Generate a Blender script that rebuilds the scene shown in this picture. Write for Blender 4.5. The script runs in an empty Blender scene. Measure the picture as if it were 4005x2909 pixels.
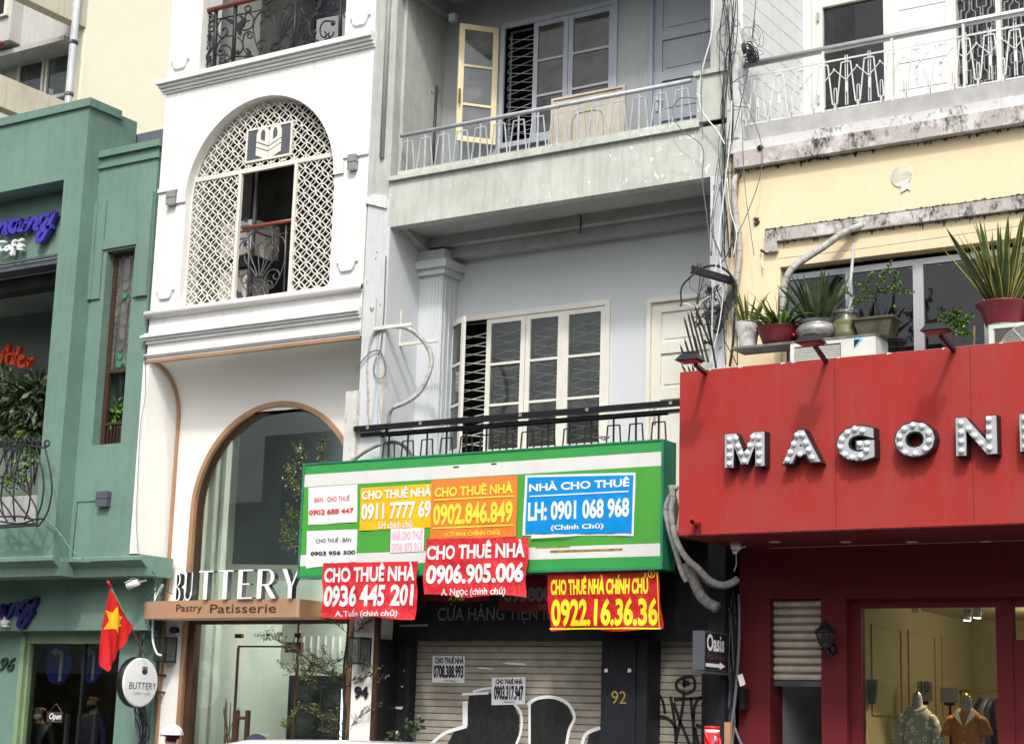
import bpy, bmesh, math, random
from mathutils import Vector, Matrix
random.seed(7)
SC = bpy.context.scene
C = SC.collection
# ---------------------------------------------------------------- camera, sky, sun, exposure
R0 = Vector((0.84540257, 0.5333466, 0.02891179)); R1 = Vector((-0.08247037, 0.18381965, -0.97949424)); R2 = Vector((-0.52772448, 0.82568259, 0.19938689))
F = 6682.6; CX = 2002.5; CY = 1454.5; CAM = Vector((0, 0, 1.75))
cd = bpy.data.cameras.new('camera'); cam = bpy.data.objects.new('camera', cd); C.objects.link(cam)
M3 = Matrix((R0, -R1, -R2)).transposed()
cam.matrix_world = Matrix.Translation(CAM) @ M3.to_4x4()
cd.sensor_width = 36; cd.sensor_fit = 'HORIZONTAL'; cd.lens = F / 4005 * 36; cd.clip_start = 0.05; cd.clip_end = 400
SC.camera = cam
SUN = Vector((-.22, .42, -.56)).normalized()
elev = math.asin(-SUN.z); az = math.atan2(-SUN.x, -SUN.y)
w = bpy.data.worlds.new('World'); SC.world = w; w.use_nodes = True
nt = w.node_tree; bg = nt.nodes['Background']
sky = nt.nodes.new('ShaderNodeTexSky'); sky.sky_type = 'NISHITA'; sky.sun_disc = False
sky.sun_elevation = elev; sky.sun_rotation = az; sky.air_density = 1.0; sky.dust_density = 6.0; sky.ozone_density = 0.6
hs = nt.nodes.new('ShaderNodeHueSaturation'); hs.inputs['Saturation'].default_value = .30
nt.links.new(sky.outputs[0], hs.inputs['Color']); nt.links.new(hs.outputs[0], bg.inputs[0]); bg.inputs[1].default_value = 0.15
sl = bpy.data.lights.new('sun', 'SUN'); sl.energy = 1.6; sl.angle = math.radians(4.5); sl.color = (1, .96, .9)
so = bpy.data.objects.new('sun', sl); C.objects.link(so); so.rotation_euler = SUN.to_track_quat('-Z', 'Y').to_euler(); so.location = (0, 0, 30)
SC.view_settings.view_transform = 'Standard'; SC.view_settings.look = 'None'; SC.view_settings.gamma = 1
SC.view_settings.use_curve_mapping = False; SC.view_settings.exposure = 0.44
SC.render.engine = 'CYCLES'
SC.cycles.max_bounces = 7; SC.cycles.diffuse_bounces = 4; SC.cycles.transparent_max_bounces = 12; SC.cycles.caustics_reflective = False; SC.cycles.caustics_refractive = False

# ---------------------------------------------------------------- surveying: a direction seen in the photograph, met with a real plane
def ray(x, y): return R0 * ((x - CX) / F) + R1 * ((y - CY) / F) + R2
def P(x, y, Y=15.0): d = ray(x, y); return CAM + d * (Y / d.y)
def PX(x, y, X): d = ray(x, y); return CAM + d * (X / d.x)
def PZ(x, y, Z): d = ray(x, y); return CAM + d * ((Z - CAM.z) / d.z)
def q(ox, oy, s): return lambda x, y: (ox + x / s, oy + y / s)
zA = q(600, 0, 1.647); zB = q(600, 900, 1.647); zC = q(600, 1909, 1.647)
zD = q(1400, 0, 1.647); zE = q(1300, 1000, 1.647); zF = q(1400, 1909, 1.647)
zG = q(2200, 0, 1.647); zH = q(2200, 900, 1.647); zI = q(2200, 1909, 1.647)
zJ = q(3005, 0, 1.647); zK = q(3005, 900, 1.647); zL = q(3005, 1909, 1.647)
zM = q(0, 0, 1.647); zN = q(0, 1000, 1.647); zO = q(0, 1909, 1.647)
zQ = q(1150, 1700, 2.3533); zR = q(1950, 1700, 2.0589); zS = q(2600, 950, 3.108)

# ---------------------------------------------------------------- materials
def principled(name):
    m = bpy.data.materials.new(name); m.use_nodes = True
    return m, m.node_tree, m.node_tree.nodes['Principled BSDF']
def pos(nt, scale=(1, 1, 1)):
    g = nt.nodes.new('ShaderNodeNewGeometry'); mp = nt.nodes.new('ShaderNodeMapping')
    mp.inputs['Scale'].default_value = scale; nt.links.new(g.outputs['Position'], mp.inputs['Vector']); return mp.outputs[0]
def noise(nt, vec, scale, detail=4, rough=.6):
    n = nt.nodes.new('ShaderNodeTexNoise'); n.inputs['Scale'].default_value = scale; n.inputs['Detail'].default_value = detail
    n.inputs['Roughness'].default_value = rough; nt.links.new(vec, n.inputs['Vector']); return n.outputs['Fac']
def ramp(nt, fac, a, b, lo=0., hi=1.):
    r = nt.nodes.new('ShaderNodeMapRange'); r.inputs['From Min'].default_value = a; r.inputs['From Max'].default_value = b
    r.inputs['To Min'].default_value = lo; r.inputs['To Max'].default_value = hi; nt.links.new(fac, r.inputs['Value']); return r.outputs[0]
def mixc(nt, fac, a, b):
    m = nt.nodes.new('ShaderNodeMix'); m.data_type = 'RGBA'
    if isinstance(fac, float): m.inputs[0].default_value = fac
    else: nt.links.new(fac, m.inputs[0])
    for i, v in ((6, a), (7, b)):
        if isinstance(v, tuple): m.inputs[i].default_value = v + (1,) if len(v) == 3 else v
        else: nt.links.new(v, m.inputs[i])
    return m.outputs[2]
def bump(nt, b, h, strength=.2, dist=.01):
    n = nt.nodes.new('ShaderNodeBump'); n.inputs['Strength'].default_value = strength; n.inputs['Distance'].default_value = dist
    nt.links.new(h, n.inputs['Height']); nt.links.new(n.outputs[0], b.inputs['Normal'])
def mul(nt, a, k):
    m = nt.nodes.new('ShaderNodeMath'); m.operation = 'MULTIPLY'; nt.links.new(a, m.inputs[0])
    if isinstance(k, float): m.inputs[1].default_value = k
    else: nt.links.new(k, m.inputs[1])
    return m.outputs[0]
def S(r, g, b):   # a display colour to linear
    f = lambda c: (c / 255 / 12.92) if c / 255 <= .04045 else ((c / 255 + .055) / 1.055) ** 2.4
    return (f(r), f(g), f(b))
def plain(name, col, rough=.6, metal=0., var=.12, scale=3., emis=None, spec=.4, bmp=.0):
    m, nt, b = principled(name)
    b.inputs['Roughness'].default_value = rough; b.inputs['Metallic'].default_value = metal; b.inputs['Specular IOR Level'].default_value = spec
    if var:
        n = noise(nt, pos(nt), scale, 5)
        dark = tuple(c * (1 - var * 2.2) for c in col)
        nt.links.new(mixc(nt, ramp(nt, n, .3, .75, 0., 1.), dark, tuple(min(1, c * (1 + var * .3)) for c in col)), b.inputs['Base Color'])
    else: b.inputs['Base Color'].default_value = col + (1,)
    if bmp: bump(nt, b, noise(nt, pos(nt), 60, 4), bmp, .004)
    if emis: b.inputs['Emission Color'].default_value = col + (1,); b.inputs['Emission Strength'].default_value = emis
    return m
def plaster(name, col, dirt=(.3, .29, .26), amt=.25, streak=.3, chip=None, chipcol=(.8, .8, .8), chipth=.66, rough=.85, scale=1.3, crack=0.):
    m, nt, b = principled(name); b.inputs['Roughness'].default_value = rough; b.inputs['Specular IOR Level'].default_value = .2
    p1 = pos(nt); n1 = noise(nt, p1, scale, 8, .65)
    c = mixc(nt, ramp(nt, n1, .42, .75, 0., amt), col, dirt)
    n2 = noise(nt, pos(nt, (7, 7, .55)), 1.6, 6, .7)
    c = mixc(nt, ramp(nt, n2, .5, .8, 0., streak), c, dirt)
    n4 = noise(nt, pos(nt, (1, 1, .35)), 14, 5, .7)
    c = mixc(nt, ramp(nt, n4, .4, .8, 0., amt * .5), c, dirt)
    if chip:
        n3 = noise(nt, pos(nt, (1, 1, .7)), chip, 5, .55)
        n5 = noise(nt, p1, .9, 2)
        f = nt.nodes.new('ShaderNodeMath'); f.operation = 'ADD'; nt.links.new(n3, f.inputs[0]); nt.links.new(mul(nt, n5, .35), f.inputs[1])
        c = mixc(nt, ramp(nt, f.outputs[0], chipth + .17, chipth + .185, 0., 1.), c, chipcol)
    if crack:
        v = nt.nodes.new('ShaderNodeTexVoronoi'); v.feature = 'DISTANCE_TO_EDGE'; v.inputs['Scale'].default_value = .9
        wv = noise(nt, p1, 3, 6); av = nt.nodes.new('ShaderNodeVectorMath'); av.operation = 'ADD'; nt.links.new(p1, av.inputs[0]); nt.links.new(wv, av.inputs[1]); nt.links.new(av.outputs[0], v.inputs['Vector'])
        c = mixc(nt, ramp(nt, v.outputs['Distance'], .0, .008, crack, 0.), c, dirt)
    nt.links.new(c, b.inputs['Base Color'])
    bump(nt, b, noise(nt, p1, 45, 6, .7), .25, .006)
    return m
def moldy(name, col, mold=(.05, .05, .045), th=.5):
    m, nt, b = principled(name); b.inputs['Roughness'].default_value = .95; b.inputs['Specular IOR Level'].default_value = .1
    n1 = noise(nt, pos(nt, (1, 1, .6)), 3.2, 10, .8); n2 = noise(nt, pos(nt, (1, 1, .5)), 30, 5, .7)
    f = nt.nodes.new('ShaderNodeMath'); f.operation = 'ADD'; nt.links.new(mul(nt, n1, .7), f.inputs[0]); nt.links.new(mul(nt, n2, .3), f.inputs[1])
    c0 = mixc(nt, ramp(nt, noise(nt, pos(nt), 5, 6, .7), .5, .6), col, tuple(min(1, x * .6 + .34) for x in col))
    nt.links.new(mixc(nt, ramp(nt, f.outputs[0], th, th + .09), c0, mold), b.inputs['Base Color'])
    bump(nt, b, n2, .4, .01); return m
def glass(name, tint=(.8, .85, .85), refl=.35, rough=.02, dirt=0.):
    m = bpy.data.materials.new(name); m.use_nodes = True; nt = m.node_tree; nt.nodes.clear()
    o = nt.nodes.new('ShaderNodeOutputMaterial'); t = nt.nodes.new('ShaderNodeBsdfTransparent'); t.inputs[0].default_value = tint + (1,)
    g = nt.nodes.new('ShaderNodeBsdfGlossy'); g.inputs['Roughness'].default_value = rough; g.inputs[0].default_value = (1, 1, 1, 1)
    fr = nt.nodes.new('ShaderNodeFresnel'); ge = nt.nodes.new('ShaderNodeNewGeometry'); nt.links.new(ramp(nt, ge.outputs['Backfacing'], 0, 1, 1.5, 1 / 1.5), fr.inputs[0]); x = nt.nodes.new('ShaderNodeMixShader')
    f = nt.nodes.new('ShaderNodeMath'); f.operation = 'MULTIPLY_ADD'; nt.links.new(fr.outputs[0], f.inputs[0]); f.inputs[1].default_value = 1.0; f.inputs[2].default_value = refl * .04
    nt.links.new(f.outputs[0], x.inputs[0]); nt.links.new(t.outputs[0], x.inputs[1]); nt.links.new(g.outputs[0], x.inputs[2]); out = x.outputs[0]
    if dirt:
        d = nt.nodes.new('ShaderNodeBsdfDiffuse'); d.inputs[0].default_value = (.4, .4, .37, 1); y = nt.nodes.new('ShaderNodeMixShader')
        nt.links.new(ramp(nt, noise(nt, pos(nt, (1, 1, 1.6)), 3.5, 6, .7), .3, .75, 0., dirt), y.inputs[0]); nt.links.new(out, y.inputs[1]); nt.links.new(d.outputs[0], y.inputs[2]); out = y.outputs[0]
    nt.links.new(out, o.inputs[0]); return m
def fabricprint(name, base, a, b, scale, th=.3):
    m, nt, p = principled(name); p.inputs['Roughness'].default_value = .9
    v = nt.nodes.new('ShaderNodeTexVoronoi'); v.inputs['Scale'].default_value = scale; v.inputs['Randomness'].default_value = .8; nt.links.new(pos(nt), v.inputs['Vector'])
    c = mixc(nt, ramp(nt, v.outputs['Distance'], th, th + .04), a, base)
    c = mixc(nt, ramp(nt, v.outputs['Distance'], th * .45, th * .5), b, c)
    nt.links.new(c, p.inputs['Base Color']); return m
def banner_mat(name, col, rough=.4, bs=.5):
    m, nt, b = principled(name); b.inputs['Roughness'].default_value = rough; b.inputs['Specular IOR Level'].default_value = .4
    n = noise(nt, pos(nt, (1, 1, .45)), 3, 5, .6)
    nt.links.new(mixc(nt, ramp(nt, n, .35, .8, 0., .3), col, tuple(x * .55 for x in col)), b.inputs['Base Color'])
    bump(nt, b, noise(nt, pos(nt, (1, 1, .6)), 6, 6, .6), bs, .05); return m

MT = {}
MT['white'] = plaster('white_wall_paint', (.78, .785, .77), (.42, .41, .37), .28, .42, crack=.15)
MT['white_soft'] = plaster('white_smooth_render', (.78, .765, .73), (.55, .52, .46), .15, .1)
MT['trimw'] = plaster('white_trim', (.77, .775, .76), (.42, .41, .38), .3, .25)
MT['cream_lattice'] = plain('cream_lattice_paint', (.76, .74, .66), .6, var=.05)
MT['green'] = plaster('green_wall_paint', S(113, 142, 130), S(84, 106, 95), .5, .5, scale=.8, crack=.12)
MT['green2'] = plaster('pale_green_interior_wall', S(112, 124, 118), S(80, 92, 86), .3, .2)
MT['grey_old'] = plaster('weathered_grey_green_plaster', (.54, .57, .51), (.25, .26, .24), .6, .65, chip=15, chipcol=(.78, .8, .8), chipth=.655, crack=.3)
MT['grey_pier'] = plaster('grey_pier_plaster', (.48, .50, .47), (.22, .22, .21), .55, .6, crack=.2)
MT['grey_wall'] = plaster('pale_blue_grey_wall', (.58, .61, .63), (.42, .43, .43), .2, .12)
MT['grey_wall3'] = plaster('grey_recess_wall', (.33, .36, .36), (.2, .21, .2), .3, .35)
MT['ceil'] = plaster('balcony_soffit_plaster', (.42, .43, .42), (.22, .22, .2), .5, .2)
MT['lilac'] = plaster('pale_lilac_white_pier', (.62, .64, .67), (.3, .3, .3), .35, .4, chip=9, chipcol=(.25, .24, .2), chipth=.64)
MT['peel'] = plaster('peeling_white_plaster', (.7, .71, .7), (.35, .32, .28), .5, .3, chip=14, chipcol=(.45, .38, .32), chipth=.62)
MT['yellow'] = plaster('yellow_wall_paint', S(230, 212, 178), S(196, 178, 138), .25, .25)
MT['mauve_mold'] = moldy('mouldy_mauve_band', (.45, .415, .395), th=.495)
MT['grey_mold'] = moldy('mouldy_pale_band', (.6, .6, .6), th=.53)
MT['black_mold'] = moldy('black_mould_stain', (.22, .2, .17), th=.44)
MT['conc'] = plaster('grey_concrete_edge', (.46, .46, .45), (.25, .25, .24), .6, .3, scale=4)
MT['white_side'] = plaster('white_plank_paint', (.70, .72, .72), (.4, .4, .4), .25, .25)
MT['red'] = plaster('red_sign_panel_paint', S(160, 46, 42), S(146, 72, 66), .5, .55, rough=.65)
MT['red_d'] = plaster('red_shopfront_paint', S(102, 34, 38), S(76, 26, 30), .4, .3, rough=.6)
MT['bronze'] = plain('bronze_trim', (.52, .30, .17), .42, .4, .12, 2.)
MT['bronze_dk'] = plain('dark_bronze_frame', (.12, .065, .045), .4, .5, .15)
MT['copper'] = plain('brushed_copper', (.78, .46, .28), .34, .55, .08, 1.5)
MT['iron'] = plain('black_wrought_iron', (.03, .033, .035), .5, .3, .15)
MT['iron_grey'] = plain('grey_iron', (.12, .12, .125), .5, .4, .2)
MT['black'] = plain('black_paint', (.018, .018, .022), .4, .0, .2)
MT['blackwall'] = plaster('black_painted_wall', (.012, .014, .018), (.04, .04, .045), .5, .2, rough=.5)
MT['redwood'] = plain('red_brown_handrail', (.27, .07, .035), .35, var=.12)
MT['plate'] = plain('slate_grey_plate', (.10, .105, .125), .4, var=.1)
MT['lamp_grey'] = plain('grey_lamp_metal', (.33, .33, .34), .4, .3, .08)
MT['dark'] = plain('dark_interior', (.022, .021, .02), .9, var=.3)
MT['dark2'] = plain('dim_interior_wall', (.12, .115, .1), .9, var=.3)
MT['cream_room'] = plain('cream_room_wall', S(176, 162, 126), .9, var=.05)
MT['green_room'] = plain('pale_greenish_room_wall', S(206, 209, 198), .85, var=.05)
MT['carton'] = plain('pale_cardboard', (.62, .58, .5), .85, var=.08)
MT['blueprint'] = plain('blue_print', (.03, .07, .3), .7, var=.0)
MT['cream_frame'] = plain('cream_window_paint', (.74, .73, .66), .5, var=.07)
MT['yellow_frame'] = plain('pale_yellow_window_paint', (.80, .68, .42), .45, var=.06)
MT['blue_frame'] = plain('blue_grey_window_paint', (.36, .39, .44), .5, var=.08)
MT['blue_door'] = plaster('blue_grey_door_paint', (.31, .34, .38), (.14, .15, .17), .3, .3, rough=.5)
MT['cream_door'] = plaster('cream_door_paint', (.72, .71, .64), (.5, .47, .36), .35, .2, rough=.5)
MT['rail'] = plain('pale_grey_rail_paint', (.52, .55, .60), .45, .1, .15, 8.)
MT['rail_white'] = plain('white_rail_paint', (.78, .78, .76), .3, .2, .1)
MT['galv'] = plain('galvanised_tube', (.62, .63, .62), .28, .7, .1)
MT['beige'] = plain('beige_laminate', (.55, .50, .40), .6, var=.15)
MT['glass_old'] = glass('dusty_window_glass', (.42, .39, .34), .5, .06, .3)
MT['glass_teal'] = glass('grey_window_glass', (.62, .67, .66), .4, .02, .12)
MT['glass_dark'] = glass('dark_window_glass', (.40, .41, .43), .3, .02, .02)
MT['glass_shop'] = glass('clear_shop_glass', (.82, .87, .85), .2, .01)
MT['glass_side'] = glass('milky_side_glass', (.6, .65, .68), .6, .04, .45)
MT['sgreen'] = banner_mat('green_sign_film', S(58, 152, 76), .35, .08)
MT['sgreen2'] = banner_mat('bright_green_sign_film', S(76, 158, 62), .35, .08)
MT['swhite'] = banner_mat('pale_grey_sign_film', (.68, .68, .67), .35, .08)
MT['sframe'] = plain('teal_green_sign_frame', S(52, 140, 106), .4, .1, .15)
MT['paper'] = banner_mat('white_paper', (.76, .77, .79), .6, .35)
MT['byellow'] = banner_mat('golden_yellow_film', S(232, 182, 28), .35, .3)
MT['borange'] = banner_mat('faded_orange_film', S(228, 128, 56), .35, .35)
MT['bblue'] = banner_mat('bright_blue_film', S(10, 138, 214), .3, .3)
MT['bred'] = banner_mat('red_banner_film', S(206, 42, 50), .42, 1.0)
MT['bredy'] = banner_mat('crimson_banner_film', S(192, 26, 30), .45, 1.)
MT['bdred'] = banner_mat('dark_red_banner_film', S(110, 20, 28), .5, .4)  # red film darkened in colour for the shade under the sign
MT['ink_white'] = plain('white_ink', (.78, .79, .8), .5, var=.04)
MT['ink_yellow'] = plain('yellow_ink', S(244, 226, 44), .5, var=.05)
MT['ink_lemon'] = plain('faded_yellow_ink', S(240, 222, 70), .5, var=.06)
MT['ink_red'] = plain('red_ink', S(206, 60, 52), .5, var=0)
MT['ink_black'] = plain('black_ink', (.02, .02, .03), .5, var=0)
MT['ink_pink'] = plain('faded_pink_ink', S(228, 176, 196), .5, var=0)
MT['ink_grey'] = plain('faded_grey_lettering', (.2, .2, .21), .5, var=.15)
MT['insul'] = plain('white_pipe_insulation', (.50, .49, .46), .7, var=.18, scale=14., bmp=.3)
MT['insul_d'] = plain('grey_pipe_insulation', (.30, .29, .27), .8, var=.25, scale=12., bmp=.3)
MT['cable'] = plain('black_cable', (.015, .016, .02), .6, var=0)
MT['cable_g'] = plain('grey_cable', (.13, .14, .16), .6, var=0)
MT['cable_w'] = plain('white_cable', (.7, .7, .7), .5, var=0)
MT['cable_y'] = plain('yellow_cord', (.55, .45, .2), .6, var=0)
MT['purple'] = plain('purple_acrylic', S(66, 58, 168), .35, var=.03)
MT['purple_d'] = plain('dark_purple_acrylic', S(30, 28, 90), .35, var=.03)  # purple darkened in colour for the shade over the cafe door
MT['orange'] = plain('orange_acrylic', S(232, 76, 30), .4, var=.03)
MT['acrylic'] = plain('white_acrylic', (.8, .82, .84), .25, var=.02)
MT['slat'] = plain('beige_shutter_slat', (.38, .35, .29), .5, .1, .16, 5.)
MT['slat_l'] = plain('pale_shutter_slat', (.55, .5, .41), .5, .1, .16, 5.)
MT['leaf'] = plain('dark_green_leaf', (.075, .115, .045), .45, var=.3, scale=9.)
MT['leaf_l'] = plain('bright_green_leaf', (.12, .24, .035), .45, var=.3, scale=9.)
MT['leaf_y'] = plain('yellow_leaf_margin', (.55, .47, .09), .5, var=.15, scale=9.)
MT['leaf_tree'] = plain('olive_tree_leaf', (.15, .17, .045), .5, var=.35, scale=6.)
MT['bark'] = plain('dark_bark', (.045, .037, .03), .9, var=.3)
MT['pot_red'] = plain('maroon_plastic_pot', (.20, .025, .035), .35, var=.1)
MT['pot_grey'] = plain('silver_grey_glazed_pot', (.42, .42, .4), .3, .4, .3, 9.)
MT['pot_olive'] = plain('olive_glazed_pot', (.12, .12, .075), .35, .1, .25, 9.)
MT['pot_white'] = plain('white_ribbed_pot', (.72, .72, .7), .35, var=.05)
MT['soil'] = plain('potting_soil', (.05, .035, .025), .95, var=.3, scale=30.)
MT['jar'] = glass('cloudy_green_jar', (.62, .62, .2), .3, .1, .35)
MT['ac'] = plain('off_white_ac_casing', (.62, .63, .59), .45, var=.08)
MT['ac_dark'] = plain('dark_ac_grille_gap', (.06, .06, .055), .7, var=0)
MT['sky_blue'] = plain('sky_blue_print', (.1, .5, .8), .5, var=0)
MT['curtain'] = plain('grey_curtain', (.24, .23, .30), .85, var=.25, scale=4.)
MT['asphalt'] = plain('asphalt', (.085, .085, .085), .9, var=.2, scale=20., bmp=.4)
MT['pave'] = plain('pavement_tile', (.28, .265, .25), .85, var=.2, scale=6.)
MT['slab_dk'] = plain('dirty_slab', (.2, .2, .19), .9, var=.25, scale=9.)
MT['kerb'] = plain('kerb_stone', (.3, .29, .27), .85, var=.2)
MT['cream_gable'] = plaster('cream_gable_wall', S(254, 251, 226), S(220, 206, 165), .16, .08)
MT['grey_apt'] = plaster('grey_apartment_wall', (.50, .495, .47), (.28, .27, .24), .3, .4)
MT['cream_beam'] = plaster('stained_cream_beam', (.70, .65, .52), (.34, .3, .22), .45, .6)
MT['pvc'] = plain('grey_pvc_pipe', (.45, .47, .49), .4, var=.12)
MT['tarp'] = plain('slate_blue_tarpaulin', (.13, .15, .18), .5, var=.2, scale=2., bmp=.4)
MT['flag'] = banner_mat('red_flag_cloth', S(208, 22, 28), .7, .3)
MT['star'] = plain('yellow_star_cloth', S(250, 186, 24), .7, var=.05)
MT['wood'] = plain('brown_wood', (.32, .19, .1), .6, var=.2, scale=12.)
MT['skin'] = plain('skin', (.42, .24, .16), .55, var=.05)
MT['hair'] = plain('black_hair', (.012, .01, .01), .5, var=0)
MT['cap'] = plain('white_cotton', (.78, .78, .82), .8, var=.04)
MT['navy'] = plain('navy_cotton', (.03, .03, .07), .8, var=.1)
MT['shirt'] = plain('grey_shirt', (.2, .21, .23), .8, var=.1)
MT['car'] = plain('white_car_paint', (.75, .77, .8), .12, var=0, spec=.6)
MT['tyre'] = plain('black_rubber', (.015, .015, .015), .8, var=.1)
MT['chrome'] = plain('wheel_alloy', (.5, .5, .5), .25, .9, 0)
MT['redplastic'] = plain('bright_red_plastic', (.72, .015, .02), .3, var=.03)
MT['mann'] = plain('grey_mannequin_fabric', (.34, .34, .35), .8, var=.05)
MT['gold'] = plain('gold_cap', (.75, .55, .2), .15, 1., 0)
MT['dress1'] = fabricprint('floral_print_cloth', (.34, .31, .25), (.72, .66, .5), (.05, .04, .02), 17, .36)
MT['dress2'] = fabricprint('orange_dotted_cloth', (.42, .13, .035), (.65, .36, .15), (.65, .36, .15), 95, .3)
MT['collar'] = plain('cream_collar', (.75, .73, .6), .8, var=.03)
MT['gold_num'] = plain('gold_number_paint', (.5, .36, .1), .4, .5, .1)
MT['led'] = plain('lit_white_strip', (.75, .9, 1.), .5, var=0, emis=4)
MT['spot'] = plain('lit_spotlight_lens', (1., .88, .62), .5, var=0, emis=25)
MT['downl'] = plain('unlit_downlight_rim', (.5, .42, .42), .4, var=0)
MT['aluminium'] = plain('aluminium_frame', (.55, .56, .57), .35, .5, .1)
MT['lead'] = plain('window_lead', (.1, .09, .08), .6, .3, 0)
MT['leadglass'] = glass('smoky_leaded_glass', (.3, .32, .34), .5, .08, .5)
MT['sgl'] = plain('green_stained_glass', (.03, .25, .1), .2, var=.1)
MT['blue_sign'] = plain('blue_road_sign', S(26, 36, 120), .5, var=.05)

# ---------------------------------------------------------------- mesh building
OFF = {}
class MB:
    def __init__(s, smooth=False): s.v = []; s.f = []; s.m = []; s.mi = 0; s.smooth = smooth
    def add(s, vs, fs):
        k = len(s.v); s.v += [Vector(a) for a in vs]; s.f += [tuple(i + k for i in f) for f in fs]; s.m += [s.mi] * len(fs); return s
    def box(s, x0, x1, y0, y1, z0, z1):
        if x1 < x0: x0, x1 = x1, x0
        if y1 < y0: y0, y1 = y1, y0
        if z1 < z0: z0, z1 = z1, z0
        return s.add([(x0, y0, z0), (x1, y0, z0), (x1, y1, z0), (x0, y1, z0), (x0, y0, z1), (x1, y0, z1), (x1, y1, z1), (x0, y1, z1)],
                     [(0, 3, 2, 1), (4, 5, 6, 7), (0, 1, 5, 4), (1, 2, 6, 5), (2, 3, 7, 6), (3, 0, 4, 7)])
    def fbox(s, o, u, v, w):
        o = Vector(o); u = Vector(u); v = Vector(v); w = Vector(w)
        return s.add([o, o + u, o + u + v, o + v, o + w, o + u + w, o + u + v + w, o + v + w],
                     [(0, 3, 2, 1), (4, 5, 6, 7), (0, 1, 5, 4), (1, 2, 6, 5), (2, 3, 7, 6), (3, 0, 4, 7)])
    def bar(s, a, b, t, d=None, up=(0, 1, 0)):   # square bar from a to b
        a = Vector(a); b = Vector(b); d = d or t; ax = (b - a).normalized(); u = ax.cross(Vector(up))
        if u.length < 1e-4: u = ax.cross(Vector((1, 0, 0)))
        u.normalize(); v = u.cross(ax).normalized()
        return s.fbox(a - u * t / 2 - v * d / 2, u * t, v * d, b - a)
    def prism(s, pts, y0, y1):   # pts in (x,z)
        n = len(pts); ar = sum(pts[i][0] * pts[(i + 1) % n][1] - pts[(i + 1) % n][0] * pts[i][1] for i in range(n))
        if ar < 0: pts = pts[::-1]
        return s.add([(p[0], y0, p[1]) for p in pts] + [(p[0], y1, p[1]) for p in pts],
                     [tuple(range(n)), tuple(range(2 * n - 1, n - 1, -1))] + [(i, i + n, (i + 1) % n + n, (i + 1) % n) for i in range(n)])
    def prismx(s, pts, x0, x1):  # pts in (y,z)
        n = len(pts)
        return s.add([(x0, p[0], p[1]) for p in pts] + [(x1, p[0], p[1]) for p in pts],
                     [tuple(range(n)), tuple(range(2 * n - 1, n - 1, -1))] + [(i, i + n, (i + 1) % n + n, (i + 1) % n) for i in range(n)])
    def tube(s, pts, r, n=6, closed=False, r1=None):
        pts = [Vector(p) for p in pts]; m = len(pts)
        if m < 2: return s
        rings = []; prev = None
        for i, p in enumerate(pts):
            t = (pts[(i + 1) % m] - pts[i - 1]) if closed else (pts[min(i + 1, m - 1)] - pts[max(i - 1, 0)])
            if t.length < 1e-7: t = Vector((0, 0, 1))
            t.normalize()
            if prev is None: u = t.cross(Vector((.13, .9, .2))).normalized()
            else:
                u = prev - t * prev.dot(t)
                u = u.normalized() if u.length > 1e-6 else t.cross(Vector((0, 1, 0))).normalized()
            prev = u; v = t.cross(u); rr = r if r1 is None else r + (r1 - r) * i / (m - 1)
            rings.append([p + (u * math.cos(a) + v * math.sin(a)) * rr for a in [2 * math.pi * k / n for k in range(n)]])
        fs = []; L = m if closed else m - 1
        for i in range(L):
            j = (i + 1) % m
            fs += [(i * n + k, i * n + (k + 1) % n, j * n + (k + 1) % n, j * n + k) for k in range(n)]
        if not closed: fs += [tuple(range(n - 1, -1, -1)), tuple(range((m - 1) * n, m * n))]
        return s.add([x for r_ in rings for x in r_], fs)
    def lathe(s, c, prof, n=20, cap=True, ax='z', sq=1.0):
        c = Vector(c); vs = []; m = len(prof)
        for r, h in prof:
            for k in range(n):
                a = 2 * math.pi * k / n; u = math.cos(a) * r; v = math.sin(a) * r * sq
                vs.append(c + (Vector((u, v, h)) if ax == 'z' else Vector((u, h, v)) if ax == 'y' else Vector((h, u, v))))
        fs = [(i * n + k, i * n + (k + 1) % n, (i + 1) * n + (k + 1) % n, (i + 1) * n + k) for i in range(m - 1) for k in range(n)]
        if cap: fs += [tuple(range(n - 1, -1, -1)), tuple(range((m - 1) * n, m * n))]
        return s.add(vs, fs)
    def sphere(s, c, r, n=10, sx=1, sy=1, sz=1):
        c = Vector(c); vs = []; h = n // 2 + 1
        for i in range(h + 1):
            a = math.pi * i / h
            for k in range(n):
                b = 2 * math.pi * k / n; vs.append(c + Vector((math.sin(a) * math.cos(b) * r * sx, math.sin(a) * math.sin(b) * r * sy, math.cos(a) * r * sz)))
        return s.add(vs, [(i * n + k, (i + 1) * n + k, (i + 1) * n + (k + 1) % n, i * n + (k + 1) % n) for i in range(h) for k in range(n)])
    def data(s, name, mats, off=Vector((0, 0, 0)), fixn=True):
        me = bpy.data.meshes.new(name); me.from_pydata([v - off for v in s.v], [], s.f)
        for m in (mats if isinstance(mats, (list, tuple)) else [mats]): me.materials.append(MT[m] if isinstance(m, str) else m)
        me.polygons.foreach_set('material_index', s.m)
        if s.smooth: me.polygons.foreach_set('use_smooth', [True] * len(me.polygons))
        if fixn:
            bm = bmesh.new(); bm.from_mesh(me); bmesh.ops.recalc_face_normals(bm, faces=bm.faces)
            bm.to_mesh(me); bm.free()
        me.update(); return me
def root_off(p): return OFF.get(p.name, Vector((0, 0, 0))) if p else Vector((0, 0, 0))
def thing(name, label, cat, loc=(0, 0, 0), group=None):
    o = bpy.data.objects.new(name, None); C.objects.link(o); o.location = loc; o.empty_display_size = .2
    o['label'] = label; o['category'] = cat
    if group: o['group'] = group
    OFF[o.name] = Vector(loc); return o
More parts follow.
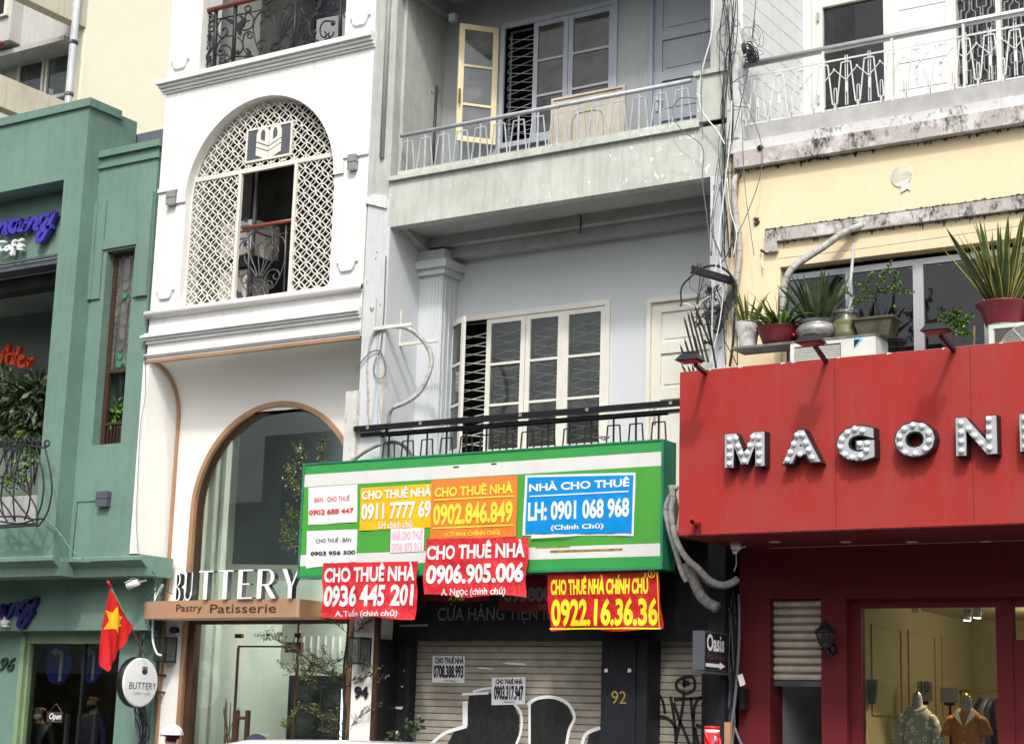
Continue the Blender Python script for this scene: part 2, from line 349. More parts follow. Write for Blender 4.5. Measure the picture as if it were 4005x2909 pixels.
def mk(name, mb, mats, parent=None, label=None, kind=None, fixn=True):
    off = root_off(parent)
    o = bpy.data.objects.new(name, mb.data(name, mats, off, fixn)); C.objects.link(o)
    if parent: o.parent = parent; OFF[o.name] = off
    if label: o['label'] = label
    if kind: o['kind'] = kind
    return o
def solo(name, mb, mats, label, cat, group=None, kind=None, fixn=True):
    xs = [v.x for v in mb.v]; ys = [v.y for v in mb.v]; zs = [v.z for v in mb.v]
    off = Vector(((min(xs) + max(xs)) / 2, (min(ys) + max(ys)) / 2, min(zs)))
    o = bpy.data.objects.new(name, mb.data(name, mats, off, fixn)); C.objects.link(o); o.location = off; OFF[o.name] = off
    if label: o['label'] = label
    if cat: o['category'] = cat
    if group: o['group'] = group
    if kind: o['kind'] = kind
    return o
def rep(first, deltas):   # copies of a piece, sharing its mesh
    out = [first]
    for d in deltas:
        c = first.copy(); C.objects.link(c); c.location = first.location + Vector(d); c.parent = first.parent; OFF[c.name] = OFF.get(first.name, Vector()); out.append(c)
    return out
def duptree(root, delta, label=None):
    c = root.copy(); C.objects.link(c); c.location = root.location + Vector(delta)
    if label: c['label'] = label
    for ch in [o for o in C.objects if o.parent == root]:
        d = ch.copy(); C.objects.link(d); d.parent = c
        for g in [o for o in C.objects if o.parent == ch]:
            e = g.copy(); C.objects.link(e); e.parent = d
    return c
def smooth(pts, k=5, closed=False):
    pts = [Vector(p) for p in pts]; n = len(pts); out = []
    for i in range(n if closed else n - 1):
        p0 = pts[(i - 1) % n] if closed else pts[max(i - 1, 0)]; p1 = pts[i]; p2 = pts[(i + 1) % n]; p3 = pts[(i + 2) % n] if closed else pts[min(i + 2, n - 1)]
        for j in range(k):
            t = j / k; out.append(.5 * ((2 * p1) + (p2 - p0) * t + (2 * p0 - 5 * p1 + 4 * p2 - p3) * t * t + (3 * p1 - p0 - 3 * p2 + p3) * t ** 3))
    if not closed: out.append(pts[-1])
    return out
def tr(z, pts, Y): return [P(*z(*p[:2]), (p[2] if len(p) > 2 else Y)) for p in pts]
def trx(z, pts, X): return [PX(*z(*p[:2]), (p[2] if len(p) > 2 else X)) for p in pts]

def text2d(s, off=0., depth=0., shear=0., res=3):
    c = bpy.data.curves.new('t', 'FONT'); c.body = s; c.offset = off; c.extrude = depth; c.shear = shear; c.resolution_u = res
    o = bpy.data.objects.new('t', c); C.objects.link(o)
    me = bpy.data.meshes.new_from_object(o.evaluated_get(bpy.context.evaluated_depsgraph_get()))
    bpy.data.objects.remove(o); bpy.data.curves.remove(c)
    vs = [v.co.copy() for v in me.vertices]; fs = [tuple(p.vertices) for p in me.polygons]; bpy.data.meshes.remove(me)
    x0 = min(v.x for v in vs); x1 = max(v.x for v in vs); y0 = min(v.y for v in vs); y1 = max(v.y for v in vs)
    return [((v.x - x0) / (x1 - x0), (v.y - y0) / (y1 - y0), v.z) for v in vs], fs
def text(name, s, bl, tp, mat, parent, Y=None, X=None, off=.02, depth=0., shear=0., warp=None, cuts=0, res=3, solid=None):
    vs, fs = text2d(s, off, 1. if depth else 0., shear, res)
    mb = MB()
    for_v = []
    for u, v, z in vs:
        if X is None: p = Vector((bl.x + u * (tp.x - bl.x), Y - z * depth / 2 - (depth / 2 if depth else 0), bl.z + v * (tp.z - bl.z)))
        else: p = Vector((X + z * depth / 2 + (depth / 2 if depth else 0), bl.y + u * (tp.y - bl.y), bl.z + v * (tp.z - bl.z)))
        for_v.append(p)
    if warp and cuts:
        bm = bmesh.new(); bv = [bm.verts.new(p) for p in for_v]
        for f in fs:
            try: bm.faces.new([bv[i] for i in f])
            except ValueError: pass
        a, b = min(bl.x, tp.x), max(bl.x, tp.x); n = max(2, int((b - a) / cuts))
        for i in range(1, n): bmesh.ops.bisect_plane(bm, geom=bm.verts[:] + bm.edges[:] + bm.faces[:], plane_co=(a + (b - a) * i / n, 0, 0), plane_no=(1, 0, 0))
        n = max(2, int((tp.z - bl.z) / cuts))
        for i in range(1, n): bmesh.ops.bisect_plane(bm, geom=bm.verts[:] + bm.edges[:] + bm.faces[:], plane_co=(0, 0, bl.z + (tp.z - bl.z) * i / n), plane_no=(0, 0, 1))
        bm.verts.index_update(); for_v = [v.co.copy() for v in bm.verts]; fs = [tuple(v.index for v in f.verts) for f in bm.faces]; bm.free()
    if warp: for_v = [warp(p) for p in for_v]
    mb.add(for_v, fs)
    return mk(name, mb, mat, parent, fixn=False)
# ================================================================= GROUND
def struct(name, mb, mat):
    o = solo(name, mb, mat, None, None, kind='structure'); return o
struct('road', MB().box(-90, 60, -60, 11.6, -.05, 0), 'asphalt')
struct('pavement', MB().box(-90, 60, 11.75, 40, -.05, .12), 'pave')
struct('kerb', MB().box(-90, 60, 11.6, 11.75, -.05, .125), 'kerb')

# ================================================================= APARTMENT BLOCK BEHIND (top left)
XG = P(320, 300, 19).x
apt = thing('apartment_building', 'tall cream and grey apartment block rising behind the green cafe building', 'building', (XG, 19, 0))
mk('gable_wall', MB().box(XG - .25, XG, 19.0, 40, 0, 17), 'cream_gable', apt)
YA = 19.35
def pa(x, y, Y=YA): return P(x * 420 / 1441, y * 420 / 1441, Y)
# grey wall round the window strip, balcony slab above
zs = pa(870, 470, 18.85).z; zs2 = pa(870, 530, 18.85).z
zt = pa(600, 760).z; zb = pa(600, 1345).z
x1 = pa(940, 1000).x; xm = pa(610, 1000).x; xl = pa(235, 1000).x
w_ = MB(); w_.box(-32, XG - .25, YA, YA + .2, 0, zb - .0); w_.box(-32, XG - .25, YA, YA + .2, zt, zs)
w_.box(-32, xl - 1.45, YA, YA + .2, zb, zt); w_.box(xl - .42, xl, YA, YA + .2, zb, zt); w_.box(x1 + .1, XG - .25, YA, YA + .2, zb, zt)
mk('wall', w_, 'grey_apt', apt)
mk('window_ledge', MB().box(xl - .05, XG - .3, YA - .1, YA, zb - .06, zb), 'grey_apt', apt)
mk('balcony_wall', MB().box(-32, pa(960, 400, 18.95).x, 18.95, YA + .2, zs, zs + 6), 'grey_apt', apt)
mk('balcony_slab', MB().box(-32, pa(860, 500, 18.85).x, 18.85, YA + .1, zs2, zs), 'conc', apt)
for a, b in ((xl, xm - .05), (xm, x1 + .1), (xl - 1.45, xl - .42)):
    f = MB(); t = .05
    f.box(a, a + t, YA - .01, YA + .06, zb, zt); f.box(b - t, b, YA - .01, YA + .06, zb, zt); f.box(a + t, b - t, YA - .01, YA + .06, zt - t, zt); f.box(a + t, b - t, YA - .01, YA + .06, zb, zb + t)
    fr = mk('window', f, 'cream_frame', apt)
    mk('pane', MB().box(a + t, b - t, YA + .03, YA + .036, zb + t, zt - t), 'glass_teal', fr)
    cm = MB(True); n = 40
    for i in range(n): pass
    pts = [(a + t + (b - a - 2 * t) * i / n, YA + .16 + .025 * math.sin(i * 1.3) + .01 * math.sin(i * 3.1)) for i in range(n + 1)]
    cm.add([(p[0], p[1], zb) for p in pts] + [(p[0], p[1], zt) for p in pts], [(i, i + 1, i + n + 2, i + n + 1) for i in range(n)])
    mk('curtain', cm, 'pvc', fr)
bay = MB().box(-32, pa(155, 200, 18.7).x, 18.7, 18.95, zs + .1, zs + 5); mk('bay_wall', bay, 'grey_apt', apt)
a = pa(60, 100, 18.7)
f = MB().box(a.x - 1.2, pa(130, 100, 18.7).x, 18.64, 18.7, pa(90, 190, 18.7).z - .05, a.z + 1.5); fr = mk('window', f, 'cream_frame', apt)
mk('pane', MB().box(a.x - 1.1, pa(92, 100, 18.7).x, 18.625, 18.635, pa(90, 190, 18.7).z, a.z + 1.4), 'dark', fr)
for (u, v), (u2, v2) in (((420, 0), (1110, 350)), ((0, 1395), (330, 1560))):
    e = PX(u * 420 / 1441, v * 420 / 1441, XG); zz = PX(u2 * 420 / 1441, v2 * 420 / 1441, XG).z
    mk('beam', MB().box(XG - .22, XG, 14.2, 19.0 if zz > 10.8 else 19.4, zz, zz + .52), 'cream_beam', apt)
px_ = P(280, 250, 18.75).x
pp = MB(True).tube([(px_, 18.75, 0), (px_, 18.75, 17)], .065, 12)
pip = mk('drain_pipe', pp, 'pvc', apt)
for yy in (170, 368): mk('pipe_collar', MB(True).lathe((px_, 18.75, P(280, yy, 18.75).z - .03), [(.066, 0), (.08, .01), (.08, .06), (.066, .07)], 12), 'black_mold', pip)
mk('roof', MB().box(-32, XG, 19, 40, 17, 17.2), 'conc', apt)
e = P(0, 172, 17.5); solo('lamp_globe', MB(True).sphere((e.x - .02, 17.5, e.z), .06, 12, 1.6, 1, .9), 'pot_red', 'maroon rounded lamp end at the left edge beside the grey apartment wall', 'lamp')

# ================================================================= GREEN CAFE BUILDING
YG = 14.74; XC = P(352, 400, YG).x; XW = -15.0
zTop = P(352, 400, YG).z; zSill = P(132, 2010, YG).z; zOp = P(242, 704, YG).z; XO = P(200, 1300, YG).x
zCor = P(231, 2171, YG).z
gb = thing('cafe_building', 'two-storey green painted cafe building with a flat parapet at the left edge', 'building', (XC, YG, 0))
g = MB(); g.box(XO, XC, YG, 15.6, zCor, zTop); g.box(-26, XO, YG, YG + .25, zOp, zTop); g.box(-26, XO, YG, YG + .25, zCor, zSill - .12); g.box(-26, XO, 15.3, 15.6, zOp + .3, zTop)
mk('front_wall', g, 'green', gb)
g = MB(); zc = .09
g.box(-26, XC + .035, YG - .035, YG + .3, zTop - .06, zTop + .05); g.box(XC - .25, XC + .035, YG + .3, P(461, 452, 15).y + .28, zTop - .06, zTop + .05)
mk('parapet_cap', g, 'green', gb)
# right block
zRt = P(395, 615, 15).z; xa, xb = P(400, 985, 15).x, P(526, 967, 15).x; xb = P(500, 1350, 15).x; xa = P(390, 1350, 15).x; za = P(472, 1732, 15).z; zbt = P(526, 967, 15).z
zFin = P(516, 2164, 15).z
g = MB(); g.box(XC, xa, 15, 15.35, zCor, zRt); g.box(xb, XW, 15, 15.35, zCor, zRt); g.box(xa, xb, 15, 15.35, zCor, za); g.box(xa, xb, 15, 15.35, zbt, zRt)
mk('side_wall', g, 'green', gb)
g = MB(); g.box(XC, XW + .03, 14.955, 15.38, zRt - .02, zRt + .07); g.box(XC, XW + .02, 14.97, 15, zRt - .17, zRt - .13)
mk('parapet_cap', g, 'green', gb)
g = MB(); zl = P(400, 1167, 15).z; zh = zRt - .17
g.box(xa - .32, xa - .2, 14.96, 15, zl, zh - .45); g.box(xa - .2, xa - .06, 14.975, 15, zl, zh - .45); g.box(xb + .03, xb + .1, 14.98, 15, zl - .05, zh - .45); g.box(xb + .1, XW - .01, 14.955, 15, zl - .05, zh - .45)
g.box(xa - .06, xb + .03, 14.975, 15, zbt + .03, zbt + .14); 
mk('window_surround', g, 'green', gb)
# leaded window
yw = 15.13; t = .045; zmid = P(450, 1452, yw).z
f = MB(); f.box(xa, xa + .07, yw, yw + .05, za, zbt); f.box(xb - t, xb, yw, yw + .05, za, zbt); f.box(xa + .07, xb - t, yw, yw + .05, zbt - t, zbt); f.box(xa + .07, xb - t, yw, yw + .05, zmid - .02, zmid + .02); f.box(xa + .07, xb - t, yw, yw + .05, za, za + .03); f.box(xa + .07, xb - t, yw, yw + .05, za + .27, za + .3)
win = mk('leaded_window', f, 'bronze_dk', gb)
mk('pane', MB().box(xa + .07, xb - t, yw + .02, yw + .026, zmid + .02, zbt - t), 'leadglass', win)
b0 = mk('baluster', MB().box(xa + .11, xa + .125, yw + .01, yw + .03, za + .03, za + .27), 'bronze_dk', win); rep(b0, [(.055 * i, 0, 0) for i in range(1, int((xb - xa - .17) / .055))])
ld = MB(True); wx0 = xa + .08; wx1 = xb - t - .01; ww = (wx1 - wx0 - .07) / 2; cz = [P(450, 1160, yw).z, P(450, 1395, yw).z]
for c0 in (wx0 + .07 + ww / 2, wx0 + .07 + ww * 1.5):
    for zc_, k in ((cz[0], 1), (cz[1], 2)):
        for j in range(k):
            zz = zc_ - j * .1
            ld.tube([(c0 + math.cos(a) * .048, yw + .016, zz + math.sin(a) * .048) for a in [i * math.pi / 6 for i in range(12)]], .006, 4, True)
            mk('glass_roundel', MB().lathe((c0, yw + .008, zz), [(.044, 0), (.044, .006)], 14, ax='y'), 'sgl', win)
    for z0, z1 in ((cz[0] + .06, zbt - .06), (cz[1] + .06, cz[0] - .06), (zmid + .03, cz[1] - .17)):
        r = ww / 2 - .01; pts = [(c0 - r, yw + .016, z0 + r)] + [(c0 - math.cos(a) * r, yw + .016, z0 + r - math.sin(a) * r) for a in (.5, 1., 1.57, 2.14, 2.64)] + [(c0 + r, yw + .016, z0 + r), (c0 + r, yw + .016, z1 - r)] + [(c0 + math.cos(a) * r, yw + .016, z1 - r + math.sin(a) * r) for a in (.5, 1., 1.57, 2.14, 2.64)] + [(c0 - r, yw + .016, z1 - r)]
        ld.tube(pts, .005, 4, True)
ld.tube([(wx0 + .05, yw + .016, zmid), (wx0 + .05, yw + .016, zbt - .05)], .005, 4)
mk('lead_came', ld, 'lead', win)
mk('room_behind', MB().box(xa - .3, xb + .3, 15.9, 15.95, za - .2, zbt + .2), 'green2', gb)
# niche and loggia behind the front opening
yn = 15.1; zNi = P(215, 1015, yn).z
mk('sign_panel', MB().box(-26, XO, yn, yn + .06, zNi, zOp + .3), 'green', gb)
mk('niche_ceiling', MB().box(-26, XO, YG + .25, yn, zOp + .0, zOp + .02), 'green', gb)
z1 = P(100, 1065, 15.2).z
mk('awning_case', MB().box(-26, XO, 15.0, 15.25, z1 - .02, zNi - .02).box(-26, XO, 14.96, 15.0, z1 + .07, z1 + .1), 'plate', gb)
mk('awning_case', MB().box(-26, XO, 15.25, 15.5, z1 - .22, z1 - .04), 'dark', gb)
YI = 16.6
g = MB(); g.box(-26, XO + .3, YI, YI + .1, zSill - .5, zOp); g.box(-26, XO + .3, 15.5, YI, z1 - .12, z1 - .02); g.box(XO + .25, XO + .3, 15.6, YI, zSill - .5, zOp)
mk('loggia_wall', g, 'green2', gb)
mk('loggia_floor', MB().box(-26, XO + .3, YG + .25, YI, zSill - .3, zSill - .12), 'conc', gb)
# cornice ledge above the ground floor
zc0 = P(225, 2249, 14.8).z
prof = [(.0, zCor), (-.05, zCor - .02), (-.05, zCor - .06), (.06, zCor - .14), (.08, zc0), (.5, zc0), (.5, zCor)]
g = MB(); g.prismx([(YG + y, z) for y, z in prof], -26, XC + .06)
g.prismx([(15.0 + y, z) for y, z in prof], XC + .06, XW + .25)
mk('cornice', g, 'green', gb)
zF0 = P(300, 2465, 15.45).z
g = MB(); g.box(-26, -14.93, 15.4, 15.75, zF0, zCor); mk('fascia', g, 'green', gb)
yd = 15.62; xd0, xd1, zd = P(110, 2540, yd).x, P(470, 2515, yd).x, P(300, 2515, yd).z
g = MB(); g.box(-26, xd0 - .12, yd, 15.75, 0.12, zF0); g.box(xd1, -14.95, yd, 15.75, .12, zF0); g.box(xd0 - .12, xd1, yd, 15.75, zd + .1, zF0); g.box(-14.98, -14.93, 15.5, 15.75, .12, zF0)
mk('shopfront_wall', g, 'green', gb)
g = MB(); g.box(xd0 - .12, xd0 - .04, yd - .03, yd + .08, .12, zd + .1); g.box(xd0 - .04, xd0, yd + .03, yd + .1, .12, zd + .04); g.box(xd0 - .04, xd1, yd + .01, yd + .08, zd, zd + .1)
mk('door_frame', g, plain('pale_green_frame', S(134, 158, 122), .6), gb)
xmid = P(300, 2700, yd).x
mk('shop_pane', MB().box(xd0, xmid, yd + .08, yd + .09, .12, zd), 'glass_shop', gb); mk('shop_pane', MB().box(xmid + .03, xd1, yd + .08, yd + .09, .12, zd), 'glass_shop', gb)
mk('door_stile', MB().box(xmid, xmid + .03, yd + .06, yd + .1, .12, zd), 'black', gb)
g = MB(); g.box(-22, -15.05, 18.6, 18.7, 0, 3.2); g.box(-22, -21.9, 15.76, 18.6, 0, 3.2); g.box(-22, -15.0, 15.76, 18.6, 3.2, 3.3); g.box(-15.05, -15.0, 15.76, 18.6, 0, 3.2)
mk('shop_room', g, 'dark2', gb)
solo('tarpaulin', MB().prism([(P(450, 560, 15.7).x - .4, zRt), (P(645, 590, 15.7).x + .3, zRt), (P(645, 512, 15.7).x + .3, P(645, 512, 15.7).z), (P(560, 535, 15.7).x, P(645, 512, 15.7).z), (P(450, 558, 15.7).x - .4, P(645, 512, 15.7).z - .04)], 15.63, 16.2), 'tarp', 'slate blue tarpaulin on the roof between the green parapet and white facade', 'tarpaulin')

# ================================================================= WHITE CAKE SHOP BUILDING
wb = thing('cake_shop_building', 'narrow white building with arched lattice window and bronze edged arched shopfront', 'building', (-13.2, 15, 0))
XL, XR_ = -14.95, -11.64
zB0 = P(600, 1407, 15).z; zSl = P(1000, 1178, 15.1).z
YL = 15.1
axL, axR = P(720, 1219, YL).x, P(1307, 1131, YL).x; rad = (axR - axL) / 2; axc = (axL + axR) / 2; zapex = P(1104, 380, YL).z; zspr = zapex - rad
ZT = 13.5
ox0, ox1, oz0 = P(776, 297, 15).x, P(1347, 161, 15).x, P(1050, 232, 15).z
arc = [(axc - rad * math.cos(a), zspr + rad * math.sin(a)) for a in [math.pi * i / 36 for i in range(37)]]
g = MB()
left = [(XL, zSl), (axL, zSl), (axL, zspr)] + arc[1:19] + [(axc, oz0), (XL, oz0)]
right = [(XR_, zSl), (axR, zSl), (axR, zspr)] + arc[::-1][1:18] + [(axc, zapex), (axc, oz0), (XR_, oz0)]
g.prism(left, 15, 15.3); g.prism(right, 15, 15.3)
g.box(XL, ox0, 15, 15.35, oz0, ZT); g.box(ox1, XR_, 15, 15.35, oz0, ZT); g.box(ox0, ox1, 15, 15.35, ZT - .6, ZT)
g.box(XL, XR_, 15.0, 15.3, zB0 + .0, zSl)
mk('front_wall', g, 'white', wb)
mk('side_wall', MB().box(XL, XL + .12, 15.3, 19, zB0, ZT).box(XR_ - .12, XR_, 15.35, 19, zB0, ZT), 'white', wb)
mk('roof', MB().box(XL, XR_, 15, 19, ZT, ZT + .1), 'white', wb)
# archivolt
def ringpoly(r0, r1, n=36): return [(axc - r1 * math.cos(math.pi * i / n), zspr + r1 * math.sin(math.pi * i / n)) for i in range(n + 1)], [(axc - r0 * math.cos(math.pi * i / n), zspr + r0 * math.sin(math.pi * i / n)) for i in range(n + 1)]
g = MB(); o_, i_ = ringpoly(rad, rad + .14)
for k in range(36): g.prism([o_[k], o_[k + 1], i_[k + 1], i_[k]], 14.972, 15.0)
mk('arch_moulding', g, 'white_soft', wb)
zi = P(730, 737, 15).z
for a, b in ((XL - .0, axL - .02), (axR + .02, XR_ + .0)):
    mk('impost', MB().box(a, b, 14.975, 15.0, zi + .0, zi + .05), 'trimw', wb)
# cornices
def cornice(x0, x1, z, steps, name='cornice'):
    g = MB()
    for (dz0, dz1, d) in steps: g.box(x0 - d * .6, x1, 15 - d, 15.0, z + dz0, z + dz1)
    mk(name, g, 'trimw', wb)
cornice(XL - .02, XR_ + .02, oz0, [(-.02, .02, .10), (-.05, -.02, .12), (-.09, -.05, .08), (-.13, -.09, .05), (-.16, -.13, .025)])
zr = zSl
g = MB(True); g.tube([(XL - .03, 14.96, zr - .03), (XR_ - .0, 14.96, zr - .03)], .045, 12); mk('sill_roll', g, 'white_soft', wb)
cornice(XL, XR_, zr, [(-.08, -.0, .03), (-.30, -.27, .05), (-.33, -.30, .09), (-.36, -.33, .06), (-.40, -.36, .03), (-.55, -.53, .035), (-.57, -.55, .02)])
# panel mouldings: the foot of each sunk panel
def foot(cx, cz, s=1., up=1.1):
    g = MB(); w = .15 * s; d = .014; pts = [(-w, .1), (-w * .78, .1), (-w * .62, .03), (-w * .45, 0), (w * .45, 0), (w * .62, .03), (w * .78, .1), (w, .1)]
    for a, b in zip(pts[:-1], pts[1:]): g.bar((cx + a[0], 14.985, cz + a[1]), (cx + b[0], 14.985, cz + b[1]), .018, .03)
    mk('panel_moulding', g, 'trimw', wb)
    g = MB(); g.box(cx - w - .006, cx - w + .004, 14.994, 15, cz + .1, cz + .1 + up); g.box(cx + w - .004, cx + w + .006, 14.994, 15, cz + .1, cz + .1 + up); mk('panel_moulding', g, 'trimw', wb)
for (x, y) in (zA(175, 440), zA(1335, 160), zB(78, 440), zB(1250, 260)):
    p = P(x, y, 15); foot(p.x, p.z)
# arched lattice screen
def inarch(x, z, m=.0):
    if z < zSl + m or x < axL + m or x > axR - m: return False
    return True if z < zspr else (x - axc) ** 2 + (z - zspr) ** 2 < (rad - m) ** 2
dL, dR = P(922, 1000, YL).x, P(1143, 950, YL).x; zbar = P(1040, 657, YL).z
lx0, lz0, lx1, lz1 = P(966, 626, YL).x, P(960, 634, YL).z, P(1136, 570, YL).x, P(1050, 500, YL).z
pitch = (axR - axL) / 26.0; pk = .0785 / pitch
def lattice(test, name, label):
    g = MB(); k0 = int((axR - axL) / pitch) + 3; w = .0062; N = 5
    z00 = zSl + .0
    for i in range(-2, k0):
        for j in range(-2, int((zapex - zSl) / pitch / pk) + 3):
            if (i + j) % 2 == 0: continue
            cx, cz = axL + i * pitch, z00 + j * pitch * pk
            for qd in range(4):
                pts = [(cx + math.cos(qd * math.pi / 2 + math.pi / 2 * t / N) * pitch, cz + math.sin(qd * math.pi / 2 + math.pi / 2 * t / N) * pitch * pk) for t in range(N + 1)]
                dy = qd * .0012
                for t in range(N):
                    a, b = pts[t], pts[t + 1]
                    if not (test(*a) and test(*b)): continue
                    n = [((p[0] - cx) / pitch, (p[1] - cz) / pitch) for p in (a, b)]
                    o1, o2 = (a[0] + n[0][0] * w, a[1] + n[0][1] * w), (b[0] + n[1][0] * w, b[1] + n[1][1] * w)
                    i1, i2 = (a[0] - n[0][0] * w, a[1] - n[0][1] * w), (b[0] - n[1][0] * w, b[1] - n[1][1] * w)
                    y0, y1 = YL + dy, YL + .012 + dy
                    g.add([(o1[0], y0, o1[1]), (o2[0], y0, o2[1]), (i2[0], y0, i2[1]), (i1[0], y0, i1[1]), (o1[0], y1, o1[1]), (o2[0], y1, o2[1]), (i2[0], y1, i2[1]), (i1[0], y1, i1[1])],
                          [(0, 1, 2, 3), (0, 4, 5, 1), (3, 2, 6, 7)])
    return mk(name, g, 'cream_lattice', scr, label, fixn=False)
scr = thing('lattice_screen', 'cream pierced lattice screen filling the arched window, with slate emblem plate', 'screen', (axc, YL, zSl))
m = .012
lattice(lambda x, z: inarch(x, z, m) and z > zbar + .03 and not (lx0 - .02 < x < lx1 + .02 and lz0 - .02 < z < lz1 + .02), 'lattice_panel', None)
lattice(lambda x, z: inarch(x, z, m) and z < zbar - .01 and x < dL - .01, 'lattice_panel', None)
lattice(lambda x, z: inarch(x, z, m) and z < zbar - .01 and x > dR + .01, 'lattice_panel', None)
g = MB(); y0, y1 = YL - .012, YL + .03
g.box(axL, axR, y0, y1, zbar - .02, zbar + .035); g.box(dL - .022, dL + .022, y0, y1, zSl, zbar - .02); g.box(dR - .022, dR + .022, y0, y1, zSl, zbar - .02)
g.box(axL, axL + .018, y0, y1, zSl, zbar - .02); g.box(axR - .018, axR, y0, y1, zSl, zbar - .02)
o_, i_ = ringpoly(rad - .02, rad)
for k in range(36): g.prism([o_[k], o_[k + 1], i_[k + 1], i_[k]], y0 - .003, y1)
for a, b, c, d in ((lx0, lx1, lz1 - .0, lz1 + .025), (lx0, lx1, lz0 - .025, lz0), (lx0 - .025, lx0, lz0 - .025, lz1 + .025), (lx1, lx1 + .025, lz0 - .025, lz1 + .025)): g.box(a, b, y0, y1, c, d)
mk('screen_frame', g, 'cream_lattice', scr)
pl = mk('emblem_plate', MB().box(lx0, lx1, YL - .002, YL + .02, lz0, lz1), 'plate', scr)
def emblem(name, cx, cz, w, mat, parent, Y=None, X=None, d=.008):
    # two loops over a chevron box
    def mp(u, v): return (cx + u * w, cz + v * w * .82)
    polys = []
    for s_ in (-1, 1):
        o = [(-.5, .02), (-.5, .30), (-.42, .52), (-.25, .62), (-.10, .55), (-.01, .36), (-.01, -.22), (-.2, -.12)]
        i = [(-.33, .08), (-.34, .30), (-.29, .42), (-.24, .46), (-.18, .40), (-.15, .28), (-.15, -.02), (-.2, .0)]
        n = len(o)
        for k in range(n): polys.append([(s_ * -o[k][0], o[k][1]), (s_ * -o[(k + 1) % n][0], o[(k + 1) % n][1]), (s_ * -i[(k + 1) % n][0], i[(k + 1) % n][1]), (s_ * -i[k][0], i[k][1])])
        polys.append([(s_ * .5, -.02), (s_ * .5, -.18), (s_ * .012, -.42), (s_ * .012, -.26)])
        polys.append([(s_ * .5, -.22), (s_ * .5, -.52), (s_ * .012, -.78), (s_ * .012, -.46)])
    g = MB()
    for p in polys:
        pp = [mp(*a) for a in p]
        if Y is not None: g.prism(pp, Y - d, Y)
        else: g.prismx(pp, X, X + d)
    return mk(name, g, mat, parent)
emblem('emblem', (lx0 + lx1) / 2, (lz0 + lz1) / 2 + .03, (lx1 - lx0) * .58, 'cream_lattice', pl, Y=YL - .003)
# room behind the screen
g = MB(); yb = 16.6
g.box(XL + .12, XR_ - .12, yb, yb + .1, zSl - .1, zapex + .2); g.box(XL + .12, XR_ - .12, 15.3, yb, zSl - .12, zSl - .02); g.box(XL + .12, XR_ - .12, 15.3, yb, zapex + .15, zapex + .3)
mk('store_room', g, 'dark2', wb)
mk('store_room_curtain', MB().box(dL + .28, dR + .05, 15.95, 16.0, zSl, zapex), 'dark', wb)
# upper room behind the top balcony
g = MB(); g.box(ox0 - .2, ox1 + .2, 17.4, 17.5, oz0, ZT); g.box(XL + .12, XR_ - .12, 15.35, 17.5, oz0 - .05, oz0); g.box(ox0 - .3, ox0 - .2, 15.35, 17.4, oz0, ZT); g.box(ox0 - .2, ox1 + .2, 15.35, 17.4, oz0 + 2.9, oz0 + 3)
mk('upper_room', g, plain('pale_grey_room', (.42, .43, .41), .9), wb)
x_ = P(*zA(520, 200), 16.3).x
g = MB(); g.box(x_, x_ + .06, 16.3, 16.36, oz0, ZT - .4); g.box(x_ + 1.35, x_ + 1.4, 16.3, 16.36, oz0, ZT - .4); mk('door_frame', g, 'black', wb)
mk('door_pane', MB().box(x_ + .06, x_ + 1.35, 16.32, 16.33, oz0, ZT - .4), 'glass_teal', wb)
mk('curtain', MB().box(x_ + .95, x_ + 1.9, 16.7, 16.75, oz0, ZT - .4), plain('violet_grey_curtain', (.10, .10, .14), .9), wb)
g = MB(); a = P(*zA(1075, 300), 16.2); g.box(a.x, a.x + .5, 16.1, 16.25, oz0, P(*zA(1110, 140), 16.2).z)
lv = mk('louvre_box', g, 'lamp_grey', wb)
l0 = mk('louvre', MB().box(a.x + .05, a.x + .46, 16.08, 16.1, oz0 + .06, oz0 + .09), 'ac_dark', lv); rep(l0, [(0, 0, .055 * i) for i in range(1, 11)])

# cove, recessed wall and the big shopfront arch
YB = 15.58; zc_ = P(660, 1490, 15).z
cov = []
zcv = PX(695, 1640, -14.92).z; RR = zB0 - zcv
for i in range(15):
    a = math.pi / 2 * i / 14; cov.append((15.04 + (YB - 15.04) * math.sin(a), zcv + RR * math.cos(a) - .0))
g = MB(True); n = len(cov)
g.add([(XL + .05, y, z) for y, z in cov] + [(XR_ + .0, y, z) for y, z in cov], [(i, i + 1, n + i + 1, n + i) for i in range(n - 1)])
g.add([(XL + .05, 15.0, zB0 + .002), (XR_, 15.0, zB0 + .002), (XR_, 15.05, zB0 + .002), (XL + .05, 15.05, zB0 + .002)], [(0, 1, 2, 3)])
mk('cove', g, 'white_soft', wb)
zfb = PX(650, 2182, XL).z
g = MB(); g.prismx([(15, zB0), (15, zfb), (YB, zfb), (YB + .1, zB0)], XL - .05, XL + .05); mk('fin_wall', g, 'white_soft', wb)
g = MB(); g.box(XL - .03, XR_ - .0, 14.985, 15.05, zB0 - .035, zB0 + .0); mk('bronze_edge', g, 'bronze', wb)
g = MB()
c2 = cov + [(YB, zcv - .3 * k) for k in range(1, 20) if zcv - .3 * k > .1]
for i in range(len(c2) - 1):
    (y0, z0), (y1, z1) = c2[i], c2[i + 1]
    d = Vector((0, y1 - y0, z1 - z0)).normalized(); nn = Vector((0, d.z, -d.y)) * .035
    g.fbox(Vector((XL + .048, y0, z0 - .0)) , (.035, 0, 0), nn, (0, y1 - y0, z1 - z0))
mk('bronze_edge', g, 'bronze', wb)
bl = P(738, 2160, YB).x; br = bl + 2.6; brad = (br - bl) / 2; bxc = (bl + br) / 2; bza = P(1110, 1568, YB).z; bzs = bza - brad
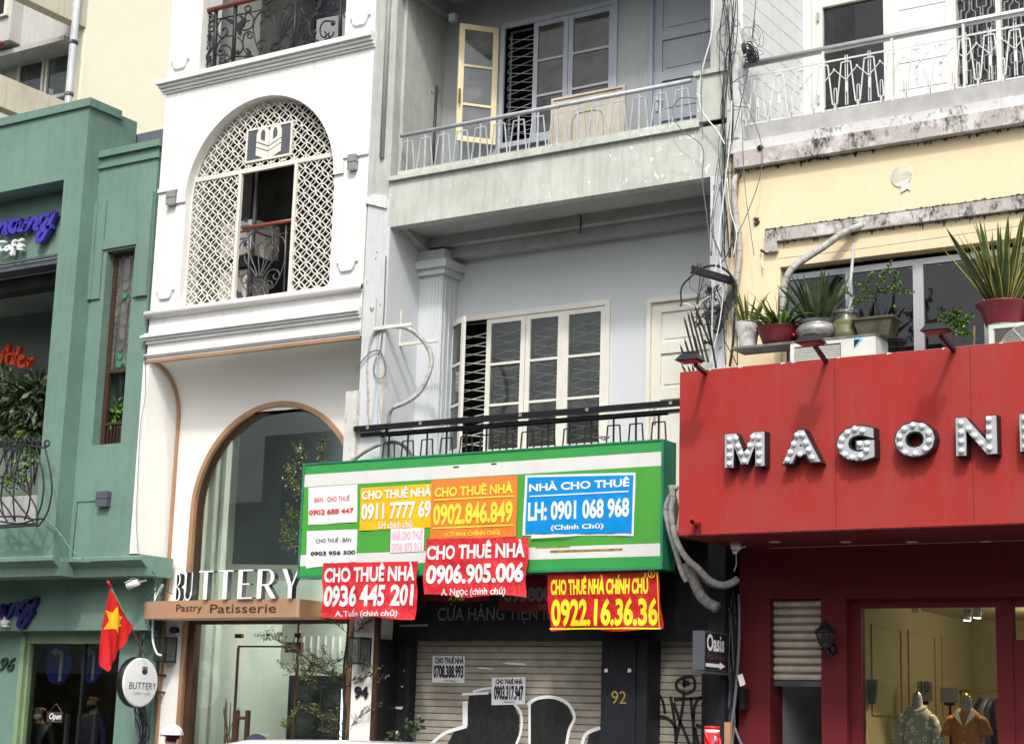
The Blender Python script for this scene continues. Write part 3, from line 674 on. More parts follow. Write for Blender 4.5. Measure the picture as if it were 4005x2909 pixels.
def arcp(r, n=40): return [(bxc - r * math.cos(math.pi * i / n), bzs + r * math.sin(math.pi * i / n)) for i in range(n + 1)]
A = arcp(brad)
g = MB()
g.prism([(XL + .05, .12), (bl, .12), (bl, bzs)] + A[1:20] + [(bxc, bza), (bxc, zcv), (XL + .05, zcv)], YB, YB + .2)
g.prism([(XR_ + .02, .12), (br, .12), (br, bzs)] + A[::-1][1:20] + [(bxc, bza), (bxc, zcv), (XR_ + .02, zcv)], YB, YB + .2)
g.box(XL + .05, XR_ + .02, YB + .01, YB + .2, zcv, zB0)
mk('shopfront_wall', g, 'white_soft', wb)
g = MB(); A1 = arcp(brad); A0 = arcp(brad - .06)
for k in range(40): g.prism([A1[k], A1[k + 1], A0[k + 1], A0[k]], YB - .025, YB + .09)
g.box(bl, bl + .06, YB - .025, YB + .09, .12, bzs); g.box(br - .06, br, YB - .025, YB + .09, .12, bzs)
ar = mk('bronze_arch', g, 'bronze', wb)
g = MB(); A1 = arcp(brad - .06); A0 = arcp(brad - .08)
for k in range(40): g.prism([A1[k], A1[k + 1], A0[k + 1], A0[k]], YB + .03, YB + .14)
zdt = P(1000, 2440, YB + .1).z
g.box(bl + .06, bl + .16, YB + .03, YB + .14, .12, zdt + .07); g.box(bl + .06, bl + .08, YB + .03, YB + .14, zdt + .07, bzs); g.box(br - .12, br - .06, YB + .03, YB + .14, .12, bzs); g.box(bl + .16, br - .12, YB + .03, YB + .14, zdt, zdt + .07)
mk('inner_frame', g, 'bronze_dk', ar)
YP = YB + .09
A0 = arcp(brad - .08)
mk('arch_pane', MB().prism([(bl + .08, zdt + .07), (br - .12, zdt + .07)] + [p for p in A0[::-1] if p[1] > zdt + .1], YP, YP + .008), 'glass_shop', wb)
xdl, xdr = P(928, 2600, YP).x, P(1165, 2500, YP).x; zdh = P(1000, 2527, YP).z
for a, b in ((bl + .16, xdl - .006), (xdr + .006, br - .12)): mk('side_pane', MB().box(a, b, YP, YP + .008, .12, zdt), 'glass_shop', wb)
mk('transom_pane', MB().box(xdl, xdr, YP, YP + .008, zdh + .01, zdt), 'glass_shop', wb)
dr = mk('glass_door', MB().box(xdl, xdr, YP, YP + .01, .14, zdh - .01), 'glass_shop', wb)
mk('door_edge', MB().box(xdl, xdr, YP - .01, YP + .02, zdh - .01, zdh + .01).box(xdl - .012, xdl + .008, YP - .01, YP + .02, .14, zdh - .01).box(xdr - .008, xdr + .02, YP - .01, YP + .02, .14, zdt), 'bronze_dk', dr)
for dx in (0, .165): mk('door_handle', MB().box(P(918, 2870, YP - .07).x + dx - .005, P(918, 2870, YP - .07).x + dx + .045, YP - .09, YP - .05, P(930, 2775, YP - .07).z - 1.1, P(930, 2775, YP - .07).z), 'bronze_dk', dr)
hx = P(918, 2870, YP - .07).x; mk('handle_pin', MB().tube([(hx + .02, YP - .07, P(940, 2806, YP - .07).z), (hx + .19, YP - .07, P(940, 2806, YP - .07).z)], .02, 8), 'bronze_dk', dr)
for (x, y, w_, h_) in ((935, 2486, 13, 8), (1168, 2483, 13, 8), (1150, 2531, 32, 20)):
    a, b = P(x - w_, y + h_, YP), P(x + w_, y - h_, YP); mk('patch_fitting', MB().box(a.x, b.x, YP - .02, YP + .03, a.z, b.z), 'bronze_dk', wb)
# shop interior
g = MB(); XI0, XI1, YI2, ZI = -14.9, -11.72, 18.6, 5.6
g.box(XI0, XI1, YI2, YI2 + .1, 0, ZI); g.box(XI0 - .04, XI0, YB + .25, YI2, 0, ZI); g.box(XI1, XI1 + .02, YB + .25, YI2, 0, ZI); g.box(XI0, XI1, YB + .2, YI2, ZI, ZI + .1)
mk('shop_room', g, 'green_room', wb)
mk('shop_floor', MB().box(XI0, XI1, YB + .1, YI2, .1, .16), 'pave', wb)
zm = P(1000, 2270, 16.2).z
mk('mezzanine', MB().box(-13.9, XI1, 16.25, YI2, zm - .35, zm), 'green_room', wb)
a0 = P(912, 1990, 16.35); a1 = P(908, 2205, 16.35)
g = MB(); g.add([(a1.x, 16.35, a1.z), (XI1 - .05, 16.3, a1.z - .1), (XI1 - .05, 16.3, 5.5), (a1.x, 16.35, 5.5)], [(0, 1, 2, 3)]); mk('dark_screen', g, plain('slate_void', (.045, .055, .06), .5, var=.15), wb)  # flat dark sheet filling the upper part of the arch
# inner pier and round mirror
g = MB(); c = P(830, 2500, 16.2).x; g.box(c, c + .05, 16.2, 16.3, .1, ZI); g.box(P(880, 2500, 17).x, P(925, 2500, 17).x, 17, 17.3, .1, 2.9); mk('inner_pier', g, 'green_room', wb)
a = P(1120, 2700, 17.0).x; g = MB(); g.box(a, XI1, 17.0, YI2, .1, .9 + .0); g.box(a, XI1, 16.85, 17.0, P(1200, 2600, 17).z, zm - .35)
mk('counter_front', g, 'green_room', wb)
f0 = mk('flute', MB(True).tube([(a + .25, 16.84, P(1200, 2580, 17).z), (a + .25, 16.84, P(1200, 2490, 17).z)], .018, 8), 'white_soft', wb); rep(f0, [(.115 * i, 0, 0) for i in range(1, 11)])

# ================================================================= MIDDLE GREY BUILDING, NUMBER 92
mb_ = thing('vacant_building', 'weathered grey building to let with stained balconies and closed shutters', 'building', (-9.3, 15, 0))
XA, XB = -11.32, -7.28; XE = -6.95
z3b, z3t = P(1518, 890, 15).z, P(1530, 695, 15).z
YK = 15.93
# left party pier, upper then lower
zlow = P(1440, 790, 15).z
mk('pier', MB().box(XR_ + .0, XA, 15.0, 15.93, zlow, ZT), 'grey_pier', mb_)
mk('pier_pipe', MB(True).tube([(XA - .12, 14.985, zlow + .5), (XA - .12, 14.985, ZT)], .03, 8), 'grey_pier', mb_)
zpn = 3.4
mk('pier', MB().box(XR_ + .02, XA, 15.0, 15.93, zpn, zlow - .0), 'lilac', mb_)
mk('pier', MB().box(-11.535, -11.245, 15.0, 15.93, .1, zpn), 'white_soft', mb_)
g = MB(); g.prism([(XR_ + .0, zlow - .02), (XA - .02, zlow - .12), (XA - .02, zlow + .03), (XR_ + .1, zlow + .08), (XR_, zlow + .04)], 14.975, 15.0); mk('broken_render', g, 'peel', mb_)
g = MB(); a = P(1355, 1560, 14.97); b = P(1340, 1800, 14.97); g.box(XR_ - .12, XR_ + .04, 14.94, 15.0, P(1340, 1815, 14.95).z, P(1365, 1530, 14.95).z); mk('broken_render', g, 'peel', mb_)
# right pier
mk('pier', MB().box(XB, XE - .14, 15.0, 15.93, z3t - .0, ZT), 'grey_pier', mb_)
zst = P(2780, 295, 15).z; xst = P(2730, 400, 15).x
mk('balcony_end_block', MB().box(xst, XE - .14, 14.97, 15.3, z3t, zst).box(xst - .03, XE - .12, 14.94, 15.33, zst, zst + .05), 'grey_old', mb_)
mk('pier', MB().box(P(2777, 1000, 15).x, XE - .14, 15.0, 15.93, 3.6, z3b), 'lilac', mb_)
mk('pier', MB().box(P(2777, 1000, 15).x, XE - .14, 15.0, 15.93, .1, 3.6), 'blackwall', mb_)  # black colour stands in for shade on the lower pier
# 3rd floor balcony
mk('balcony_parapet', MB().box(XA, XE - .14, 15.0, 15.14, z3b, z3t - .05), 'grey_old', mb_)
mk('parapet_coping', MB().box(XA - .0, xst + .03, 14.955, 15.2, z3t - .05, z3t + .0).box(XA + .12, xst, 14.985, 15.1, z3t, z3t + .05), 'grey_old', mb_)
mk('balcony_floor', MB().box(XA, XB, 15.14, YK, z3b + .12, z3b + .3), 'conc', mb_)
g = MB(); g.box(XA, XB, 15.14, YK, z3b + .02, z3b + .12); g.box(XA, XB, 15.62, YK, z3b - .1, z3b + .02); g.box(XA, XB, 15.74, YK, z3b - .22, z3b - .1); g.prismx([(15.14, z3b + .02), (15.9, z3b + .02), (15.9, z3b - .14), (15.6, z3b - .14)], XA, XA + .14)
mk('soffit_moulding', g, 'ceil', mb_)
# recess walls
wx0, wx1 = P(1971, 400, YK).x, P(2400, 300, YK).x; wz0, wz1 = P(2090, 545, YK).z, P(2089, 92, YK).z
dx0, dx1 = P(2545, 200, YK).x, XB + .0
g = MB(); zf3 = z3b + .3
g.box(XA, wx0, YK, YK + .15, zf3, ZT); g.box(wx1, dx0, YK, YK + .15, zf3, ZT); g.box(wx0, wx1, YK, YK + .15, zf3, wz0); g.box(wx0, wx1, YK, YK + .15, wz1, ZT); g.box(dx0, XE, YK, YK + .15, wz1 + .25, ZT)
mk('recess_wall', g, 'grey_wall3', mb_)
mk('side_wall', MB().box(XA, XA + .04, 15.14, YK, zf3, ZT), 'grey_pier', mb_)
z5 = P(1740, 20, 15.93).z
mk('upper_soffit', MB().box(XA, XB, 15.0, YK, z3b + 3.05, z3b + 3.25).box(XA, XB, 14.98, 15.1, z3b + 2.9, z3b + 3.6), 'ceil', mb_)
a = P(*zD(595, 105), 15.9); b = P(*zD(555, 0), 15.2)
mk('beam', MB().box(XA + .04, a.x + .0, 15.1, YK, a.z, z3b + 3.05), 'ceil', mb_)
# second floor recess
z2b = P(1600, 1800, 15.9).z - .6; zc2 = z3b - .22
px0, px1, pyf = XA + .0, P(1733, 1100, 15.62).x, 15.62
W2 = (P(1762, 1275, YK).x, P(2372, 1196, YK).x, P(2199, 1760, YK).z, P(2199, 1215, YK).z)
D2 = (P(2534, 1400, YK).x, P(2777, 1400, YK).x + .2, P(2640, 1160, YK).z)
zf2 = 4.0
g = MB(); g.box(XA, W2[0], YK, YK + .15, zf2, zc2); g.box(W2[1], D2[0], YK, YK + .15, zf2, zc2); g.box(W2[0], W2[1], YK, YK + .15, zf2, W2[2]); g.box(W2[0], W2[1], YK, YK + .15, W2[3], zc2); g.box(D2[0], XE, YK, YK + .15, D2[2], zc2)
mk('recess_wall', g, 'grey_wall', mb_)
mk('side_wall', MB().box(XA, XA + .03, 15.0, pyf, zf2, z3b), 'grey_wall', mb_)
g = MB(); g.box(XA, px1, pyf, YK, zf2, zc2 - .22); zc4 = zc2 - .22
g.box(XA, px1 + .05, pyf - .05, YK, zc4, zc4 + .07); g.box(XA, px1 + .1, pyf - .1, YK, zc4 + .07, zc4 + .16); g.box(XA, px1 + .02, pyf - .02, YK, zc4 + .16, zc4 + .3)
for i in range(4): g.box(px1 - .17 + i * .045, px1 - .15 + i * .045, pyf - .008, pyf, zf2, zc4 - .05)
for i in range(3): g.box(px1, px1 + .008, pyf + .05 + i * .09, pyf + .08 + i * .09, zf2, zc4 - .05)
mk('pilaster', g, 'grey_wall', mb_)
mk('balcony_floor', MB().box(XA, XE, 15.0, YK, zf2 - .25, zf2), 'conc', mb_)
mk('balcony_edge', MB().box(XA, XE - .14, 14.98, 15.12, zf2 - .4, zf2 + .05), 'grey_old', mb_)
# ground floor
YS = 15.5; zfh = P(1900, 2504, 15.35).z
mk('fascia', MB().box(XR_ + .2, XE, 15.32, 15.55, zfh, zf2 - .25), 'blackwall', mb_)
mk('soffit', MB().box(XR_ + .2, XE, 15.0, 15.4, zf2 - .45, zf2 - .25), 'dark', mb_)
xs0, xs1 = P(1628, 2700, YS).x, P(2353, 2700, YS).x; xs2, xs3 = P(2530, 2700, YS).x, P(2755, 2700, YS).x
mk('wall', MB().box(P(1487, 2700, 15.35).x, xs0, 15.35, 15.6, .1, zfh), 'blackwall', mb_)
mk('wall', MB().box(P(1590, 2700, 15.3).x, xs0 - .02, 15.3, 15.35, .1, zfh), 'black', mb_)
mk('back_wall', MB().box(-11.3, XE, 15.62, 15.7, .1, zf2 - .3), 'dark', mb_)
mk('wall', MB().box(-11.244, -11.18, 15.02, 15.36, .1, zfh), 'black', mb_)
mk('corner_post', MB().box(-11.243, -11.185, 14.98, 15.02, .1, P(1470, 2420, 15.3).z + .2), 'bronze_dk', mb_)
cx0, cx1 = P(2362, 2700, 15.2).x, P(2530, 2700, 15.2).x
mk('column', MB().box(cx0 - .03, cx1, 15.2, 15.5, .1, zfh + .02).box(cx0 + .12, cx1 - .12, 15.18, 15.2, .1, zfh), 'blackwall', mb_)
sh = (P(1900, 2525, YS).z - P(1900, 2540, YS).z)
for (a, b) in ((xs0, xs1), (xs2, xs3)):
    r_ = thing('roller_shutter', 'closed beige roller shutter left of the black column marked 92' if a == xs0 else 'closed beige roller shutter with black scrawl right of the black column', 'shutter', ((a + b) / 2, YS, .12))
    s0 = MB(); s0.prismx([(YS, .13), (YS - .012, .14), (YS - .012, .13 + .062), (YS, .13 + .07), (YS + .01, .13 + .07), (YS + .01, .13)], a, b)
    s0 = mk('slat', s0, 'slat', r_); rep(s0, [(0, 0, .0725 * i) for i in range(1, int((zfh - .12) / .0725) + 1)])
# ================================================================= RIGHT BUILDING: PALE BALCONY, YELLOW WALL, RED SHOP
rb = thing('shop_building', 'building with white balcony, mouldy yellow wall and red ground floor shopfront', 'building', (-5, 15, 0))
XF = -2.0
zy0, zy1, zy2, zy3 = P(3005, 650, 15).z, P(3005, 588, 15).z, P(3005, 547, 15).z, P(3005, 482, 15).z
X2 = XE - .14
mk('mould_band', MB().box(P(2885, 700, 15).x, XF, 14.9, 15.1, zy0, zy1), 'mauve_mold', rb)
mk('balcony_edge', MB().box(X2, XF, 14.93, 15.2, zy1, zy2), 'grey_mold', rb)
mk('balcony_edge', MB().box(X2 + .3, XF, 14.97, 15.2, zy2, zy3), 'conc', rb)
mk('balcony_floor', MB().box(X2, XF, 15.2, 16.8, zy1, zy1 + .15), 'conc', rb)
mk('pier', MB().box(X2, XE + .02, 15.0, 16.6, zy2 - .0, ZT), 'white_side', rb)
hgt = .19
p0 = mk('plank', MB().box(XE + .02, XE + .035, 15.0, 16.57, zy3 - .3, zy3 - .3 + hgt - .008), 'white_side', rb); rep(p0, [(0, 0, hgt * i) for i in range(1, 22)])
p0 = mk('plank', MB().box(X2 + .005, XE - .0, 14.985, 15.0, zy3 - .1, zy3 - .1 + .29), 'white_side', rb); rep(p0, [(0, 0, .3 * i) for i in range(1, 13)])
Y3 = 16.57
d3 = (P(3224, 200, Y3).x, P(3463, 200, Y3).x); s3 = (P(3500, 200, Y3).x, P(3722, 200, Y3).x); w3 = (P(3745, 100, Y3).x, P(3900, 100, Y3).x)
mk('recess_wall', MB().box(XE, d3[0] - .12, Y3, Y3 + .1, zy1, ZT).box(XE, XF, Y3 + .5, Y3 + .6, zy1, ZT).box(w3[1] + .55, XF, Y3, Y3 + .1, zy1, ZT), 'white_side', rb)
g = MB(); g.box(d3[0] - .12, d3[0], Y3 - .05, Y3 + .1, zy1, zy1 + 3.0); g.box(d3[1], s3[0] - .0, Y3 - .05, Y3 + .1, zy1, zy1 + 3.0); g.box(d3[0], d3[1], Y3 - .05, Y3 + .1, P(3340, 12, Y3).z, zy1 + 3.0); g.box(s3[1], w3[0], Y3 - .05, Y3 + .1, zy1, ZT); g.box(w3[1], w3[1] + .05, Y3 - .05, Y3 + .1, zy1, ZT); g.box(w3[1] + .5, w3[1] + .55, Y3 - .05, Y3 + .1, zy1, ZT)
mk('door_frame', g, 'cream_frame', rb)
mk('door_pane', MB().box(d3[0], d3[1], Y3, Y3 + .01, zy1, P(3340, 12, Y3).z), 'glass_dark', rb)
mk('door_hinge', MB().box(d3[0] - .06, d3[0] - .035, Y3 - .08, Y3 - .05, P(3206, 60, Y3).z - .1, P(3206, 60, Y3).z), 'galv', rb); mk('door_hinge', MB().box(d3[0] - .06, d3[0] - .035, Y3 - .08, Y3 - .05, P(3206, 380, Y3).z - .1, P(3206, 380, Y3).z), 'galv', rb)
p0 = mk('plank', MB().box(s3[0] + .06, s3[1] - .04, Y3 - .03, Y3 + .02, zy1 + .1, zy1 + .1 + .29), 'white_side', rb); rep(p0, [(0, 0, .3 * i) for i in range(1, 11)])
mk('shutter_frame', MB().box(s3[0], s3[0] + .06, Y3 - .045, Y3 + .04, zy1, ZT).box(s3[1] - .04, s3[1], Y3 - .045, Y3 + .04, zy1, ZT), 'cream_frame', rb)
mk('window_pane', MB().box(w3[0], w3[1], Y3 + .03, Y3 + .035, zy1, ZT), 'glass_dark', rb); mk('window_pane', MB().box(w3[1] + .05, w3[1] + .5, Y3 + .03, Y3 + .035, zy1, ZT), 'glass_dark', rb)
mk('curtain', MB().box(d3[0], XF, Y3 + .3, Y3 + .32, zy1, ZT), 'curtain', rb)
# brick-bond grille before the two panes
gg = MB(); cw = .115; ch = .27
for (a, b) in ((w3[0] + .03, w3[1]), (w3[1] + .07, w3[1] + .5)):
    n = int((b - a) / cw)
    for i in range(n + 1):
        x = a + i * cw
        for j in range(13):
            z0 = zy1 + j * ch + (ch / 2 if i % 2 else 0)
            gg.bar((x - .013, Y3 - .01, z0), (x - .013, Y3 - .01, z0 + ch * .55), .008, .008); gg.bar((x + .013, Y3 - .01, z0), (x + .013, Y3 - .01, z0 + ch * .55), .008, .008)
            gg.bar((x - .013, Y3 - .01, z0 + ch * .25), (x + .013, Y3 - .01, z0 + ch * .25), .012, .008)
            for s_ in (-1, 1):
                gg.bar((x + s_ * .013, Y3 - .01, z0 + ch * .55), (x + s_ * .05, Y3 - .01, z0 + ch * .55), .008, .008); gg.bar((x + s_ * .05, Y3 - .01, z0 + ch * .55), (x + s_ * .05, Y3 - .01, z0 + ch * .88), .008, .008); gg.bar((x + s_ * .05, Y3 - .01, z0 + ch * .88), (x + s_ * .013, Y3 - .01, z0 + ch), .008, .008)
gr = mk('window_grille', gg, 'lamp_grey', rb)
# yellow wall with the long window
ywx = P(3052, 1100, 15).x; ywz = P(3052, 1045, 15).z; zq0 = P(2661, 1454, 14).z
g = MB(); g.box(X2 + .005, ywx, 15.0, 15.2, 3.5, zy0); g.box(ywx, XF, 15.0, 15.2, ywz, zy0); mk('yellow_wall', g, 'yellow', rb)
mk('yellow_wall', MB().box(X2 + .005, P(2885, 700, 15).x, 14.99, 15.1, zy0, zy1), 'yellow', rb)
mk('wall', MB().box(ywx, XF, 15.0, 15.2, 3.5, zq0 - .1), 'yellow', rb)
ba, bb = P(*zJ(0, 1480), 14.95), P(*zJ(0, 1560), 14.95)
bx0 = P(2992, 900, 14.95).x; bx1 = P(3038, 950, 14.95).x
mk('mould_band', MB().box(bx0, XF, 14.945, 15.0, bb.z, ba.z).box(bx0, bx1, 14.945, 15.0, P(3015, 984, 14.95).z, bb.z), 'mauve_mold', rb)
random.seed(3)
for (x0_, x1_, zz, yy) in ((P(2890, 650, 14.9).x, XF, zy0, 14.998), (bx1, XF, bb.z, 14.998)):
    g = MB(); x = x0_
    while x < x1_:
        w = random.uniform(.012, .05); h = random.choice([.006, .01, .015, .02, .035, .05]) * random.uniform(.5, 1.2)
        g.prism([(x, zz), (x + w, zz), (x + w * .7, zz - h), (x + w * .4, zz - h * 1.2)], yy - random.uniform(.0, .001), yy + .002); x += w * random.uniform(.7, 1.2)
    mk('mould_drip', g, 'black_mold', rb, kind='stuff')
# crumbly mould line on top of the window band
g = MB(); x = bx0
while x < XF:
    w = random.uniform(.02, .07); h = random.uniform(.002, .02); g.prism([(x, ba.z), (x + w, ba.z), (x + w * .8, ba.z + h), (x + w * .3, ba.z + h * .8)], 14.94, 15.0); x += w
mk('mould_crust', g, 'black_mold', rb, kind='stuff')
# round plaster scar
g = MB(); c = P(3524, 690, 14.995); g.lathe((c.x, 14.99, c.z), [(.10, 0), (.105, .012)], 20, ax='y', sq=1.05); mk('plaster_patch', g, plain('pale_patch', (.72, .70, .58), .9, var=.2, scale=12.), rb)
g = MB(); c = P(3541, 728, 14.99); g.prism([(c.x - .04, c.z + .05), (c.x + .02, c.z + .06), (c.x + .045, c.z - .05), (c.x + .02, c.z - .03), (c.x - .045, c.z - .06)], 14.985, 15.0); mk('plaster_patch', g, plain('white_patch', (.78, .78, .78), .9, var=.1), rb)
# long window: frames, panes, curtain
Yw = 15.12; g = MB(); zwt = P(3300, 1040, Yw).z - .0; zwt = ywz - .05
mul_x = [P(*zK(90, 300), Yw).x, P(*zK(522, 300), Yw).x, P(*zK(965, 300), Yw).x, P(*zK(1408, 180), Yw).x]
g.box(ywx, XF, Yw, Yw + .05, zwt - .06, zwt)
for i, x in enumerate(mul_x): g.box(x - (.04 if i != 2 else .05), x + (.03 if i != 2 else .05), Yw - .005, Yw + .05, zq0 - .4, zwt - .06)
mk('window_frame', g, 'aluminium', rb)
for a, b in zip(mul_x, mul_x[1:] + [XF]): mk('window_pane', MB().box(a + .035, b - .045, Yw + .02, Yw + .026, zq0 - .4, zwt - .06), 'glass_dark', rb)
n = 260; cx_ = [ywx + (XF - ywx) * i / n for i in range(n + 1)]
g = MB(True); py = [Yw + .35 + .14 * abs(math.sin(i * .28 + 1.2 * math.sin(i * .09))) ** 2.5 + .02 * math.sin(i * 1.7) for i in range(n + 1)]
g.add([(x, y, zq0 - .5) for x, y in zip(cx_, py)] + [(x, y, ywz) for x, y in zip(cx_, py)], [(i, i + 1, n + 2 + i, n + 1 + i) for i in range(n)]); mk('curtain', g, 'curtain', rb)
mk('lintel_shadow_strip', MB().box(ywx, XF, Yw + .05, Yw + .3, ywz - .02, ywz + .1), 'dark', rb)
# red ground floor
YR = 15.2; zsof = P(2652, 2097, 14).z
rx = [P(x, 2600, YR).x for x in (2890, 3011, 3212, 3310)]
zwn = P(3600, 2334, YR).z; zsh = P(3100, 2340, YR).z
g = MB(); g.box(rx[0], rx[1], YR, 15.5, .12, zsof); g.box(rx[2], rx[3], YR, 15.5, .12, zsof); g.box(rx[1], rx[2], YR, 15.5, zsh, zsof); g.box(rx[3], XF, YR, 15.5, zwn, zsof)
mk('red_wall', g, 'red_d', rb)
mk('dark_gap_wall', MB().box(P(2757, 2600, 15.52).x, rx[0], 15.45, 15.6, .12, zsof), 'dark', rb)  # near-black colour stands in for the shade below the red sign
gx = [P(3374, 2600, 15.35).x, P(3905, 2600, 15.35).x, P(3968, 2600, 15.35).x]; zgl = P(3600, 2375, 15.35).z
g = MB(); g.box(rx[3], gx[0], 15.32, 15.42, .12, zwn); g.box(gx[0], gx[1], 15.32, 15.42, zgl, zwn); g.box(gx[1], gx[2], 15.30, 15.42, .12, zwn); g.box(gx[2], XF, 15.32, 15.42, zgl, zwn); g.box(gx[2], XF, 15.32, 15.42, .12, P(3980, 2500, 15.3).z); g.box(gx[0], gx[1], 15.32, 15.42, .12, .5)
mk('window_frame', g, 'red_d', rb)
mk('display_pane', MB().box(gx[0], gx[1], 15.36, 15.37, .5, zgl), 'glass_shop', rb)
mk('display_pane', MB().box(gx[2], XF, 15.36, 15.37, P(3980, 2500, 15.3).z, zgl), 'glass_shop', rb)
YC = 19.2
g = MB(); g.box(-6.05, XF, YC, YC + .1, .1, 3.1); g.box(-6.1, -6.05, 15.5, YC, .1, 3.1); g.box(-6.05, XF, 15.5, YC, 3.0, 3.1); g.box(-6.2, XF, 15.5, YC, .1, .15)
mk('shop_room', g, 'cream_room', rb)
for k in range(3):
    z0, z1 = 1.9, 2.75; y0 = 16.1 + k * 1.05
    mk('wall_moulding', MB().box(-6.05, -6.035, y0, y0 + .85, z0, z0 + .025).box(-6.05, -6.035, y0, y0 + .85, z1, z1 + .025).box(-6.05, -6.035, y0, y0 + .025, z0 + .026, z1).box(-6.05, -6.035, y0 + .825, y0 + .85, z0 + .026, z1), 'cream_room', rb)
# shaft behind the half-raised shutter
g = MB(); g.box(rx[1] - .2, rx[2] + .05, 17.5, 17.6, .1, 3); g.box(rx[1] - .05, rx[1], 15.5, 17.5, .1, 3); g.box(rx[2], rx[2] + .05, 15.5, 17.5, .1, 3); mk('passage_wall', g, plain('passage_wall', (.4, .42, .42), .9), rb)
rs = thing('roller_shutter', 'pale ribbed roller shutter half raised beside the red pillar with the lantern', 'shutter', ((rx[1] + rx[2]) / 2, 15.3, 1.5))
zs1 = P(3100, 2662, 15.3).z; nn = 10; hh = (zsh - zs1) / nn
s0 = MB(); s0.prismx([(15.3, zs1), (15.27, zs1 + hh * .18), (15.262, zs1 + hh * .45), (15.27, zs1 + hh * .72), (15.3, zs1 + hh * .84), (15.285, zs1 + hh * .9), (15.3, zs1 + hh * .97), (15.31, zs1 + hh * .97), (15.31, zs1)], rx[1] + .01, rx[2] - .01)
s0 = mk('slat', s0, 'slat_l', rs); rep(s0, [(0, 0, hh * i) for i in range(1, nn)])
mk('bottom_rail', MB().box(rx[1] + .01, rx[2] - .01, 15.27, 15.32, zs1 - .05, zs1), 'iron_grey', rs)
# opposite side of the street (what the glass reflects)
for i, (x0, x1, h, c) in enumerate(((-48, -34, 8, (.3, .3, .27)), (-34, -22, 10, (.32, .32, .3)), (-22, -12, 8, (.28, .27, .22)), (-12, -4, 10, (.3, .3, .32)), (-4, 4, 8.5, (.3, .3, .25)), (4, 14, 10, (.3, .3, .3)), (14, 30, 8, (.3, .3, .27)))):
    o = thing('opposite_building', ['long beige', 'tall olive', 'brown', 'tall blue-grey', 'tan', 'plain grey', 'long dull pink'][i] + ' shophouse on the far side of the street behind the viewer', 'building', ((x0 + x1) / 2, -8, 0))
    mt_ = plaster('opposite_wall', c, amt=.2); mk('wall', MB().box(x0, x1, -14, -8, 0, h), mt_, o)
    wm = mk('window', MB().box(x0 + .8, x0 + 2.2, -8.0, -7.95, 3.6, 5.4), 'dark', o)
    rep(wm, [(a, 0, b) for a in (0, 2.4) for b in (0, 3.3, 6.6) if (a or b) and 5.4 + b < h - .4 and x0 + 2.2 + a < x1])
    mk('shopfront', MB().box(x0 + .5, x1 - .5, -8, -7.9, 0, 2.8), 'dark', o)
# ================================================================= IRONWORK AND RAILINGS
def iron(name, label, z, lines, Y, r, mat='iron', cat='railing', extra=None, bars=(), blobs=()):
    t = thing(name, label, cat, tuple(P(*z(*lines[0][0]), Y)))
    for ln in lines: mk('scroll', MB(True).tube(smooth(tr(z, ln, Y), 4), r, 6), mat, t)
    for ln, rr in bars: mk('bar', MB(True).tube(tr(z, ln, Y), rr, 6), mat, t)
    for (x, y, rr) in blobs: mk('rosette', MB(True).sphere(P(*z(x, y), Y), rr, 10, 1, .5, 1), mat, t)
    return t
# central door balustrade of the lattice window
zW = q(850, 850, 4.706)
L = [[(740, 560), (670, 500), (640, 400), (660, 310), (740, 230), (850, 200), (950, 230), (1010, 310), (1010, 400), (970, 470), (910, 490), (875, 450), (885, 400), (940, 385)],
     [(1080, 255), (1110, 220), (1110, 175), (1070, 160), (1025, 190), (1010, 250), (1040, 300), (1120, 315), (1300, 285)],
     [(1100, 420), (1080, 415), (1095, 460), (1060, 500), (1020, 460), (1030, 380), (1100, 335), (1190, 370), (1240, 470), (1250, 620), (1225, 850), (1150, 1080), (1080, 1220), (1000, 1300), (940, 1300)],
     [(590, 420), (480, 440), (410, 540), (370, 680), (370, 850), (400, 1050), (450, 1220), (540, 1340), (620, 1360)],
     [(600, 260), (560, 270), (545, 320), (580, 350), (610, 330), (640, 270)], [(590, 490), (545, 500), (530, 560), (560, 590), (600, 560)],
     [(330, 500), (370, 540), (380, 620), (330, 760)], [(300, 830), (350, 870), (330, 940), (300, 960)],
     [(740, 1100), (690, 920), (620, 760), (600, 640), (640, 580), (710, 570), (750, 640), (760, 800), (775, 1100)],
     [(790, 1100), (860, 780), (885, 600), (860, 500), (800, 480), (750, 540), (752, 640)],
     [(800, 1100), (880, 880), (1000, 640), (1010, 550), (950, 510), (890, 560)],
     [(820, 1100), (950, 900), (1080, 720), (1130, 620), (1090, 560), (1030, 580)],
     [(720, 1100), (640, 960), (530, 830), (500, 720), (540, 650), (600, 670)],
     [(690, 1230), (710, 1170), (770, 1150), (840, 1170), (860, 1230), (690, 1240)],
     [(510, 1130), (530, 1180), (500, 1220), (455, 1180), (460, 1100), (510, 1050), (600, 1030)],
     [(860, 1190), (890, 1080), (960, 990), (1060, 960), (1130, 1010), (1140, 1090), (1100, 1140), (1050, 1130), (1030, 1080), (1060, 1050)],
     [(690, 1250), (710, 1330), (680, 1430), (620, 1500)], [(860, 1230), (850, 1330), (880, 1420), (930, 1460)],
     [(770, 1270), (720, 1300), (720, 1360), (770, 1390), (820, 1350), (820, 1290), (770, 1270)],
     [(930, 1310), (880, 1270), (890, 1200), (940, 1170), (1000, 1190), (1010, 1250), (960, 1280), (930, 1250)],
     [(560, 1310), (600, 1250), (660, 1260), (680, 1320), (640, 1370), (590, 1350)]]
L = [l for l in L]
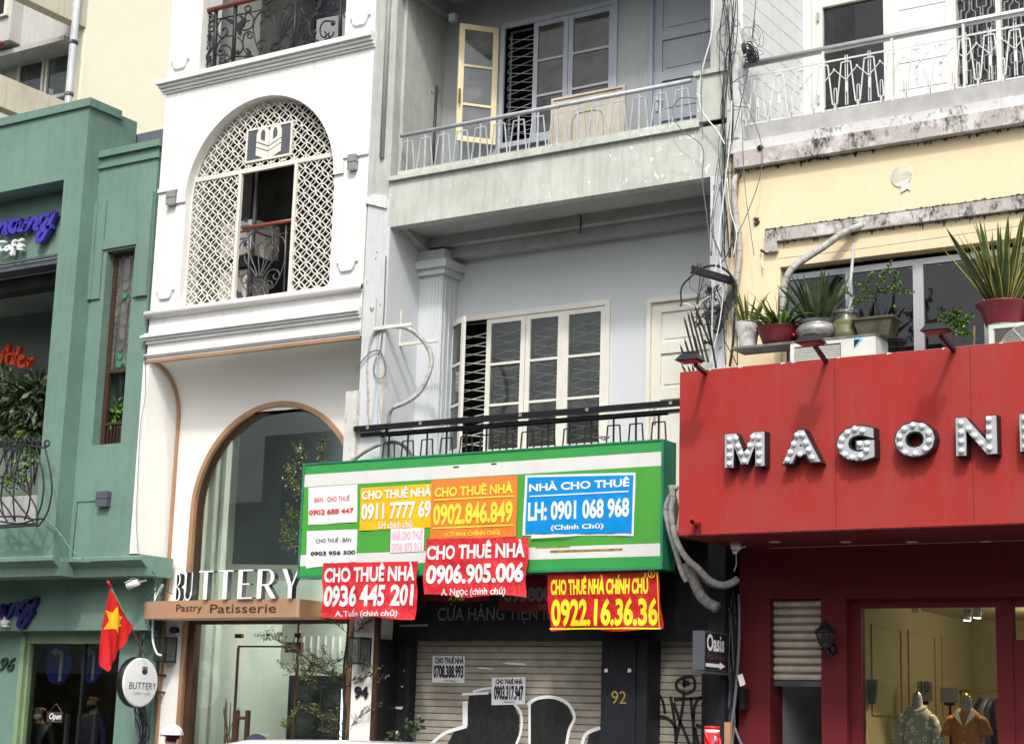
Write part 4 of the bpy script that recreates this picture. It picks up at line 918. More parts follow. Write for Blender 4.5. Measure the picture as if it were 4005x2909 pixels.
iron('balustrade', 'dark iron scroll balustrade with shell motif in the doorway of the lattice screen', zW, L, YL + .10, .0085, 'iron_grey',
     bars=[([(590, 240), (560, 1500)], .012), ([(1270, 130), (1225, 1440)], .012), ([(780, 1390), (775, 1490)], .01), ([(270, 1575), (1260, 1450)], .015), ([(935, 1320), (930, 1450)], .01)], blobs=[(610, 1310, .022), (930, 1250, .02)])
solo('handrail', MB(True).tube([Vector((dL + .02, YL + .08, P(*zW(330, 230), YL + .08).z)), Vector((dR - .02, YL + .08, P(*zW(330, 230), YL + .08).z))], .024, 10), 'redwood', 'red-brown wooden handrail across the doorway of the lattice screen', 'handrail')
g = MB(); pts = [(290, 1290), (340, 1340), (350, 1380), (375, 1350), (385, 1400), (410, 1385), (420, 1430), (450, 1410), (470, 1470), (520, 1520), (460, 1530), (390, 1490), (320, 1420), (285, 1380)]
g.prism([(P(*zW(*p), YL + .1).x, P(*zW(*p), YL + .1).z) for p in pts], YL + .09, YL + .11)
solo('acanthus_leaf', g, 'iron_grey', 'grey cast iron leaf low on the left of the lattice doorway', 'ornament')
# top balcony balustrade
zT_ = q(750, 0, 3.6)
LT = [[(230, 190), (180, 230), (160, 300), (190, 400), (270, 490), (300, 600), (280, 700), (180, 850), (150, 950)], [(225, 190), (290, 210), (310, 260), (300, 300), (260, 310), (235, 280), (245, 245), (270, 240)],
      [(235, 380), (260, 450), (300, 440), (310, 400), (285, 370), (260, 400)], [(235, 380), (250, 330), (290, 300)],
      [(150, 600), (210, 590), (250, 640), (240, 740), (150, 860)], [(210, 640), (215, 690), (180, 715), (155, 680), (175, 610)], [(130, 420), (180, 420), (185, 470), (140, 510)],
      [(220, 880), (210, 940), (250, 970), (280, 930), (260, 880)], [(215, 1040), (240, 990), (280, 1020)],
      [(520, 280), (430, 270), (370, 350), (360, 450), (400, 530), (450, 530), (495, 480), (500, 420), (460, 400), (430, 440)],
      [(560, 510), (470, 520), (390, 590), (350, 700), (370, 780), (430, 780), (460, 740), (450, 690)], [(410, 670), (480, 640), (550, 690), (560, 780), (520, 850), (470, 850), (470, 790), (500, 770), (520, 800)],
      [(430, 870), (400, 900), (395, 850), (430, 820), (460, 870), (430, 930), (460, 960), (490, 930)], [(470, 880), (520, 900), (530, 960)],
      [(790, 90), (750, 120), (770, 165), (815, 160), (830, 110), (790, 85)], [(690, 410), (760, 430), (850, 380), (870, 270), (830, 200), (780, 190), (755, 250), (780, 300), (820, 290)],
      [(850, 470), (820, 450), (750, 480), (720, 580), (740, 700), (780, 770)], [(850, 500), (840, 540), (800, 540), (785, 500), (820, 480)], [(650, 530), (710, 600), (715, 700), (650, 780)],
      [(1050, 160), (950, 190), (880, 300), (870, 450), (900, 600), (960, 740), (1030, 820), (1080, 800), (1080, 760)], [(1050, 170), (1060, 230), (1010, 245), (990, 200), (1020, 180)], [(1140, 0), (1080, 60), (1070, 130), (1050, 170)],
      [(1100, 800), (1100, 680), (1060, 590), (1000, 565), (940, 600), (925, 660), (960, 700), (995, 670), (970, 630)],
      [(1150, 640), (1080, 500), (980, 400), (970, 330), (1010, 295), (1050, 320), (1120, 460), (1170, 640)], [(1180, 640), (1150, 400), (1060, 270), (1080, 230), (1120, 230), (1160, 300), (1180, 500)], [(1195, 640), (1180, 350), (1150, 230), (1170, 160)],
      [(1205, 640), (1240, 400), (1260, 230), (1310, 190), (1330, 240), (1260, 450), (1210, 640)], [(1215, 640), (1300, 450), (1370, 260), (1430, 220), (1430, 280), (1340, 430), (1225, 640)],
      [(1230, 720), (1240, 620), (1290, 530), (1370, 490), (1400, 540), (1380, 580)], [(1230, 800), (1230, 700), (1270, 660), (1320, 680), (1330, 720)], [(1110, 690), (1170, 650), (1230, 690), (1110, 700)], [(1170, 720), (1130, 760), (1150, 800), (1200, 790), (1215, 740), (1170, 720)],
      [(1290, 770), (1400, 640), (1490, 430), (1530, 200), (1540, 120)], [(1540, 300), (1590, 270), (1650, 330), (1650, 450), (1600, 560), (1510, 640)], [(1540, 310), (1540, 350), (1580, 350), (1590, 310)],
      [(1930, 190), (1800, 220), (1710, 310), (1660, 420), (1680, 500), (1730, 520)], [(1600, 590), (1700, 560), (1790, 590), (1830, 660)], [(1960, 300), (1860, 310), (1810, 400), (1820, 500), (1870, 530), (1900, 490), (1870, 450)],
      [(1610, 0), (1550, 80), (1570, 180), (1640, 200), (1680, 170)], [(1900, 620), (1880, 560), (1950, 550), (1990, 600)], [(1930, 460), (1930, 520), (1980, 510), (2000, 450)],
      [(1270, 100), (1320, 130), (1380, 60), (1440, 60), (1470, 110)], [(1030, 10), (1070, 30), (1060, 60), (1030, 70)], [(1930, 80), (1930, 40), (1980, 40), (2000, 90)], [(2150, 30), (2120, 120), (2150, 250)], [(2050, 60), (2060, 120), (1990, 160)]]
tb = iron('balustrade', 'black wrought iron scroll balustrade of the top balcony on the white building', zT_, LT, 15.12, .011, 'iron',
     bars=[([(345, 150), (315, 1010)], .026), ([(145, 280), (115, 1070)], .012), ([(620, 20), (580, 950)], .026), ([(370, 275), (1000, 140)], .011), ([(1465, 60), (1430, 740)], .018), ([(2100, 0), (2085, 600)], .024), ([(620, 800), (760, 795)], .01), ([(1920, 235), (2050, 210)], .01), ([(140, 900), (110, 1070)], .02)],
     blobs=[(405, 710, .038), (650, 740, .036), (1060, 790, .035), (1290, 740, .035), (1730, 460, .036), (1990, 330, .036)])
def leafshape(pts, Y=15.12):
    mk('iron_leaf', MB().prism([(P(*zT_(*p), Y).x, P(*zT_(*p), Y).z) for p in pts], Y - .012, Y + .012), 'iron', tb)
leafshape([(490, 280), (560, 275), (600, 310), (650, 330), (700, 300), (700, 250), (660, 240), (700, 225), (750, 260), (760, 310), (730, 380), (690, 410), (700, 470), (680, 480), (700, 520), (660, 490), (640, 430), (620, 400), (590, 350), (540, 340), (560, 320), (510, 310)])
leafshape([(765, 675), (800, 690), (830, 730), (830, 770), (860, 780), (860, 820), (890, 820), (900, 850), (940, 860), (860, 890), (800, 870), (760, 900), (740, 960), (715, 900), (740, 870), (720, 850), (770, 810), (790, 740)])
leafshape([(1530, 570), (1560, 520), (1590, 480), (1570, 560), (1620, 590), (1580, 620), (1640, 640), (1590, 670), (1630, 680), (1540, 690), (1480, 740), (1440, 730), (1480, 680), (1500, 620)])
leafshape([(1820, 0), (1760, 60), (1780, 90), (1740, 130), (1770, 160), (1720, 190), (1700, 280), (1730, 240), (1790, 210), (1780, 150), (1830, 90), (1840, 30)])
leafshape([(110, 880), (160, 860), (150, 960), (180, 990), (150, 1000), (185, 1040), (140, 1060), (100, 1070)])
leafshape([(205, 830), (240, 780), (270, 790), (270, 830), (300, 860), (250, 870), (260, 900), (220, 880)]); leafshape([(210, 520), (250, 480), (265, 520), (260, 580), (230, 580), (240, 545)])
zh = P(*zT_(150, 165), 15.08).z
solo('handrail', MB(True).tube([(ox0 - .0, 15.1, zh), (ox1, 15.1, zh)], .033, 12), 'redwood', 'red-brown wooden handrail on the top balcony of the white building', 'handrail')

# generic trapezium railing
def traprail(name, label, X0, X1, n, Y, zb, zt, zr, mat, rr, hr, cat='railing', r=.010, group=None, foot=True):
    t = thing(name, label, cat, (X0, Y, zb)); st = (X1 - X0) / (n - 1)
    mk('handrail', MB(True).tube([(X0 - st * .4, Y, zr), (X1 + st * .4, Y, zr)], rr, 12), hr, t)
    b0 = mk('baluster', MB().box(X0 - r, X0 + r, Y - .004, Y + .004, zb, zr), mat, t); rep(b0, [(st * i, 0, 0) for i in range(1, n)])
    g = MB(); h = (zt - zb); a = .27 * st; b = .44 * st; z0 = zb + .07 * h + .03
    g.bar((X0 - a, Y, zt), (X0 + a, Y, zt), .012); g.bar((X0 - a, Y, zt), (X0 - b, Y, z0), .012); g.bar((X0 + a, Y, zt), (X0 + b, Y, z0), .012)
    if foot: g.bar((X0 + b, Y, z0), (X0 + st - b, Y, z0), .009); g.bar((X0 + st / 2, Y, z0), (X0 + st / 2, Y, zb), .012)
    h0 = mk('hoop', g, mat, t); rep(h0, [(st * i, 0, 0) for i in range(1, n)])
    return t
Yr = 15.04
a = P(1593, 600, Yr).x; b = P(2667, 420, Yr).x
traprail('balcony_railing', 'pale grey tube railing with trapezium hoops on the upper balcony of the stained grey building', a, b, 15, Yr, z3t - .0, P(*zD(790, 822), Yr).z, P(2200, 412, Yr).z, 'rail', .024, 'rail')
# black railing on the floor below, behind the green sign
Yb = 15.02; a = P(*zE(245, 1200), Yb).x; b = P(*zH(620, 1250), Yb).x; zbm = P(1440, 1690, Yb).z
n = round((b - a) / ((P(*zE(1535, 1100), Yb).x - a) / 10)) + 1
t2 = traprail('balcony_railing', 'black railing with trapezium hoops rising behind the green signboard', a, b, n, Yb, zf2 + .05, P(*zE(612, 1183), Yb).z, P(*zE(612, 1140), Yb).z, 'black', .01, 'black', foot=True)
xl_, xr_ = P(1400, 1670, 14.98).x, P(2658, 1600, 14.98).x + .3
bz = P(*zE(300, 1150), 14.98).z; bt = P(*zE(170, 1105), 14.98).z
bm_ = thing('black_beam', 'twin black steel channel beam laid along the railing above the green sign', 'beam', (xl_, 14.98, bz))
mk('channel', MB().box(xl_, xr_, 14.90, 14.97, bt - .055, bt).box(xl_, xr_, 14.895, 14.90, bt - .04, bt - .03).box(xl_, xr_, 14.895, 14.9, bt - .02, bt - .012), 'black', bm_)
mk('channel', MB().box(xl_ + .04, xr_, 14.98, 15.06, bz - .01, bt - .075), 'black', bm_)
for x in (1435, 1640, 2030, 2290, 2617): c = P(x, 1660, 14.9).x; mk('tape_scrap', MB().box(c, c + .035, 14.888, 14.894, bt - .045, bt - .012), 'lamp_grey', bm_)
# white railing of the right building
Yw2 = 15.05
vx = [P(*zJ(x, 500), Yw2).x for x in (75, 218, 363, 510, 658, 808, 963, 1118, 1272, 1437, 1600)]
st = (vx[-1] - vx[0]) / 10; X0 = vx[0] - 2 * st
zr_ = P(3505, 144, Yw2).z; zt_ = P(*zJ(808, 320), Yw2).z; zb_ = P(*zJ(808, 640), Yw2).z; zh_ = P(*zJ(808, 348), Yw2).z; zl_ = P(*zJ(885, 600), Yw2).z
wr = thing('balcony_railing', 'white railing with zigzag bars and a thick galvanised handrail on the right balcony', 'railing', (X0, Yw2, zb_))
mk('handrail', MB(True).tube([(X0 - .0, Yw2 - .01, zr_), (vx[-1] + 3 * st, Yw2 - .01, zr_)], .036, 14), 'galv', wr)
mk('top_bar', MB().box(X0 - st * .6, vx[-1] + 3 * st, Yw2 - .006, Yw2 + .006, zt_ - .008, zt_ + .008), 'rail_white', wr); mk('bottom_bar', MB().box(X0 - st * .6, vx[-1] + 3 * st, Yw2 - .006, Yw2 + .006, zb_ - .008, zb_ + .008), 'rail_white', wr)
x = X0; g = MB(); g.bar((x - .011, Yw2 - .014, zt_ + .03), (x - .011, Yw2 - .014, zb_ + .02), .008); g.bar((x + .011, Yw2 - .014, zt_ + .03), (x + .011, Yw2 - .014, zb_ + .02), .008); zm_ = (zt_ + zb_) / 2 + .0
g.bar((x, Yw2 - .018, zm_ + .02), (x, Yw2 - .018, zm_ - .1), .018)
p0 = mk('twin_bar', g, 'rail_white', wr); rep(p0, [(st * i, 0, 0) for i in range(1, 15)])
g = MB(); a = .2 * st; b = .4 * st
for (p, r_) in (((x - a, zh_), (x + a, zh_)), ((x - a, zh_), (x - b, zl_)), ((x + a, zh_), (x + b, zl_)), ((x + b - .0, zl_), (x + st - b, zl_)), ((x + b + .02, zl_), (x + b + .02, zb_ - .03)), ((x + st - b - .02, zl_), (x + st - b - .02, zb_ - .03))): g.bar((p[0], Yw2 - .026, p[1]), (r_[0], Yw2 - .026, r_[1]), .011)
p0 = mk('hoop', g, 'rail_white', wr); rep(p0, [(st * i, 0, 0) for i in range(1, 15)])
g = MB(); zp = P(*zJ(885, 375), Yw2).z; g.bar((x, Yw2 - .034, zm_ + .02), (x + st / 2, Yw2 - .034, zp), .008); g.bar((x + st / 2, Yw2 - .034, zp), (x + st, Yw2 - .034, zm_ + .02), .008); g.fbox((x + st / 2 - .014, Yw2 - .045, zp), (.014, 0, .014), (.014, 0, -.014), (0, .012, 0))
p0 = mk('zigzag', g, 'rail_white', wr); rep(p0, [(st * i, 0, 0) for i in range(1, 14)])
g = MB(True); zp2 = P(*zJ(885, 490), Yw2).z; xc = x + st / 2
g.tube([(xc - .012, Yw2 - .012, zb_ - .03), (xc - .012, Yw2 - .012, zp2 - .01), (xc, Yw2 - .012, zp2), (xc + .012, Yw2 - .012, zp2 - .01), (xc + .012, Yw2 - .012, zb_ - .03)], .005, 5)
p0 = mk('loop', g, 'rail_white', wr); rep(p0, [(st * i, 0, 0) for i in range(1, 14)])
for vxx in (vx[2], vx[5], vx[8]): mk('post', MB().box(vxx - .011, vxx + .011, Yw2 - .05, Yw2 - .028, zy3, zr_ - .03), 'rail_white', wr)
# iron basket in front of the cafe loggia
zV = q(0, 1350, 2.196); YV = 14.5
LV = [[(385, 880), (420, 1020), (445, 1200), (435, 1330), (400, 1450), (340, 1540), (320, 1545)], [(385, 880), (385, 830), (415, 820), (425, 850), (400, 870), (390, 845)],
      [(310, 860), (330, 960), (365, 1080), (375, 1220), (355, 1370), (320, 1470), (320, 1545)], [(250, 860), (262, 1000), (265, 1200), (250, 1380), (210, 1500)], [(200, 860), (160, 980), (125, 1160), (115, 1350), (130, 1500)],
      [(120, 880), (60, 1040), (20, 1200), (10, 1350), (40, 1480)], [(60, 880), (-10, 1040), (-60, 1200), (-70, 1400)], [(40, 940), (120, 1110), (240, 1270), (310, 1400), (325, 1500)], [(0, 1180), (100, 1290), (200, 1420), (300, 1530)], [(-40, 1280), (60, 1400), (130, 1510)], [(-10, 1400), (60, 1510)],
      [(40, 940), (90, 880), (130, 890), (110, 930), (80, 900)], [(-60, 1500), (50, 1520), (180, 1530), (320, 1490), (385, 1495)], [(-60, 1470), (80, 1470), (180, 1470), (260, 1490), (330, 1500)], [(-60, 1570), (100, 1560), (250, 1550), (330, 1550)], [(-60, 1550), (120, 1540), (320, 1530)]]
for cx_ in (320, 265, 190, 125, 60, 0): LV.append([(cx_ + 8, 870), (cx_ + 22, 820), (cx_ + 5, 790), (cx_ - 15, 805), (cx_ - 8, 835), (cx_ + 8, 820)])
iron('iron_basket', 'bulging black iron basket grille with curled tips below the cafe loggia plants', zV, LV, YV, .011, 'iron', bars=[([(-80, 880), (200, 855), (390, 880)], .012)])
g = MB(); a = P(132, 1945, 14.95); g.box(-26, XO, 14.76, 15.3, zSill - .12, a.z); solo('planter_box', g, 'conc', 'long grey concrete planter behind the iron basket at the left edge', 'planter')

# ================================================================= WINDOWS, SHUTTERS AND DOORS OF THE GREY BUILDING
def leaf_frame(t, O, U, W, H, rows, fm, gm, th=.035, st=.06, panes='pane', frame='frame', inner=None):
    """a glazed leaf: O lower corner, U unit direction along its width, vertical height H"""
    O = Vector(O); U = Vector(U).normalized(); N = Vector((U.y, -U.x, 0)); up = Vector((0, 0, 1)); g = MB()
    g.fbox(O, U * st, N * th, up * H); g.fbox(O + U * (W - st), U * st, N * th, up * H)
    zs_ = [0] + rows + [1]
    g.fbox(O + U * st, U * (W - 2 * st), N * th, up * st); g.fbox(O + U * st + up * (H - st), U * (W - 2 * st), N * th, up * st)
    for r_ in rows: g.fbox(O + U * st + up * (H * r_ - .014), U * (W - 2 * st), N * th, up * .028)
    fr = mk(frame, g, fm, t)
    for a, b in zip(zs_[:-1], zs_[1:]):
        z0 = H * a + (.014 if a else st); z1 = H * b - (.014 if b < 1 else st)
        mk(panes, MB().fbox(O + U * st + N * th * .45 + up * z0, U * (W - 2 * st), N * .004, up * (z1 - z0)), gm, fr)
    return fr
def hexgrille(t, x0, x1, Y, z0, z1, mat, period=.2):
    g = MB(True); z = z0; s = 0; r = .005
    ptsA = []; ptsB = []; k = 0
    while z < z1:
        a, b = (x0, x1) if k % 2 == 0 else (x1, x0)
        ptsA += [(a, Y, z), (a, Y, z + period * .17)]; ptsB += [(b, Y + .008, z), (b, Y + .008, z + period * .17)]
        z += period * .5; k += 1
    g.tube(ptsA, r, 5); g.tube(ptsB, r, 5); return mk('grille', g, mat, t)
# upper floor window
t = thing('casement_window', 'blue-grey framed casement window with one pale yellow leaf swung open, upper floor of the grey building', 'window', (wx0, YK, wz0))
a = P(2086, 300, YK).x
g = MB(); g.box(wx0 - .05, wx0, YK - .03, YK + .1, wz0 - .06, wz1 + .06); g.box(wx1, wx1 + .05, YK - .03, YK + .1, wz0 - .06, wz1 + .06); g.box(wx0, wx1, YK - .03, YK + .1, wz1, wz1 + .06); g.box(wx0, wx1, YK - .06, YK + .1, wz0 - .06, wz0)
mk('window_frame', g, 'blue_frame', t)
mid = P(2222, 300, YK).x
leaf_frame(t, (a, YK + .02, wz0), (1, 0, 0), mid - a - .004, wz1 - wz0, [.36, .66], 'blue_frame', 'glass_old'); leaf_frame(t, (mid + .004, YK + .02, wz0), (1, 0, 0), wx1 - mid - .004, wz1 - wz0, [.36, .66], 'blue_frame', 'glass_old')
hexgrille(t, wx0 + .02, a - .02, YK + .03, wz0 + .05, wz1 - .05, 'lamp_grey', .21)
mk('dark_room', MB().box(wx0 - .6, wx1 + .5, YK + 1.4, YK + 1.45, wz0 - .6, wz1 + .6).box(wx0 - .65, wx0 - .6, YK + .15, YK + 1.4, wz0 - .6, wz1 + .6).box(wx0 - .6, wx1 + .5, YK + .15, YK + 1.4, wz1 + .6, wz1 + .65), 'dark', t)
H3 = P(1952, 112, 15.9).z; h_ = P(1952, 112, 15.9); f_ = PZ(1800, 91, H3); U = (f_ - h_); U.z = 0; zlo = P(1949, 565, 15.9).z
lf = leaf_frame(t, (h_.x, 15.9, zlo), U, U.length, H3 - zlo, [.315, .645], 'yellow_frame', 'glass_side', frame='open_leaf', st=.065)
mk('window_latch', MB().box(f_.x + .03, f_.x + .045, f_.y - .03, f_.y - .0, zlo + .45, zlo + .62), 'wood', lf)
# open second leaf frame stays: opposite leaf folded on the wall
# upper floor door
def door(label, x0, x1, Y, z0, z1, mat, rails, st=.1):
    t = thing('panel_door', label, 'door', (x0, Y, z0))
    g = MB(); g.box(x0 - .05, x0, Y - .05, Y + .1, z0, z1 + .05); g.box(x1, x1 + .05, Y - .05, Y + .1, z0, z1 + .05); g.box(x0, x1, Y - .05, Y + .1, z1, z1 + .05); mk('door_frame', g, mat, t)
    g = MB(); g.box(x0, x0 + st, Y - .01, Y + .03, z0, z1); g.box(x1 - st, x1, Y - .01, Y + .03, z0, z1)
    zz = [z0] + rails + [z1]
    for r_ in rails: g.box(x0 + st, x1 - st, Y - .01, Y + .03, r_ - st * .55, r_ + st * .55)
    g.box(x0 + st, x1 - st, Y - .01, Y + .03, z1 - st, z1); g.box(x0 + st, x1 - st, Y - .01, Y + .03, z0, z0 + st); mk('door_stile', g, mat, t)
    for a, b in zip(zz[:-1], zz[1:]):
        p = MB(); lo = a + st * (.55 if a > z0 else 1); hi = b - st * (.55 if b < z1 else 1)
        p.box(x0 + st, x1 - st, Y + .01, Y + .025, lo, hi); p.box(x0 + st + .04, x1 - st - .04, Y + .002, Y + .01, lo + .04, hi - .04); mk('door_panel', p, mat, t)
    hz = z0 + 1.0; mk('handle_plate', MB().box(x0 + .03, x0 + .065, Y - .025, Y - .01, hz - .12, hz + .08).box(x0 + .03, x0 + .13, Y - .04, Y - .025, hz, hz + .015), 'galv', t)
    return t
door('blue-grey panelled door at the right of the upper balcony', dx0 + .05, dx1 - .05, YK, zf3, zf3 + 2.75, 'blue_door', [P(2660, y, YK).z for y in (445, 288, 128)])
door('cream panelled door behind the spikes on the lower balcony', D2[0] + .05, D2[1] + .1, YK, zf2, D2[2] - .05, 'cream_door', [P(2660, y, YK).z for y in (1535, 1355)], .11)
# lower window of four leaves
t = thing('casement_window', 'wide cream casement window of small panes above the green sign, left leaf ajar', 'window', (W2[0], YK, W2[2]))
x0, x1, z0, z1 = W2; g = MB()
g.box(x0 - .06, x0, YK - .03, YK + .1, z0 - .06, z1 + .06); g.box(x1, x1 + .06, YK - .03, YK + .1, z0 - .06, z1 + .06); g.box(x0, x1, YK - .03, YK + .1, z1, z1 + .06); g.box(x0 - .1, x1 + .1, YK - .08, YK + .1, z0 - .1, z0 - .0)
mp_ = [P(*zE(992, 700), YK).x, P(*zE(1243, 700), YK).x, P(*zE(1482, 700), YK).x, P(*zH(12, 700), YK).x, x1]
g.box(mp_[2], mp_[3], YK - .02, YK + .08, z0, z1); mk('window_frame', g, 'cream_frame', t)
R_ = [.36, .66]
leaf_frame(t, (mp_[0], YK + .02, z0), (1, 0, 0), mp_[1] - mp_[0] - .004, z1 - z0, R_, 'cream_frame', 'glass_teal'); leaf_frame(t, (mp_[1] + .004, YK + .02, z0), (1, 0, 0), mp_[2] - mp_[1] - .004, z1 - z0, R_, 'cream_frame', 'glass_teal')
leaf_frame(t, (mp_[3], YK + .02, z0), (1, 0, 0), mp_[4] - mp_[3], z1 - z0, R_, 'cream_frame', 'glass_teal')
leaf_frame(t, (x0 + .03, YK - .0, z0), (.83, -.56, 0), .42, z1 - z0, R_, 'cream_frame', 'glass_teal', frame='open_leaf')
for a, b in ((x0 + .05, mp_[0] - .01), (mp_[0] + .08, mp_[1] - .08), (mp_[1] + .08, mp_[2] - .08), (mp_[3] + .07, mp_[4] - .07)): hexgrille(t, a, b, YK + .07, z0 + .08, z1 - .05, 'cream_frame', .21)
mk('dark_room', MB().box(x0 - .6, x1 + .3, YK + 1.1, YK + 1.15, z0 - .3, z1 + .5).box(x0 - .6, x1 + .3, YK + .15, YK + 1.1, z1 + .5, z1 + .55), 'dark', t)

# ================================================================= GREEN SIGNBOARD AND BILLS
YS_ = 14.7
c = [P(*p, YS_) for p in ((1188, 1815), (2596, 1717), (2591, 2222), (1165, 2261))]
sx0, sx1, sz0, sz1 = (c[0].x + c[3].x) / 2, (c[1].x + c[2].x) / 2, (c[2].z + c[3].z) / 2, (c[0].z + c[1].z) / 2
H_ = sz1 - sz0
sg = thing('signboard', 'long green and white lightbox signboard pasted over with rental bills', 'signboard', ((sx0 + sx1) / 2, YS_, sz0))
mk('box', MB().box(sx0, sx1, YS_ + .006, 15.0 - .03, sz0, sz1), 'sframe', sg)
g = MB(); t_ = .022
g.box(sx0 - .004, sx0 + t_, YS_ - .01, YS_ + .02, sz0, sz1); g.box(sx1 - t_, sx1 + .004, YS_ - .01, YS_ + .02, sz0, sz1); g.box(sx0 + t_, sx1 - t_, YS_ - .01, YS_ + .02, sz1 - t_ * .6, sz1 + .004); g.box(sx0 + t_, sx1 - t_, YS_ - .01, YS_ + .02, sz0 - .004, sz0 + t_)
mk('frame', g, 'sframe', sg)
for f0, f1, m in ((.0, .1, 'sgreen'), (.1, .198, 'swhite'), (.198, .795, 'sgreen2'), (.795, .905, 'swhite'), (.905, 1., 'sgreen')): mk('face_strip', MB().box(sx0 + .01, sx1 - .01, YS_, YS_ + .012, sz0 + H_ * f0 + .0005, sz0 + H_ * f1 - .0005), m, sg)
for (u, v, w, h) in ((1468, 292, 55, 12), (1815, 262, 55, 10)): a = P(*zQ(u, v), YS_ - .002); mk('tape_scrap', MB().box(a.x, a.x + w / 2.353 / 355, YS_ - .003, YS_, a.z - .014, a.z), 'black', sg)
for (u, v, w, h) in ((300, 903, 300, 8), (415, 930, 620, 14), (30, 0, 0, 0)):
    if w: a = P(*zR(u, v), YS_ - .002); mk('tape_scrap', MB().box(a.x, a.x + w / 2.059 / 365, YS_ - .003, YS_, a.z - h / 2.059 / 355 * 1.2, a.z), plain('brown_tape_residue', (.42, .30, .10), .7, var=.3, scale=20.), sg)

def bill(name, label, z, TL, TR, BR, BL, mat, Y, lines, cat='poster', group='rental bills on the green signboard', amp=.0, lam=.25, extra=None, seed=0, bulge=0.):
    pts = [P(*z(*p), Y) for p in (TL, TR, BR, BL)]
    t = thing(name, label, cat, ((pts[2].x + pts[3].x) / 2, Y, min(pts[2].z, pts[3].z)), group)
    rnd = random.Random(seed); ph = [rnd.uniform(0, 6.3) for _ in range(6)]
    zt_ = max(p.z for p in pts); hh = zt_ - min(p.z for p in pts); xw = pts[1].x - pts[0].x
    def wv(p):
        v = (zt_ - p.z) / hh; u = (p.x - pts[0].x) / xw
        k = amp * (.35 + .9 * v)
        d = k * (math.sin(p.x / lam * 6.28 + ph[0] + v * 1.6) * .5 + math.sin(p.x / lam * 2.3 + ph[1] - v * 2) * .45 + math.sin(p.z / lam * 9 + p.x * 5 + ph[2]) * .22)
        return Vector((p.x, p.y + d - bulge * v * v, p.z))
    NX, NZ = 40, 22; g = MB(True); vs = []
    for j in range(NZ + 1):
        for i in range(NX + 1):
            u, v = i / NX, j / NZ
            p = (pts[0] * (1 - u) + pts[1] * u) * (1 - v) + (pts[3] * (1 - u) + pts[2] * u) * v
            if amp:
                e = .012 * amp / .02
                if j == NZ: p = p + Vector((0, 0, e * math.sin(u * 9 + ph[3])))
                if i == 0 or i == NX: p = p + Vector((e * .7 * math.sin(v * 7 + ph[4]), 0, 0))
            vs.append(wv(p))
    g.add(vs, [(j * (NX + 1) + i, (j + 1) * (NX + 1) + i, (j + 1) * (NX + 1) + i + 1, j * (NX + 1) + i + 1) for j in range(NZ) for i in range(NX)])
    sh_ = mk('sheet', g, mat, t, fixn=False)
    for (s, BLp, TRp, m, off) in lines:
        a = P(*z(*BLp), Y); b = P(*z(*TRp), Y)
        lift = .0035 if not amp else .006
        f = (lambda p, lift=lift: wv(p) + Vector((0, -lift, 0)))
        if s == '---':
            th = .007; g = MB(); n = 24; vv = []
            for i in range(n + 1):
                x = a.x + (b.x - a.x) * i / n; zz = (a.z + b.z) / 2
                vv += [f(Vector((x, Y, zz - th))), f(Vector((x, Y, zz + th)))]
            g.add(vv, [(2 * i, 2 * i + 2, 2 * i + 3, 2 * i + 1) for i in range(n)]); mk('rule', g, m, t, fixn=False)
        else: text('lettering', s, a, b, m, t, Y=Y, off=off, warp=f, cuts=.05 if amp else 0)
    return t
Y1 = YS_ - .006
bill('rental_bill', 'white bill with red number 0902 688 447 at the top left of the green sign', zQ, (133, 485), (585, 455), (580, 800), (130, 830), 'paper', Y1,
     [('BÁN - CHO THUÊ', (190, 622), (515, 548), 'ink_red', .005), ('0902 688 447', (138, 740), (553, 670), 'ink_red', .03)], seed=1, amp=.003)
bill('rental_bill', 'white bill with black number 0903 956 500 under the red-numbered white bill', zQ, (118, 885), (585, 868), (572, 1165), (108, 1230), 'paper', Y1,
     [('CHO THUÊ - BÁN', (205, 995), (530, 935), 'ink_black', .005), ('0903 956 500', (152, 1112), (568, 1060), 'ink_black', .03)], seed=2, amp=.004)
bill('rental_bill', 'golden yellow bill with white number 0911 7777 69 on the green sign', zQ, (615, 488), (1283, 448), (1272, 850), (603, 880), 'byellow', Y1,
     [('CHO THUÊ NHÀ', (625, 600), (1268, 460), 'ink_white', .034), ('0911 7777 69', (620, 790), (1265, 598), 'ink_white', .034), ('LH chính chủ', (780, 864), (1090, 780), 'ink_white', .018)], seed=3, amp=.004)
bill('rental_bill', 'small faded pink and white bill with number 0936 075 915 under the yellow bill', zQ, (890, 865), (1200, 850), (1192, 1070), (885, 1085), 'paper', Y1 - .001,
     [('NHÀ CHO THUÊ', (898, 970), (1188, 862), 'ink_pink', .045), ('0936 075 915', (895, 1072), (1185, 985), 'ink_pink', .04)], seed=4)
bill('rental_bill', 'faded orange bill with yellow number 0902.846.849 in the middle of the green sign', zQ, (1265, 418), (2060, 372), (2045, 940), (1250, 965), 'borange', Y1 - .004,
     [('CHO THUÊ NHÀ', (1295, 575), (2018, 425), 'ink_lemon', .034), ('---', (1290, 592), (2025, 572), 'ink_lemon', 0), ('0902.846.849', (1280, 838), (2018, 600), 'ink_lemon', .036), ('---', (1280, 852), (2020, 838), 'ink_lemon', 0), ('(CÔ MAI: CHÍNH CHỦ)', (1390, 948), (1898, 866), 'ink_lemon', .018)], seed=5, amp=.005)
bb = bill('rental_bill', 'bright blue bill with a white border and number 0901 068 968 on the green sign', zR, (215, 325), (1103, 303), (1087, 812), (190, 812), 'paper', Y1 - .002, [], seed=6, amp=.004)
bill_blue = [P(*zR(*p), Y1 - .009) for p in ((234, 342), (1085, 323), (1070, 790), (213, 795))]
